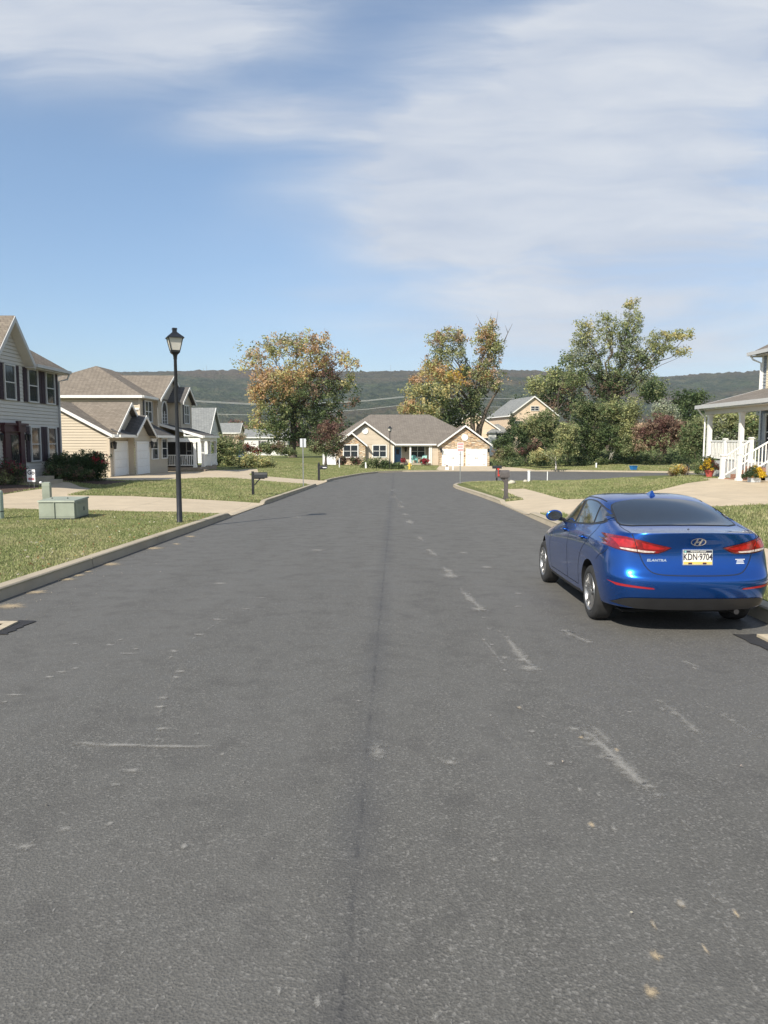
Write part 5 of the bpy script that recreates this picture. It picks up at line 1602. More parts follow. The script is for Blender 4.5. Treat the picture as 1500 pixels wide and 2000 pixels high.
# ---- signs
M_galv = plain('galvanised_steel', (.38, .39, .39), .45, metal=.6, var=.15)
M_signback = plain('sign_back', (.60, .63, .66), .4, metal=.2, var=.05)
M_signpink = plain('sign_faded_red', (.72, .36, .34), .5, var=.08)


def text_mesh(parent, name, body, size, loc, rot, mat, extrude=.001, bold=0.0, sx=1.0, align='CENTER'):
    cu = bpy.data.curves.new(name, 'FONT'); cu.body = body; cu.size = size; cu.extrude = extrude; cu.offset = bold
    cu.align_x = align; cu.align_y = 'CENTER'; cu.resolution_u = 3
    t = bpy.data.objects.new('tmp_text', cu); COL.objects.link(t)
    bpy.context.view_layer.update()
    me = bpy.data.meshes.new_from_object(t.evaluated_get(bpy.context.evaluated_depsgraph_get()))
    bpy.data.objects.remove(t); bpy.data.curves.remove(cu)
    me.name = name
    me.materials.clear(); me.materials.append(mat)
    o = bpy.data.objects.new(name, me); COL.objects.link(o)
    o.parent = parent; o.location = loc; o.rotation_euler = rot; o.scale = (sx, 1, 1)
    return o


p = G(592.5, 950); r = empty('street_sign', p, 'blank white sign back on a thin galvanised post at the left kerb', 'sign', rz=R(-8))
mb = MB(); mb.box(-.025, .025, -.012, .012, -.1, 2.66); mb.box(-.025, -.018, -.03, -.012, -.1, 2.66); mb.box(.018, .025, -.03, -.012, -.1, 2.66); mb.build('post', M_galv, r, local=True)
mb = MB(); mb.prism([(-.16, .014, 2.18), (.16, .014, 2.18), (.17, .014, 2.2), (.17, .014, 2.64), (.16, .014, 2.66), (-.16, .014, 2.66), (-.17, .014, 2.64), (-.17, .014, 2.2)], (0, .004, 0)); mb.build('sign_plate', M_signback, r, local=True)
p = G(898.5, 945); r = empty('street_sign', p, 'faded pink parking sign on a thin post at the right street corner', 'sign', rz=R(10))
mb = MB(); mb.box(-.025, .025, -.012, .012, -.1, 2.5); mb.build('post', M_galv, r, local=True)
mb = MB(); mb.prism([(-.2, -.02, 1.98), (.2, -.02, 1.98), (.2, -.02, 2.52), (-.2, -.02, 2.52)], (0, .004, 0)); sp_o = mb.build('sign_plate', M_white, r, local=True)
mb = MB()
for z0, z1 in ((2.36, 2.48), (2.02, 2.12)): mb.box(-.17, .17, -.024, -.021, z0, z1)
for k in range(5): mb.box(-.15 + k * .06, -.11 + k * .06, -.024, -.021, 2.18, 2.31)
mb.build('print', M_signpink, sp_o, local=True)
# yard sign
p = G(62, 952); r = empty('yard_sign', p, 'small white yard sign with red team lettering in the mulch before the grey house', 'sign', rz=R(-4))
sc_ = 30.5 / 1430
mb = MB(); mb.box(-.11, -.10, 0, .01, -.05, .62); mb.box(.10, .11, 0, .01, -.05, .3); mb.build('stake', M_galv, r, local=True)
mb = MB(); mb.box(-.17, .17, -.012, -.004, .23, .73); sg = mb.build('panel', M_white, r, local=True)
M_ink = plain('ink_black', (.02, .015, .03), .5); M_inkr = plain('ink_red', (.35, .015, .04), .5)
rot = (math.pi / 2, 0, 0)
text_mesh(sg, 'lettering', 'Go', .24, (0, -.014, .60), rot, M_ink, bold=.008)
text_mesh(sg, 'lettering', 'VIKINGS', .135, (0, -.014, .34), rot, M_inkr, bold=.006, sx=.52)
p2 = p + Vector((.42, -.1, 0)); r = empty('solar_light', p2, 'little white globe light on a stake right of the yard sign', 'garden light')
mb = MB(); mb.box(-.008, .008, -.008, .008, -.05, .17); mb.build('stake', M_iron, r, local=True)
mb = MB(); mb.lathe((0, 0, .2), [(.01, -.06), (.045, -.035), (.06, 0), (.045, .04), (.01, .055)], 12); mb.build('globe', M_white, r, local=True, smooth=True)

# ---- green utility boxes
M_ugreen = plain('utility_green', (.29, .32, .255), .5, var=.13, scale=3, spec=.4)
M_ugreen2 = plain('utility_pale_green', (.36, .42, .33), .5, var=.1, scale=3)
M_seam = plain('dark_seam', (.05, .06, .05), .8)
c0 = P(144, 1016, 18.6); zt_ = H1(c0.x - .4, c0.y + .4)
r = empty('transformer_box', (c0.x - .44, c0.y + .48, zt_), 'low pale green transformer cabinet on the near left lawn', 'utility box', rz=R(2))
mb = MB(); mb.box(-.46, .44, -.49, .5, -.02, .055); mb.build('base', M_seam, r, local=True)
mb = MB(); mb.hexa([(-.45, -.48, .055), (.44, -.48, .055), (.44, .5, .055), (-.45, .5, .055), (-.45, -.48, .47), (.44, -.48, .47), (.44, .5, .50), (-.45, .5, .50)])
mb.box(.44, .455, -.40, .42, .1, .43); mb.box(.455, .46, -.2, .22, .17, .34)
for z in (.40, .415): mb.box(.455, .462, -.25, .27, z, z + .006)
cab = mb.build('cabinet', M_ugreen, r, local=True)
mb = MB(); mb.hexa([(-.475, -.505, .465), (.465, -.505, .465), (.465, .525, .495), (-.475, .525, .495), (-.465, -.495, .505), (.455, -.495, .505), (.455, .515, .535), (-.465, .515, .535)])
mb.box(-.06, -.05, -.507, -.47, .06, .466)
mb.build('lid', M_ugreen, r, local=True)
mb = MB(); mb.box(-.066, -.060, -.484, -.4795, .06, .465); mb.box(-.45, .44, -.4835, -.4795, .085, .091); mb.box(.459, .464, .1, .16, .2, .3); mb.build('seam', M_seam, cab, local=True)
for x in (-.3, .1):
    mb = MB(); mb.lathe((x, 0, .52), [(.02, 0), (.02, .02), (.008, .03)], 8); mb.build('lifting_bolt', M_seam, r, local=True)
c0 = P(93, 990, 20.6); z_ = H1(c0.x, c0.y)
r = empty('cable_pedestal', (c0.x, c0.y, z_), 'narrow tall green cable pedestal right behind the transformer cabinet', 'utility box', rz=R(8))
mb = MB(); mb.box(-.1, .1, -.1, .1, -.05, .78); mb.build('body', M_ugreen, r, local=True)
mb = MB(); mb.hexa([(-.105, -.105, .74), (.105, -.105, .74), (.105, .105, .74), (-.105, .105, .74), (-.1, -.1, .84), (.1, -.1, .84), (.08, .08, .86), (-.08, .08, .86)]); mb.build('cap', M_ugreen, r, local=True)
c0 = P(-1, 1014, 18.7); z_ = H1(c0.x, c0.y)
r = empty('cable_pedestal', (c0.x, c0.y, z_), 'round topped pale green pedestal cut by the left picture edge', 'utility box')
mb = MB(); mb.lathe((0, 0, 0), [(.11, -.05), (.11, .68), (.1, .72), (.07, .75), (.02, .765)], 16); mb.build('tube', M_ugreen2, r, local=True, smooth=40)
mb = MB(); mb.lathe((0, 0, 0), [(.116, .20), (.116, .22)], 16); mb.build('band', M_seam, r, local=True)


def pipe(px, py_base, dist, h_, rad, label, name='white_pipe', mat=None, cap=False, cat='pipe', group='white standpipes in the lawns'):
    b = P(px, py_base, dist); b.z = H1(b.x, b.y)
    r = empty(name, b, label, cat, group)
    mb = MB(); mb.lathe((0, 0, 0), [(rad, -.1), (rad, h_)], 10); mb.build('pipe', mat or M_white, r, local=True)
    if cap:
        mb = MB(); mb.lathe((0, 0, 0), [(rad * 1.3, h_), (rad * 1.3, h_ + .06)], 10); mb.build('cap', mat or M_white, r, local=True)
    return r


pipe(1033, 942, 46, .62, .085, 'thick white standpipe on the right corner lawn before the cross street', cap=True)
pipe(1069, 940.5, 47, .60, .03, 'thin white marker post right of the thick standpipe', cap=False)
pipe(1164.5, 914, 80, .55, .08, 'short white standpipe on the far lawn before the thicket')
pipe(663, 920, 79, .95, .05, 'thin white post on the far left lawn by the bungalow', cap=True)
pipe(715, 921, 78.5, .65, .11, 'thick cream standpipe beside the round boxwood')
pipe(885, 921, 78.2, .80, .07, 'white capped post before the left garage door', cap=True)
b = P(733, 920, 79.5); b.z = H1(b.x, b.y)
r = empty('meter_box', b, 'pale grey utility pedestal between the boxwoods on the far lawn', 'utility box')
mb = MB(); mb.box(-.25, .25, -.2, .2, -.1, .5); mb.box(-.12, .14, -.15, .15, .5, .85); mb.build('body', M_signback, r, local=True)
b = P(873, 919, 78.8); b.z = H1(b.x, b.y)
r = empty('planter_box', b, 'little pale box with a dark red plant by the far drive', 'planter')
mb = MB(); mb.box(-.18, .18, -.15, .15, -.05, .3); mb.build('box', M_trim, r, local=True)
leaf_mesh('plant', r, [(0, 0, .38)], [.12], [PAL['rd']], 60, .08)
b = P(997, 947, 44); b.z = H1(b.x, b.y)
mb = MB(); mb.lathe((0, 0, 0), [(.02, -.05), (.24, -.02), (.27, .08), (.2, .2), (.05, .25)], 9); o = mb.build('rock', plain('pale_rock', (.45, .42, .34), .9, var=.2, bump=.02, bscale=8), smooth=True)
for v in o.data.vertices: v.co.x *= 1.25 + .1 * math.sin(v.co.y * 30); v.co.z *= .8 + .2 * math.sin(v.co.x * 14)
o.location = b; o.rotation_euler.y = R(-14); tag(o, 'pale flat rock on the lawn right of the taupe mailbox', 'rock')
b = P(1030, 944, 45.6); b.z = H1(b.x, b.y)
mb = MB(); mb.lathe((0, 0, 0), [(.02, -.05), (.13, -.02), (.14, .06), (.08, .14), (.02, .15)], 8); o = mb.build('rock', MATS['pale_rock'], smooth=True); o.location = b + Vector((-.15, -.1, 0)); tag(o, 'small white stone at the foot of the thick standpipe', 'rock')
# blue tub
b = P(1237, 916.5, 76); b.z = H1(b.x, b.y)
r = empty('blue_tub', b, 'bright blue tub lying on the far lawn before the thicket', 'tub', rz=R(20))
mb = MB(); mb.hexa([(-.24, -.2, 0), (.24, -.2, 0), (.24, .2, 0), (-.24, .2, 0), (-.31, -.26, .42), (.31, -.26, .42), (.31, .26, .42), (-.31, .26, .42)])
M_blue = plain('blue_plastic', (.02, .16, .42), .35); mb.build('bin', M_blue, r, local=True)
mb = MB(); mb.box(-.34, .34, -.29, .29, .42, .47); mb.build('rim', M_blue, r, local=True)
b = P(468, 884, 120); 
r = empty('blue_bin', (b.x, b.y, -1.0), 'blue tarpaulin mound beside the white bungalow far on the left', 'tarpaulin')
mb = MB(); mb.lathe((0, 0, 0), [(.7, -.6), (.72, .3), (.6, .9), (.3, 1.25), (.05, 1.3)], 10); mb.build('cover', M_blue2 if 'M_blue2' in globals() else plain('tarp_blue', (.05, .10, .32), .5), r, local=True, smooth=True)
# hydrant
b = P(800, 920, 78.6); b.z = H1(b.x, b.y)
r = empty('fire_hydrant', b, 'yellow fire hydrant at the far kerb before the bungalow lawn', 'fire hydrant')
M_yel = plain('hydrant_yellow', (.70, .50, .10), .45)
mb = MB(); mb.lathe((0, 0, 0), [(.17, -.05), (.17, .06), (.12, .08), (.12, .52), (.15, .54), (.15, .58), (.12, .62), (.08, .70), (.03, .73), (.03, .79)], 12); mb.build('barrel', M_yel, r, local=True, smooth=35)
for s, nm in ((-1, 'cap'), (1, 'cap')):
    mb = MB(); mb.lathe((0, 0, .42), [(.06, s * .1), (.06, s * .19), (.075, s * .19), (.075, s * .23)], 8, 'x'); mb.build('cap', M_yel, r, local=True)
# flower pots by the right porch
M_terra = plain('red_pot', (.50, .10, .085), .55, var=.1)
b = G(1385, 932)
r = empty('flower_pot', b, 'red flower pot with yellow and bronze mums by the porch stairs', 'flower pot')
mb = MB(); mb.lathe((0, 0, 0), [(.12, 0), (.155, .14), (.2, .27), (.215, .27), (.215, .31), (.18, .31), (.16, .25)], 18); mb.build('pot', M_terra, r, local=True, smooth=40)
mn = [(.42 * math.cos(a) * q, .34 * math.sin(a) * q, .36 + .46 * (1 - q * q) * rng.uniform(.3, 1)) for a, q in zip(rng.uniform(0, 6.28, 200), rng.random(200) ** .5)]
leaf_mesh('mums', r, mn, np.full(200, .08), [np.array(PAL['ylw'] if (m[0] < .02 and rng.random() < .55) else (PAL['mg'] if rng.random() < .5 else PAL['dg'])) for m in mn], 16, .045)
b = Vector((13.95, 27.55, H1(13.95, 27.55)))
r = empty('flower_pot', b, 'pale tub of bright yellow mums at the foot of the stairs', 'flower pot')
mb = MB(); mb.box(-.2, .16, -.14, .14, 0, .16); mb.build('pot', M_signback, r, local=True)
mn = [(.44 * math.cos(a) * q, .34 * math.sin(a) * q, .20 + .42 * (1 - q * q) * rng.uniform(.3, 1)) for a, q in zip(rng.uniform(0, 6.28, 200), rng.random(200) ** .5)]
leaf_mesh('mums', r, mn, np.full(200, .08), [np.array(PAL['ylw'] if (m[0] > -.02 and rng.random() < .85) else PAL['dg']) for m in mn], 18, .045)
b = G(1343, 930)
r = empty('garden_ornament', b, 'dark iron garden ornament standing in the gold shrub bed', 'garden ornament')
mb = MB(); mb.tube([(0, 0, 0), (.02, 0, .38), (-.02, 0, .5), (-.09, 0, .52)], .018, 6); mb.tube([(.0, 0, .34), (.07, 0, .46), (.04, 0, .56)], .015, 6); mb.lathe((-.02, 0, .48), [(.01, -.05), (.05, -.02), (.05, .03), (.01, .06)], 8); mb.build('figure', M_black, r, local=True)
# porch chairs
M_teal = plain('teal_paint', (.22, .50, .46), .5)
for x, lb in ((3.98, 'teal garden chair on the bungalow porch, near the left post'), (5.25, 'teal garden chair on the bungalow porch, near the right post')):
    r = empty('garden_chair', (x, 96.1, -1.2), lb, 'chair', 'teal chairs on the bungalow porch', R(12 if x < 4.5 else -12))
    mb = MB(); mb.box(-.3, .3, -.3, .25, .36, .42); mb.build('seat', M_teal, r, local=True)
    mb = MB()
    for k in range(5): mb.obox((-.3 + k * .125, .22, .38), (.1, 0, 0), (0, .03, 0), (0, .22, .68 - abs(k - 2) * .05))
    mb.build('backrest', M_teal, r, local=True)
    for sx in (-1, 1):
        mb = MB(); mb.box(sx * .36 - .06, sx * .36 + .06, -.32, .3, .58, .62); mb.build('armrest', M_teal, r, local=True)
        for yy in (-.3, .2):
            mb = MB(); mb.box(sx * .32 - .03, sx * .32 + .03, yy, yy + .06, 0, .58); mb.build('leg', M_teal, r, local=True)
# white fence panel
r = empty('fence_panel', (-6.8, 91.5, -1.35), 'short white board fence panel beside the stone gable', 'fence', rz=R(-4))
mb = MB()
for k in range(9): mb.box(-.72 + k * .16, -.57 + k * .16, -.02, .02, 0, 1.28)
mb.build('boards', M_white, r, local=True)
for x in (-.78, .76):
    mb = MB(); mb.box(x - .06, x + .06, -.06, .06, -.1, 1.4); mb.build('post', M_white, r, local=True)

# ---- overhead cables and their poles, antennas on the ridge
DL = 190
poles = []
for px, lb in ((318, 'brown utility pole hidden behind the beige house'), (868, 'brown utility pole inside the crown of the gold maple'), (1150, 'brown utility pole behind the silvery tree'), (1076, 'brown utility pole showing above the peach gable')):
    t = P(px, 775 if px != 1076 else 779, DL if px != 1076 else 160)
    r = empty('utility_pole', (t.x, t.y, -.8), lb, 'utility pole', 'wooden utility poles')
    mb = MB(); mb.lathe((0, 0, 0), [(.17, -.5), (.13, t.z + .8)], 8); mb.build('pole', M_bark_d, r, local=True)
    mb = MB(); mb.box(-1.0, 1.0, -.06, .06, t.z + .2, t.z + .32); mb.build('crossarm', M_bark_d, r, local=True)
M_cable = plain('aluminium_cable', (.42, .43, .42), .5, metal=.5, var=.05)
CB = [([(318, 779), (400, 785.5), (483, 789.8), (570, 790.8), (652, 787.6), (720, 783.0), (778, 777), (868, 770)], 'upper pale cable sagging left of the gold maple'),
      ([(318, 777.5), (400, 783.6), (483, 788.0), (570, 789.2), (652, 786.0), (720, 781.6), (778, 775.5), (868, 768)], 'topmost pale cable sagging left of the gold maple'),
      ([(318, 803), (408, 808.5), (485, 810.6), (570, 809.5), (645, 804.5), (720, 799), (770, 793), (868, 786)], 'lower pale cable sagging left of the gold maple'),
      ([(868, 778), (946, 779), (1024, 778), (1080, 775), (1150, 770)], 'upper pale cable right of the gold maple'),
      ([(868, 793), (948, 795), (1000, 794.5), (1060, 793), (1150, 789)], 'lower pale cable right of the gold maple')]
for pts_, lb in CB:
    pp = [P(x, y, DL) for x, y in pts_]
    c = pp[0]
    mb = MB(); mb.tube([q - c for q in pp], .05, 5)
    o = mb.build('power_cable', M_cable); o.location = c; tag(o, lb, 'cable', 'overhead power cables')
for px, py, lb in ((281, 724, 'radio mast on the ridge above the beige roof'), (398, 719, 'shorter radio mast right of the lamp post'), (404, 713, 'taller radio mast right of the lamp post'), (763, 713, 'radio mast on the ridge between the two maples'),
                   (749, 724, 'stub of a radio mast left of the middle mast'), (1331, 733, 'radio mast on the ridge right of the silvery tree'), (1466, 722, 'radio mast beside the slate house eave')):
    t = P(px, py, 3190); b = P(px, 742, 3190)
    r = empty('radio_mast', b, lb, 'radio mast', 'radio masts on the ridge')
    h_ = (t - b).z
    mb = MB()
    for k in range(3):
        a = k * 2.094; mb.tube([(1.3 * math.cos(a), 1.3 * math.sin(a), -20), (.5 * math.cos(a), .5 * math.sin(a), h_)], .22, 4)
    for z in np.arange(0, h_, 4): mb.box(-.9, .9, -.9, .9, z, z + .3)
    mb.build('lattice', M_galv, r, local=True)

# ------------------------------------------------------------------ marks and inlets on the road
def dust_mat(name, col, thr):
    m, nt, bs = new_mat(name)
    pos = nt.node('ShaderNodeTexCoord').outputs['Object']
    n1 = nt.noise(pos, 22, 5, .75); n2 = nt.noise(pos, 190, 3, .7)
    at = nt.node('ShaderNodeAttribute', attribute_name='edge').outputs['Fac']
    f = nt.m('ADD', nt.m('MULTIPLY', n1, .5), nt.m('MULTIPLY', n2, .5))
    a = nt.mapr(nt.m('ADD', f, nt.m('MULTIPLY', at, .34)), thr, thr + .26, 0, .68)
    nt.put(bs.inputs['Base Color'], (*col, 1)); bs.inputs['Roughness'].default_value = .95
    nt.put(bs.inputs['Alpha'], a)
    return m


M_dust = dust_mat('pale_dust', (.33, .32, .295), .55)
M_sand = dust_mat('sand', (.50, .40, .26), .58)


def splats(name, lst, mat):
    V, Fc, Ed = [], [], []
    for k, (px, py, w_, h_, rot, st) in enumerate(lst):
        c = G(px, py, True); dd = c.y
        rx_ = w_ / 2 / 1430 * dd * 1.15; ry_ = max(.03, (h_ / 2) * dd * dd / 2500 * 1.0)
        z = .004 + .0006 * (k % 5)
        i = len(V); n = 22
        V.append((c.x, c.y, c.z + z)); Ed.append(st)
        ang = R(rot)
        for q in range(n):
            a = 2 * math.pi * q / n; rr = 1.15 + .16 * rng.normal()
            x, y = rx_ * math.cos(a) * rr, ry_ * math.sin(a) * rr
            x, y = x * math.cos(ang) - y * math.sin(ang), x * math.sin(ang) + y * math.cos(ang)
            V.append((c.x + x, c.y + y, float(zroad(c.y + y)) + z)); Ed.append(st - 1.0)
        for q in range(n): Fc.append((i, i + 1 + q, i + 1 + (q + 1) % n))
    me = bpy.data.meshes.new(name); me.from_pydata(V, [], Fc); me.materials.append(mat)
    at = me.attributes.new('edge', 'FLOAT', 'POINT'); at.data.foreach_set('value', Ed)
    o = bpy.data.objects.new(name, me); COL.objects.link(o); o['kind'] = 'stuff'
    return o


D = [(146, 1258, 14, 7), (215, 1260, 22, 6), (235, 1250, 12, 5), (253, 1277, 42, 8), (266, 1268, 18, 6), (120, 1313, 24, 8), (147, 1306, 14, 6), (96, 1323, 16, 6), (30, 1358, 42, 8), (10, 1372, 20, 6),
     (340, 1272, 22, 7), (333, 1284, 14, 5), (352, 1312, 22, 9), (344, 1324, 18, 8), (318, 1364, 28, 10), (312, 1381, 18, 8), (317, 1424, 30, 13), (306, 1446, 22, 8), (258, 1506, 36, 18), (226, 1534, 32, 14),
     (126, 1620, 54, 24), (48, 1655, 36, 18), (435, 1474, 18, 10), (389, 1240, 28, 8), (380, 1247, 12, 6), (425, 1210, 26, 7), (510, 1168, 24, 6), (480, 1190, 22, 5), (360, 1655, 12, 8), (215, 1610, 14, 9),
     (230, 1456, 120, 6), (340, 1459, 120, 7), (170, 1452, 90, 5),
     (1034, 1306, 38, 22), (1018, 1290, 24, 14), (990, 1245, 16, 10), (985, 1285, 12, 8), (1015, 1383, 12, 6), (1205, 1468, 14, 6), (1190, 1477, 14, 8), (1155, 1613, 16, 11), (1132, 1543, 10, 6), (1170, 1555, 10, 6),
     (1277, 1808, 12, 10), (1330, 1767, 16, 16), (1378, 1857, 12, 12), (1435, 1785, 12, 8), (880, 1490, 26, 20), (885, 1483, 12, 12), (740, 1470, 34, 34), (1075, 1492, 20, 12), (935, 1190, 28, 14), (915, 1170, 26, 12), (880, 1125, 34, 14),
     (875, 1115, 22, 10), (845, 1082, 24, 10), (838, 1075, 18, 8), (820, 1052, 18, 8), (800, 1020, 16, 8), (792, 1005, 16, 6), (785, 990, 14, 6), (950, 1108, 26, 8), (905, 1080, 20, 8), (1012, 1160, 26, 10), (1010, 1185, 18, 8),
     (430, 1140, 30, 6), (580, 1010, 30, 4), (620, 1075, 22, 5), (960, 1260, 10, 6), (945, 1250, 8, 5), (930, 1240, 10, 5), (958, 1398, 8, 5), (1085, 1437, 10, 5), (1040, 1430, 14, 8), (1230, 1392, 14, 6), (925, 1810, 20, 16), (880, 1855, 14, 8), (965, 1680, 16, 10),
     (620, 1960, 20, 12), (850, 1990, 30, 14), (1060, 1400, 10, 6), (985, 1310, 8, 5), (1115, 1490, 12, 8), (545, 1940, 10, 8), (700, 1370, 14, 6), (1200, 1620, 12, 8)]
L_ = [(a, b, c * rng.uniform(.8, 1.3), d_ * rng.uniform(.6, 1.0), 0, .72 + .3 * rng.random()) for a, b, c, d_ in D]
for (x0, y0), (x1, y1), n_, w_, st in (((1120, 1420), (1290, 1560), 12, 34, .8), ((1285, 1370), (1370, 1440), 6, 34, .62), ((1100, 1235), (1160, 1260), 4, 30, .7), ((1080, 1230), (1240, 1250), 5, 16, .45), ((765, 955), (790, 1000), 4, 16, .6),
                                       ((1380, 1380), (1500, 1450), 6, 30, .45), ((1340, 1295), (1365, 1305), 2, 26, .7), ((1330, 1600), (1480, 1960), 14, 14, .7), ((900, 1150), (1040, 1300), 12, 20, .6), ((1150, 1425), (1285, 1560), 3, 16, .7)):
    for k in range(n_):
        t = (k + .5 * rng.random()) / n_; L_.append((x0 + (x1 - x0) * t + rng.normal() * 5, y0 + (y1 - y0) * t + rng.normal() * 4, w_ * (.7 + .6 * rng.random()), w_ * .42, 0, st))
for k in range(170):
    y = 930 + 1070 * rng.random() ** .8; x = rng.uniform(0, 1500)
    g_ = G(x, y, True)
    if inpoly(np.array([g_.x]), np.array([g_.y]), ROAD)[0]: L_.append((x, y, 3 + 5 * rng.random(), 2 + 3 * rng.random(), 0, .6))
splats('dust', L_, M_dust)


def streaks(name, lst, mat):
    """long scuffs left by dusty tyres: (points, half width in metres, strength)"""
    V, Fc, Ed = [], [], []
    for ln_, hw, st in lst:
        pp = densify([tuple(G(a, b, True).xy) for a, b in ln_], .06, False)
        n = len(pp)
        for k, p in enumerate(pp):
            a, b = Vector(pp[max(0, k - 1)]), Vector(pp[min(n - 1, k + 1)])
            t = (b - a).normalized(); nn = Vector((-t.y, t.x)); w_ = hw * (1 + .25 * math.sin(k * .7) + .15 * rng.normal())
            e = min(1, 4 * k / n, 4 * (n - 1 - k) / n)
            for s in (-1, 0, 1):
                q = Vector(p) + nn * w_ * s
                V.append((q.x, q.y, float(zroad(q.y)) + .0075)); Ed.append(st * .86 - (1 - e) * .8 - (.8 if s else 0))
        base = len(V) - 3 * n
        for k in range(n - 1):
            for s in (0, 1):
                i = base + 3 * k + s; Fc.append((i, i + 1, i + 4, i + 3))
    me = bpy.data.meshes.new(name); me.from_pydata(V, [], Fc); me.materials.append(mat)
    at = me.attributes.new('edge', 'FLOAT', 'POINT'); at.data.foreach_set('value', Ed)
    o = bpy.data.objects.new(name, me); COL.objects.link(o); o['kind'] = 'stuff'


streaks('dust', [([(1130, 1410), (1175, 1455), (1225, 1505), (1292, 1572)], .07, .95), ([(1150, 1412), (1205, 1466)], .05, .7), ([(1280, 1365), (1330, 1400), (1385, 1455)], .06, .6),
                 ([(985, 1240), (1015, 1280), (1052, 1315)], .07, .85), ([(930, 1235), (960, 1270), (1000, 1320)], .05, .5), ([(896, 1150), (920, 1172), (950, 1198)], .08, .8),
                 ([(862, 1105), (890, 1130)], .09, .75), ([(832, 1070), (858, 1090)], .09, .7), ([(815, 1045), (830, 1060)], .09, .65), ([(796, 1012), (806, 1028)], .1, .6), ([(765, 958), (785, 992)], .12, .45),
                 ([(1098, 1232), (1150, 1256)], .06, .6), ([(1335, 1292), (1372, 1308)], .05, .6), ([(110, 1453), (250, 1457), (400, 1461)], .015, .75), ([(935, 1370), (990, 1440), (1080, 1540)], .06, .3),
                 ([(1330, 1600), (1400, 1740), (1450, 1850)], .05, .35), ([(1380, 1380), (1495, 1450)], .06, .4), ([(730, 1440), (745, 1500)], .1, .5), ([(820, 1470), (900, 1500)], .05, .4),
                 ([(480, 1195), (430, 1215), (380, 1245)], .04, .35), ([(350, 1300), (318, 1375), (300, 1450)], .04, .35)], M_dust)
S_ = [(20, 1184, 52, 13), (70, 1157, 44, 8), (130, 1132, 34, 7), (155, 1124, 22, 5), (172, 1117, 14, 4), (215, 1102, 34, 8), (300, 1071, 34, 6), (372, 1048, 20, 4), (4, 1228, 30, 12), (1270, 1940, 30, 22), (1280, 1868, 24, 14), (1330, 1767, 12, 12), (1135, 1441, 12, 8), (1438, 1787, 8, 6),
      (1204, 1466, 10, 5), (1277, 1808, 9, 7), (1015, 1383, 9, 5), (1155, 1612, 12, 8), (1378, 1857, 8, 7), (345, 1063, 14, 4)]
splats('sand', [(a, b, c, d_, 30 if a < 400 else 0, 1.1) for a, b, c, d_ in S_], M_sand)
# pebbles and leaf litter
C_ = []
for k in range(50):
    a, b = (rng.uniform(0, 320), 1176 + rng.uniform(0, 60)) if k < 45 else (rng.uniform(0, 1500), rng.uniform(1100, 1900))
    g_ = G(a, b - .36 * a if k < 45 else b, True)
    if inpoly(np.array([g_.x]), np.array([g_.y]), ROAD)[0]: C_.append(g_ + Vector((0, 0, .008)))
leaf_mesh('grit', None, C_, np.full(len(C_), .006), [np.array((.45, .40, .34)) * (.4 + .9 * rng.random()) for _ in C_], 4, .012, kind='stuff')
C_ = []
for k in range(420):
    y = rng.uniform(8, 30); x = lx(y) - .25 - abs(rng.normal()) * 1.6 * (1 + 2 * (rng.random() < .35))
    if not inpoly(np.array([x]), np.array([y]), DRIVE1)[0]: C_.append((x, y, H1(x, y) + .03))
leaf_mesh('fallen_leaves', None, C_, np.full(len(C_), .02), [np.array(((.5, .45, .36), (.40, .24, .10), (.33, .13, .07), (.55, .52, .40))[rng.integers(4)]) for _ in C_], 2, .045, kind='stuff')

M_tar = plain('fresh_asphalt', (.022, .022, .024), .85, var=.3, scale=30, bump=.006, bscale=90)
M_rust = plain('rusty_iron', (.16, .08, .05), .8, var=.35, scale=14)
M_pcon = plain('inlet_concrete', (.42, .36, .26), .9, var=.15, scale=9)
for lb, x0, x1, y0, y1, s in (('storm drain with tan rim beside the parked blue car', 3.63, 4.05, 6.05, 6.98, -1), ('storm drain in a dark patch at the left picture edge', -4.66, -3.86, 7.18, 7.58, 1)):
    zc = float(zroad((y0 + y1) / 2)); r = empty('storm_drain', ((x0 + x1) / 2, (y0 + y1) / 2, zc), lb, 'storm drain')
    ol = []
    a0, a1 = (x0 - .17, x1) if s < 0 else (x0, x1 + .13)
    for (xa, ya), (xb, yb) in (((a0, y0 - .1), (a1, y0 - .1)), ((a1, y0 - .1), (a1, y1 + .1)), ((a1, y1 + .1), (a0, y1 + .1)), ((a0, y1 + .1), (a0, y0 - .1))):
        for k in range(10):
            t = k / 10; ol.append((xa + (xb - xa) * t + rng.normal() * .015, ya + (yb - ya) * t + rng.normal() * .015))
    mb = MB(); mb.poly([(x, y, float(zroad(y)) + .008) for x, y in ol]); mb.build('patch', M_tar, r)
    mb = MB(); w_ = .1
    for q in ((x0, x1, y0, y0 + w_), (x0, x1, y1 - w_, y1), (x0, x0 + w_, y0 + w_, y1 - w_), (x1 - w_, x1, y0 + w_, y1 - w_)): mb.box(*q, zc - .05, zc + .024)
    mb.build('rim', M_pcon, r)
    mb = MB(); 
    for k in range(9):
        yy = y0 + w_ + (y1 - y0 - 2 * w_) * k / 9; mb.box(x0 + w_, x1 - w_, yy + .01, yy + .06, zc - .02, zc + .019)
    mb.box(x0 + w_, x1 - w_, y0 + w_, y1 - w_, zc - .04, zc + .012)
    mb.build('grate', M_rust, r)

# ------------------------------------------------------------------ the air
mh, nt, bs = new_mat('air')
for n in list(nt.n): nt.n.remove(n)
vol = nt.node('ShaderNodeVolumePrincipled', {'Color': (.80, .88, 1.0, 1), 'Density': 0.85e-4, 'Anisotropy': .2})
om = nt.node('ShaderNodeOutputMaterial'); nt.l.new(vol.outputs[0], om.inputs['Volume'])
mb = MB(); mb.box(-5600, 5600, -4200, 5400, -8, 330)
hz = mb.build('haze', mh); hz['kind'] = 'stuff'


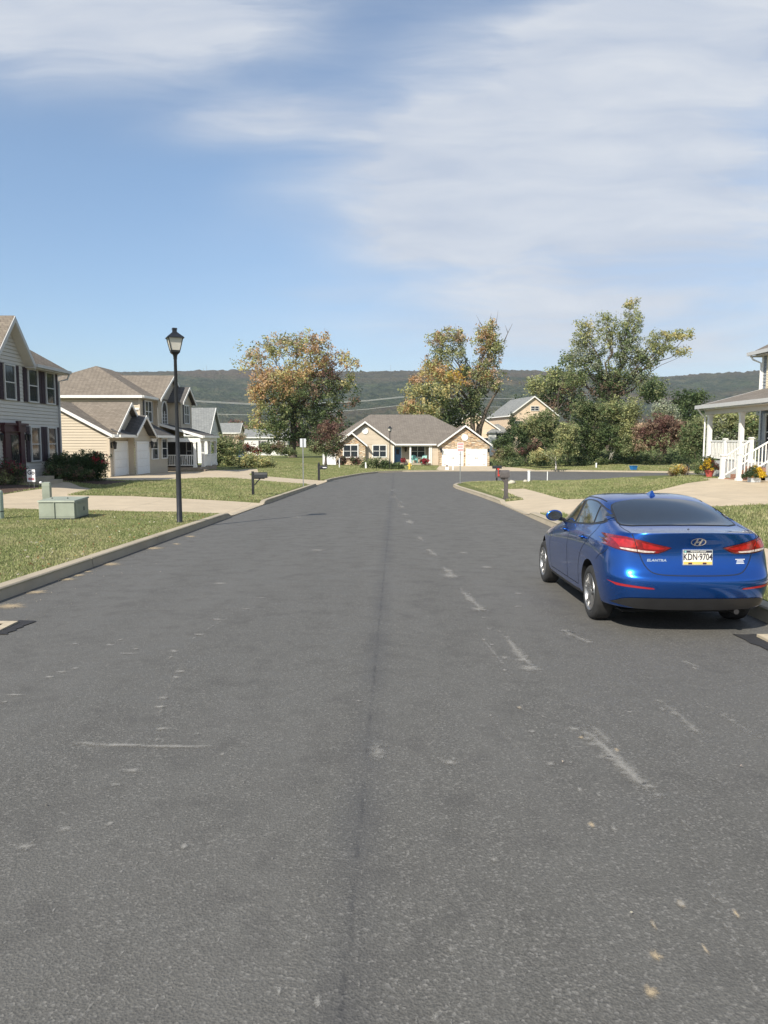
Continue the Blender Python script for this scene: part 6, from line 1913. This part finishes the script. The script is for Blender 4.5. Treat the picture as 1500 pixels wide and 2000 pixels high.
# ------------------------------------------------------------------ the parked blue car
def car_paint():
    m, nt, bs = new_mat('blue_metallic_paint')
    pos = nt.node('ShaderNodeTexCoord').outputs['Object']
    fl_ = nt.noise(pos, 900, 2, .6)
    nt.put(bs.inputs['Base Color'], nt.mix(nt.mapr(fl_, .35, .65), (.003, .058, .31), (.008, .125, .50)))
    bs.inputs['Metallic'].default_value = .88
    nt.put(bs.inputs['Roughness'], nt.mapr(nt.noise(pos, 2.5, 4), .3, .7, .22, .28))
    bs.inputs['Coat Weight'].default_value = 1.0
    bs.inputs['Coat Roughness'].default_value = .03
    return m


M_paint = car_paint()
M_tint = plain('tinted_glass', (.022, .024, .024), .05, var=.1, coat=1.0, spec=.6)
M_tintl = plain('side_glass', (.022, .024, .024), .04, var=.3, scale=3, coat=1.0, spec=.6)
M_trimk = plain('black_plastic', (.02, .02, .021), .45, var=.15)
M_rub = plain('tyre_rubber', (.022, .022, .022), .85, var=.25, scale=20)
M_alloy = plain('alloy', (.40, .40, .40), .32, metal=.9, var=.05)
M_alloyd = plain('alloy_dark', (.05, .05, .052), .4, metal=.5)
M_tail = plain('tail_red', (.17, .005, .007), .12, var=.35, scale=22, coat=1.0)
M_taill = plain('tail_bright_red', (.36, .010, .010), .12, var=.3, scale=26, coat=1.0)
M_taild = plain('tail_dark_edge', (.05, .003, .006), .12, coat=1.0)
M_tailc = plain('tail_clear', (.50, .42, .38), .1, var=.4, scale=40, coat=1.0)
M_refl = plain('reflector_red', (.30, .012, .018), .2, coat=1.0)
M_chrome = plain('chrome', (.80, .80, .82), .12, metal=.9, var=.03)
M_under = plain('underbody', (.008, .008, .008), .95)
M_plate = plain('plate_white', (.72, .70, .62), .5, var=.05)
M_plyel = plain('plate_yellow', (.66, .45, .12), .5)
M_plblue = plain('plate_dark_blue', (.03, .035, .05), .5)

car = empty('parked_car', (3.05, 6.95, float(zroad(8.5)) + .036), 'metallic blue four-door sedan parked at the right kerb seen from behind', 'car', rz=-.004)
car.scale = (.931, .8757, .931)
car.rotation_euler = (-.0231, 0, -.004)
ROWS = [  # 14 points from the middle of the tail round the side to the middle of the nose
    [(0, .40, .24), (.30, .40, .24), (.50, .42, .24), (.62, .48, .24), (.70, .60, .23), (.72, .75, .22), (.72, 1.0, .21), (.73, 1.55, .20), (.73, 2.1, .20), (.73, 2.9, .20), (.72, 3.7, .21), (.60, 4.2, .22), (.35, 4.38, .22), (0, 4.42, .22)],
    [(0, .12, .27), (.35, .13, .27), (.60, .17, .275), (.76, .27, .28), (.835, .46, .28), (.85, .66, .27), (.85, 1.0, .25), (.86, 1.55, .22), (.86, 2.1, .22), (.86, 2.9, .22), (.85, 3.7, .23), (.72, 4.28, .22), (.40, 4.48, .21), (0, 4.52, .21)],
    [(0, .045, .40), (.35, .055, .40), (.62, .10, .40), (.79, .215, .41), (.87, .43, .41), (.885, .66, .40), (.89, 1.0, .38), (.875, 1.55, .33), (.875, 2.1, .32), (.875, 2.9, .33), (.89, 3.7, .36), (.77, 4.30, .38), (.42, 4.52, .38), (0, 4.57, .38)],
    [(0, .0, .53), (.35, .012, .53), (.62, .055, .53), (.80, .165, .53), (.885, .38, .53), (.90, .66, .53), (.905, 1.0, .52), (.89, 1.55, .48), (.885, 2.1, .47), (.89, 2.9, .48), (.905, 3.7, .50), (.79, 4.29, .50), (.43, 4.52, .50), (0, 4.57, .50)],
    [(0, .008, .62), (.35, .02, .62), (.62, .06, .62), (.80, .17, .62), (.885, .385, .62), (.902, .66, .62), (.908, 1.0, .62), (.895, 1.55, .60), (.892, 2.1, .60), (.896, 2.9, .60), (.905, 3.7, .60), (.78, 4.27, .60), (.42, 4.49, .60), (0, 4.54, .60)],
    [(0, .075, .685), (.35, .085, .685), (.62, .12, .69), (.79, .20, .70), (.88, .40, .70), (.90, .66, .71), (.905, 1.0, .72), (.90, 1.55, .71), (.898, 2.1, .70), (.90, 2.9, .70), (.90, 3.7, .69), (.76, 4.22, .66), (.41, 4.43, .66), (0, 4.48, .66)],
    [(0, .105, .80), (.35, .112, .80), (.62, .14, .80), (.785, .215, .805), (.872, .42, .81), (.893, .66, .82), (.898, 1.0, .83), (.896, 1.55, .82), (.893, 2.1, .80), (.892, 2.9, .79), (.88, 3.7, .76), (.72, 4.15, .70), (.40, 4.36, .69), (0, 4.41, .69)],
    [(0, .115, .915), (.35, .12, .915), (.62, .145, .915), (.77, .225, .92), (.852, .45, .93), (.873, .68, .93), (.880, 1.02, .93), (.878, 1.55, .905), (.874, 2.1, .885), (.866, 2.9, .865), (.83, 3.7, .82), (.66, 4.08, .73), (.38, 4.27, .71), (0, 4.32, .71)],
    [(0, .070, 1.02), (.35, .078, 1.02), (.60, .125, 1.015), (.735, .235, 1.015), (.805, .47, 1.02), (.828, .70, 1.02), (.842, 1.05, 1.01), (.846, 1.55, .975), (.846, 2.1, .95), (.838, 2.9, .925), (.77, 3.62, .87), (.60, 3.98, .78), (.36, 4.16, .75), (0, 4.21, .745)],
    [(0, .045, 1.098), (.34, .058, 1.095), (.58, .12, 1.082), (.69, .26, 1.075), (.755, .50, 1.078), (.785, .74, 1.085), (.80, 1.08, 1.065), (.812, 1.55, 1.03), (.815, 2.1, 1.0), (.805, 2.9, .975), (.70, 3.46, .925), (.53, 3.82, .85), (.33, 3.98, .82), (0, 4.03, .81)],
    [(0, .17, 1.10), (.33, .18, 1.098), (.56, .26, 1.09), (.655, .42, 1.09), (.715, .64, 1.12), (.748, .86, 1.145), (.765, 1.16, 1.13), (.775, 1.58, 1.09), (.778, 2.1, 1.06), (.765, 2.85, 1.03), (.655, 3.25, .985), (.49, 3.52, .93), (.31, 3.66, .905), (0, 3.70, .90)],
    [(0, .50, 1.105), (.33, .52, 1.102), (.57, .60, 1.10), (.66, .75, 1.125), (.68, .95, 1.19), (.698, 1.13, 1.215), (.712, 1.36, 1.215), (.722, 1.66, 1.19), (.724, 2.1, 1.175), (.710, 2.6, 1.155), (.635, 2.98, 1.10), (.50, 3.24, 1.03), (.31, 3.37, 1.005), (0, 3.41, 1.0)],
    [(0, .92, 1.255), (.32, .935, 1.25), (.55, .99, 1.24), (.615, 1.11, 1.255), (.625, 1.26, 1.295), (.64, 1.40, 1.31), (.652, 1.56, 1.318), (.660, 1.80, 1.318), (.662, 2.1, 1.312), (.650, 2.4, 1.30), (.59, 2.66, 1.26), (.48, 2.86, 1.20), (.29, 2.96, 1.18), (0, 2.99, 1.175)],
    [(0, 1.36, 1.388), (.30, 1.37, 1.382), (.49, 1.41, 1.366), (.55, 1.48, 1.362), (.572, 1.56, 1.372), (.585, 1.66, 1.382), (.592, 1.76, 1.388), (.598, 1.92, 1.39), (.60, 2.1, 1.388), (.59, 2.28, 1.38), (.545, 2.42, 1.36), (.45, 2.54, 1.335), (.27, 2.60, 1.325), (0, 2.62, 1.32)],
    [(0, 1.56, 1.418), (.22, 1.57, 1.415), (.36, 1.60, 1.408), (.41, 1.65, 1.408), (.43, 1.71, 1.412), (.44, 1.78, 1.416), (.445, 1.86, 1.418), (.45, 1.97, 1.418), (.45, 2.08, 1.416), (.44, 2.2, 1.41), (.41, 2.30, 1.40), (.34, 2.37, 1.39), (.2, 2.42, 1.385), (0, 2.43, 1.383)],
    [(0, 1.78, 1.430), (.1, 1.785, 1.43), (.17, 1.80, 1.428), (.2, 1.83, 1.428), (.21, 1.86, 1.428), (.215, 1.89, 1.428), (.22, 1.93, 1.428), (.22, 1.98, 1.428), (.22, 2.03, 1.427), (.21, 2.08, 1.426), (.19, 2.13, 1.423), (.16, 2.17, 1.42), (.1, 2.2, 1.418), (0, 2.21, 1.417)],
]
bm = bmesh.new()
rings = []
for row in ROWS:
    right = [bm.verts.new(p) for p in row]
    left = [bm.verts.new((-p[0], p[1], p[2])) for p in row[1:-1]]
    rings.append(right + left[::-1])
nr = len(rings[0])
cl = bm.edges.layers.float.new('crease_edge')
for a, b in zip(rings, rings[1:]):
    for k in range(nr):
        l = (k + 1) % nr
        bm.faces.new((a[k], a[l], b[l], b[k]))
bm.faces.new(rings[-1]); bm.faces.new(rings[0][::-1])
CRE = {1: .55, 4: .35, 9: .28}
for ri, cv in CRE.items():
    for k in range(nr):
        e = bm.edges.get((rings[ri][k], rings[ri][(k + 1) % nr]))
        if e: e[cl] = cv
# tail of the lid: sharper along the rear only
for k in (0, 1, 2, nr - 1, nr - 2, nr - 3):
    e = bm.edges.get((rings[9][k], rings[9][(k + 1) % nr]))
    if e: e[cl] = .7
bmesh.ops.recalc_face_normals(bm, faces=bm.faces)
me = bpy.data.meshes.new('body'); bm.to_mesh(me); bm.free()
ob = bpy.data.objects.new('body', me); COL.objects.link(ob)
md = ob.modifiers.new('s', 'SUBSURF'); md.levels = 3; md.render_levels = 3
dg = bpy.context.evaluated_depsgraph_get(); dg.update()
full = bpy.data.meshes.new_from_object(ob.evaluated_get(dg))
BV = BVHTree.FromPolygons([tuple(v.co) for v in full.vertices], [tuple(p.vertices) for p in full.polygons])
# cut the wheel arches
ob.modifiers.clear(); ob.data = full
full.name = 'body'
full.materials.clear(); full.materials.append(M_paint); full.materials.append(M_under)
mb = MB()
for yc in (1.0, 3.70):
    for s in (-1, 1):
        prof = [(.372, s * .60), (.372, s * 1.1)]
        mb.lathe((0, yc, .33), prof, 40, 'x')
cut = mb.build('arch_cutter', [M_paint, M_under])
cut.data.polygons.foreach_set('material_index', [1] * len(cut.data.polygons))
bo = ob.modifiers.new('b', 'BOOLEAN'); bo.object = cut; bo.operation = 'DIFFERENCE'; bo.solver = 'EXACT'
dg = bpy.context.evaluated_depsgraph_get(); dg.update()
cutm = bpy.data.meshes.new_from_object(ob.evaluated_get(dg))
bpy.data.objects.remove(cut)
ob.modifiers.clear(); ob.data = cutm; cutm.name = 'body'
for p in cutm.polygons:
    p.use_smooth = p.material_index == 0 or len(p.vertices) > 4
    c = p.center
    if c.z < .262 or (p.normal.z < -.75 and c.z < .3): p.material_index = 1
cutm.set_sharp_from_angle(angle=R(40))
ob.parent = car
BODY = ob


def cast(axis, a, b, off):
    """land on the body from behind ('r': a=x, b=z), from the left ('l': a=y, b=z) or from above ('t': a=x, b=y)"""
    if axis == 'r': o, d_ = Vector((a, -2, b)), Vector((0, 1, 0))
    elif axis == 'l': o, d_ = Vector((-3, a, b)), Vector((1, 0, 0))
    elif axis == 'R': o, d_ = Vector((3, a, b)), Vector((-1, 0, 0))
    else: o, d_ = Vector((a, b, 3)), Vector((0, 0, -1))
    hit, nrm, _, _ = BV.ray_cast(o, d_)
    if hit is None:
        q = o + d_ * {'r': 2.3, 'l': 2.1, 'R': 2.1, 't': 1.7}[axis]
        hit, nrm, _, _ = BV.find_nearest(q)
    if nrm.dot(d_) > 0: nrm = -nrm
    return hit + nrm * off


def patch(name, mat, axis, poly, off, step=.03, parent=None, mirror=False):
    if mirror: poly = [(-a, b) for a, b in poly][::-1]
    dp = densify(poly, step)
    n = len(dp)
    pts_ = [Vector(p) for p in dp]
    xs_ = [p[0] for p in dp]; ys_ = [p[1] for p in dp]
    gx_ = np.arange(min(xs_) + step / 2, max(xs_), step); gy_ = np.arange(min(ys_) + step / 2, max(ys_), step)
    if len(gx_) and len(gy_):
        A_, B_ = np.meshgrid(gx_, gy_); A_, B_ = A_.ravel(), B_.ravel()
        ok = inpoly(A_, B_, dp) & (dpoly(A_, B_, dp + [dp[0]]) > step * .4)
        pts_ += [Vector((a, b)) for a, b in zip(A_[ok], B_[ok])]
    r = delaunay_2d_cdt(pts_, [(k, (k + 1) % n) for k in range(n)], [], 0, 1e-6)
    vv = r[0]; ff = [f for f in r[2] if inpoly(np.array([sum(vv[i].x for i in f) / 3]), np.array([sum(vv[i].y for i in f) / 3]), dp)[0]]
    mb = MB(); mb.v = [tuple(cast(axis, v.x, v.y, off)) for v in vv]; mb.f = [tuple(f) for f in ff]; mb.mi = [0] * len(ff)
    return mb.build(name, mat, parent or car, smooth=True, local=True)


def strip(name, mat, axis, line, w_, off, parent=None, mirror=False):
    """a thin raised or sunken line following the body"""
    if mirror: line = [(-a, b) for a, b in line]
    dp = densify(line, .02, False)
    L_, R_ = [], []
    for k, p in enumerate(dp):
        a, b = Vector(dp[max(0, k - 1)]), Vector(dp[min(len(dp) - 1, k + 1)])
        t = (b - a).normalized(); n_ = Vector((-t.y, t.x)) * w_ / 2
        L_.append(cast(axis, p[0] + n_.x, p[1] + n_.y, off)); R_.append(cast(axis, p[0] - n_.x, p[1] - n_.y, off))
    mb = MB(); i = mb.add(L_); j = mb.add(R_)
    for k in range(len(dp) - 1): mb.f.append((i + k, i + k + 1, j + k + 1, j + k)); mb.mi.append(0)
    return mb.build(name, mat, parent or car, smooth=True, local=True)


def arc(pts, n=5):
    """smooth a polyline (Catmull-Rom)"""
    out_ = []
    P_ = [Vector(p) for p in pts]
    for k in range(len(P_) - 1):
        p0, p1, p2, p3 = P_[max(k - 1, 0)], P_[k], P_[k + 1], P_[min(k + 2, len(P_) - 1)]
        for q in range(n):
            t = q / n
            out_.append(tuple(.5 * ((2 * p1) + (p2 - p0) * t + (2 * p0 - 5 * p1 + 4 * p2 - p3) * t * t + (3 * p1 - p0 - 3 * p2 + p3) * t ** 3)))
    out_.append(tuple(P_[-1]))
    return out_


# glass
rw = [(-.655, .76), (-.645, .66), (-.54, .585), (-.3, .545), (0, .53), (.3, .545), (.54, .585), (.645, .66), (.655, .76), (.60, 1.20), (.565, 1.30), (.50, 1.345), (.28, 1.375), (0, 1.385), (-.28, 1.375), (-.50, 1.345), (-.565, 1.30), (-.60, 1.20)]
brd = patch('rear_window', M_trimk, 't', rw, .003, .035)
cx_, cy_ = 0, .98
patch('pane', M_tint, 't', [((x - cx_) * .972, cy_ + (y - cy_) * .965) for x, y in rw], .006, .035, brd)
ws = [(-.60, 3.10), (-.40, 3.28), (0, 3.36), (.40, 3.28), (.60, 3.10), (.50, 2.66), (.3, 2.62), (0, 2.61), (-.3, 2.62), (-.50, 2.66)]
patch('windscreen', M_tint, 't', ws, .004, .04)
sg_ = [(3.15, .985), (2.9, 1.08), (2.6, 1.20), (2.32, 1.295), (2.1, 1.335), (1.85, 1.348), (1.6, 1.338), (1.35, 1.300), (1.1, 1.25), (.90, 1.205), (.84, 1.175), (.90, 1.13), (1.1, 1.10), (1.4, 1.068), (2.0, 1.03), (2.6, 1.0)]
for ax, nmz in (('l', 'left'), ('R', 'right')):
    fr = patch('side_window', M_trimk, ax, arc(sg_ + [sg_[0]], 3)[:-1], .003, .04)
    for pl in ([(3.06, 1.0), (2.85, 1.085), (2.58, 1.195), (2.33, 1.278), (2.16, 1.312), (2.13, 1.04), (2.6, 1.015)],
               [(2.05, 1.322), (1.85, 1.333), (1.6, 1.323), (1.42, 1.298), (1.26, 1.10), (1.45, 1.08), (2.03, 1.045)],
               [(1.36, 1.285), (1.12, 1.238), (.92, 1.192), (.90, 1.17), (.95, 1.145), (1.2, 1.108)]):
        patch('pane', M_tintl, ax, pl, .007, .04, fr)
# shut lines
ln = arc([(-.655, 1.09), (-.635, 1.0), (-.60, .90), (-.555, .78), (-.50, .70), (-.42, .662), (-.25, .65), (0, .648), (.25, .65), (.42, .662), (.50, .70), (.555, .78), (.60, .90), (.635, 1.0), (.655, 1.09)], 6)
strip('lid_seam', M_seam2 if 'M_seam2' in globals() else plain('shut_line', (.004, .008, .02), .8), 'r', ln, .009, .0015)
M_seam2 = MATS['shut_line']
for s in (-1, 1):
    strip('lid_side_seam', M_seam2, 't', arc([(s * .655, .34), (s * .66, .50), (s * .655, .66)], 5), .007, .0015)
for ax in ('l', 'R'):
    strip('door_seam', M_seam2, ax, arc([(2.13, 1.03), (2.12, .8), (2.12, .5), (2.14, .32)], 6), .009, .0015)
    strip('door_seam', M_seam2, ax, arc([(.98, 1.12), (1.03, 1.02), (1.18, .90), (1.38, .76), (1.50, .58), (1.53, .40), (1.56, .32)], 6), .009, .0015)
    strip('door_seam', M_seam2, ax, arc([(3.08, .97), (3.16, .8), (3.16, .55), (3.12, .32)], 6), .009, .0015)
    strip('door_seam', M_seam2, ax, [(3.12, .32), (1.56, .32)], .009, .0015)
    strip('bumper_seam', M_seam2, ax, arc([(.42, .90), (.50, .84), (.62, .80), (.70, .74)], 5), .007, .0015)
    sg = -1 if ax == 'l' else 1
    for yc in (1.42, 2.42):
        a = cast(ax, yc - .1, .925, .0); b = cast(ax, yc + .1, .915, .0)
        mb = MB(); mb.tube([a, a + Vector((sg * .035, .02, .004)), b + Vector((sg * .035, -.02, .004)), b], [.010, .014, .014, .010], 8)
        mb.build('door_handle', M_paint, car, smooth=True, local=True)
        c = cast(ax, yc, .915, .002); mb = MB()
        i = mb.add([cast(ax, yc + .06 * math.cos(t), .92 + .028 * math.sin(t), .0018) for t in np.linspace(0, 2 * math.pi, 16, endpoint=False)]); mb.f.append(tuple(range(i, i + 16))); mb.mi.append(0)
        mb.build('handle_cup', M_seam2, car, local=True)
# tail lights
TL = [(-.872, 1.028), (-.80, 1.040), (-.70, 1.038), (-.58, 1.012), (-.44, .975), (-.262, .932), (-.33, .895), (-.40, .868), (-.52, .866), (-.66, .880), (-.80, .902), (-.868, .93), (-.884, .98)]


def shrink(pl, k, dx=0, dz=0):
    cx = sum(p[0] for p in pl) / len(pl); cz = sum(p[1] for p in pl) / len(pl)
    return [(cx + (p[0] - cx) * k + dx, cz + (p[1] - cz) * (k - (1 - k) * 1.4) + dz) for p in pl]


for mir in (False, True):
    base = patch('tail_light', M_taild, 'r', TL, .004, .02, None, mir)
    red = patch('red_lens', M_tail, 'r', shrink(TL, .965, 0, .004), .009, .02, base, mir)
    patch('bright_lens', M_taill, 'r', [(-.80, 1.005), (-.70, 1.012), (-.62, .995), (-.60, .95), (-.66, .93), (-.76, .935)], .0125, .02, base, mir)
    patch('bright_lens', M_taill, 'r', [(-.57, .99), (-.44, .955), (-.33, .928), (-.37, .915), (-.46, .913), (-.55, .925)], .0125, .02, base, mir)
    patch('clear_lens', M_tailc, 'r', [(-.76, .922), (-.70, .922), (-.62, .914), (-.54, .903), (-.43, .895), (-.45, .882), (-.55, .882), (-.66, .896), (-.75, .910)], .013, .02, base, mir)
    strip('lens_gap', M_taild, 'r', [(-.640, 1.03), (-.602, .87)], .008, .014, base, mir)
    patch('reflector', M_refl, 'r', [(-.865, .565), (-.80, .553), (-.47, .522), (-.45, .508), (-.50, .507), (-.80, .527)], .006, .025, None, mir)
    strip('reflector_lip', M_paint, 'r', arc([(-.87, .59), (-.75, .578), (-.5, .548), (-.42, .52)], 5), .012, .006, None, mir)
# black lower bumper insert
patch('bumper_insert', M_trimk, 'r', arc([(-.82, .325), (-.74, .385), (-.62, .405), (-.3, .41), (0, .41), (.3, .41), (.62, .405), (.74, .385), (.82, .33)], 4) + [(.6, .285), (.3, .278), (0, .275), (-.3, .278), (-.6, .285)], .008, .03)
for s in (-1, 1):
    strip('roof_channel', M_trimk, 't', arc([(s * .575, 1.44), (s * .592, 1.7), (s * .598, 2.1), (s * .585, 2.42)], 6), .014, .003)
# number plate
pc = cast('r', 0, .836, 0)
pl_ = MB(); pl_.box(-.156, .156, -.012, .02, -.081, .081); plo = pl_.build('number_plate', M_chrome, car, local=True); plo.location = (0, pc.y - .012, .836); plo.rotation_euler = (R(-4), 0, 0)
mb = MB(); mb.box(-.148, .148, -.015, -.012, -.073, .073); mb.build('plate_face', M_plate, plo, local=True)
mb = MB(); mb.box(-.148, .148, -.0165, -.0152, .048, .073); mb.build('plate_band', M_plblue, plo, local=True)
mb = MB(); mb.box(-.148, .148, -.0165, -.0152, -.073, -.045); mb.build('plate_band', M_plyel, plo, local=True)
mb = MB(); mb.box(-.10, -.06, -.018, -.0167, -.072, -.053); mb.box(.05, .09, -.018, -.0167, -.072, -.053); mb.build('plate_mark', M_maroon, plo, local=True)
mb = MB(); mb.box(-.14, -.12, -.018, -.0167, .05, .07); mb.build('plate_sticker', M_teal, plo, local=True)
text_mesh(plo, 'plate_number', 'KDN\u00b79704', .098, (0, -.0165, .002), (math.pi / 2, 0, 0), M_ink, bold=.0016, sx=.70)
text_mesh(plo, 'plate_lettering', 'PENNSYLVANIA', .024, (.005, -.018, .060), (math.pi / 2, 0, 0), M_plate, sx=.95)


def drape(o, axis, cx, cz, off, shear=0.0, sx=1.0):
    for v in o.data.vertices:
        x, y = v.co.x * sx + shear * v.co.y, v.co.y
        v.co = cast(axis, cx + x, cz + y, off)
    o.location = (0, 0, 0); o.rotation_euler = (0, 0, 0); o.scale = (1, 1, 1)


t = text_mesh(car, 'model_lettering', 'ELANTRA', .036, (0, 0, 0), (0, 0, 0), M_chrome, extrude=0, bold=.0009); drape(t, 'r', -.415, .800, .004, .25, 1.28)
for k, (tx, sz) in enumerate((('MOTORWORLD', .016), ('HYUNDAI', .014), ('.COM', .012))):
    pass
mb = MB()
for k, (w_, n_) in enumerate(((.105, 9), (.07, 6), (.08, 7), (.09, 10))):
    z = .808 - k * .014
    for q in range(n_):
        x0 = .46 - w_ / 2 + w_ * q / n_
        mb.poly([cast('r', x0, z, .003), cast('r', x0 + w_ / n_ * .75, z, .003), cast('r', x0 + w_ / n_ * .75, z + .008, .003), cast('r', x0, z + .008, .003)])
mb.build('dealer_sticker', M_white, car, local=True)
# oval emblem with slanted letter
mb = MB()
n = 36; a_, b_ = .080, .042
for k in range(n):
    t0, t1 = 2 * math.pi * k / n, 2 * math.pi * (k + 1) / n
    qd = [(a_ * math.cos(t0), b_ * math.sin(t0)), (a_ * math.cos(t1), b_ * math.sin(t1)), ((a_ - .010) * math.cos(t1), (b_ - .007) * math.sin(t1)), ((a_ - .010) * math.cos(t0), (b_ - .007) * math.sin(t0))]
    mb.poly([cast('r', x, 1.0 + z, .007) for x, z in qd])
for bar in ([(-.048, -.030), (-.028, -.033), (-.022, -.010), (-.006, .006), (-.004, .036), (-.022, .034), (-.030, .008), (-.040, -.010)],
            [(.048, .030), (.028, .033), (.022, .010), (.006, -.006), (.004, -.036), (.022, -.034), (.030, -.008), (.040, .010)],
            [(-.030, -.006), (.026, .014), (.030, .004), (-.026, -.014)]):
    mb.poly([cast('r', x, 1.0 + z, .0075) for x, z in bar])
mb.build('emblem', M_chrome, car, local=True)
# fin, mirror, wheels, lamps at the front
mb = MB(); zf = cast('t', 0, 1.62, 0).z
mb.hexa([(-.045, 1.52, zf - .03), (.045, 1.52, zf - .03), (.03, 1.72, zf - .01), (-.03, 1.72, zf - .01), (-.008, 1.54, zf + .055), (.008, 1.54, zf + .055), (.004, 1.66, zf + .03), (-.004, 1.66, zf + .03)])
mb.build('antenna_fin', M_paint, car, local=True, smooth=30)
mb = MB(); zf = cast('t', 0, .3, 0); mb.lathe((0, .36, zf.z), [(.012, 0), (.01, .008), (.004, .012)], 8); mb.build('washer_nozzle', M_trimk, car, local=True)
for s in (-1, 1):
    ic = bmesh.new(); bmesh.ops.create_uvsphere(ic, u_segments=16, v_segments=10, radius=1)
    for v in ic.verts:
        v.co = Vector((v.co.x * .115, v.co.y * .075 * (.35 if v.co.y < -.2 else 1), v.co.z * .078))
        v.co.x += -s * v.co.z * .1
    me = bpy.data.meshes.new('wing_mirror'); ic.to_mesh(me); ic.free(); me.materials.append(M_paint)
    me.polygons.foreach_set('use_smooth', [True] * len(me.polygons))
    o = bpy.data.objects.new('wing_mirror', me); COL.objects.link(o); o.parent = car; o.location = (s * .905, 2.88, 1.07)
    mb = MB(); mb.lathe((0, 0, 0), [(.01, -.034), (.85, -.036), (.85, -.030)], 20, 'y')
    mb.v = [(x * .112, y, z * .074) for x, y, z in mb.v]; mb.build('mirror_glass', M_tint, o, local=True)
    mb = MB(); mb.tube([(-s * .05, .01, -.03), (-s * .17, .03, -.07)], [.03, .022], 8); mb.build('mirror_arm', M_trimk, o, local=True)


def wheel(x, y, s):
    w_ = empty('wheel', (0, 0, 0), None, None); w_.parent = car; w_.location = (x, y, .315)
    mb = MB()
    mb.lathe((0, 0, 0), [(.205, -s * .20), (.225, -s * .215), (.285, -s * .21), (.308, -s * .19), (.315, -s * .16), (.315, -s * .05), (.308, -s * .02), (.290, -s * .003), (.25, s * .003), (.222, -s * .002), (.214, -s * .012), (.205, -s * .05), (.205, -s * .20)], 40, 'x', False)
    for k in range(40):
        pass
    mb.build('tyre', M_rub, w_, smooth=50, local=True)
    mb = MB()
    mb.lathe((0, 0, 0), [(.218, -s * .004), (.216, s * .002), (.206, s * .0), (.198, -s * .012), (.190, -s * .03), (.188, -s * .12)], 40, 'x', False)
    for k in range(5):
        a = 2 * math.pi * k / 5 + .3
        for da in (-.15, .15):
            def pt(r_, an, h): return (h, r_ * math.cos(an), r_ * math.sin(an))
            i_, o_ = .045, .203
            aw_ = .05
            P8 = [pt(i_, a + da * 2.2 - .22, -s * .035), pt(i_, a + da * 2.2 + .22, -s * .035), pt(o_, a + da + aw_, -s * .018), pt(o_, a + da - aw_, -s * .018),
                  pt(i_, a + da * 2.2 - .22, -s * .010), pt(i_, a + da * 2.2 + .22, -s * .010), pt(o_, a + da + aw_, -s * .003), pt(o_, a + da - aw_, -s * .003)]
            mb.hexa(P8)
    mb.lathe((0, 0, 0), [(.06, -s * .05), (.06, -s * .008), (.03, -s * .002), (.005, s * 0)], 20, 'x')
    rm = mb.build('rim', M_alloy, w_, smooth=35, local=True)
    mb = MB(); mb.lathe((0, 0, 0), [(.19, -s * .12), (.19, -s * .10), (.02, -s * .09)], 24, 'x'); mb.build('brake_disc', M_alloyd, w_, local=True)


for y in (1.0, 3.70):
    wheel(-.885, y, -1); wheel(.885, y, 1)
for o in [o for o in bpy.data.objects if o.name.startswith('wheel') and o.type == 'EMPTY']:
    for k in ('label', 'category'):
        if k in o: del o[k]
for s in (-1, 1):
    patch('headlight', M_tailc, 'l' if s < 0 else 'R', [(3.95, .72), (4.15, .68), (4.3, .62), (4.1, .62), (3.95, .66)], .005, .03)
mb = MB(); mb.box(-.68, .68, .45, 4.2, .19, .215); mb.build('floorpan', M_under, car, local=True)
# exhaust and rear axle shapes in the dark below
mb = MB(); mb.tube([(.45, .14, .25), (.45, .5, .25), (.3, .7, .26)], .028, 10); mb.build('exhaust', M_alloyd, car, local=True, smooth=40)
mb = MB(); mb.box(-.7, .7, .95, 1.08, .22, .30); mb.build('axle_beam', M_under, car, local=True)
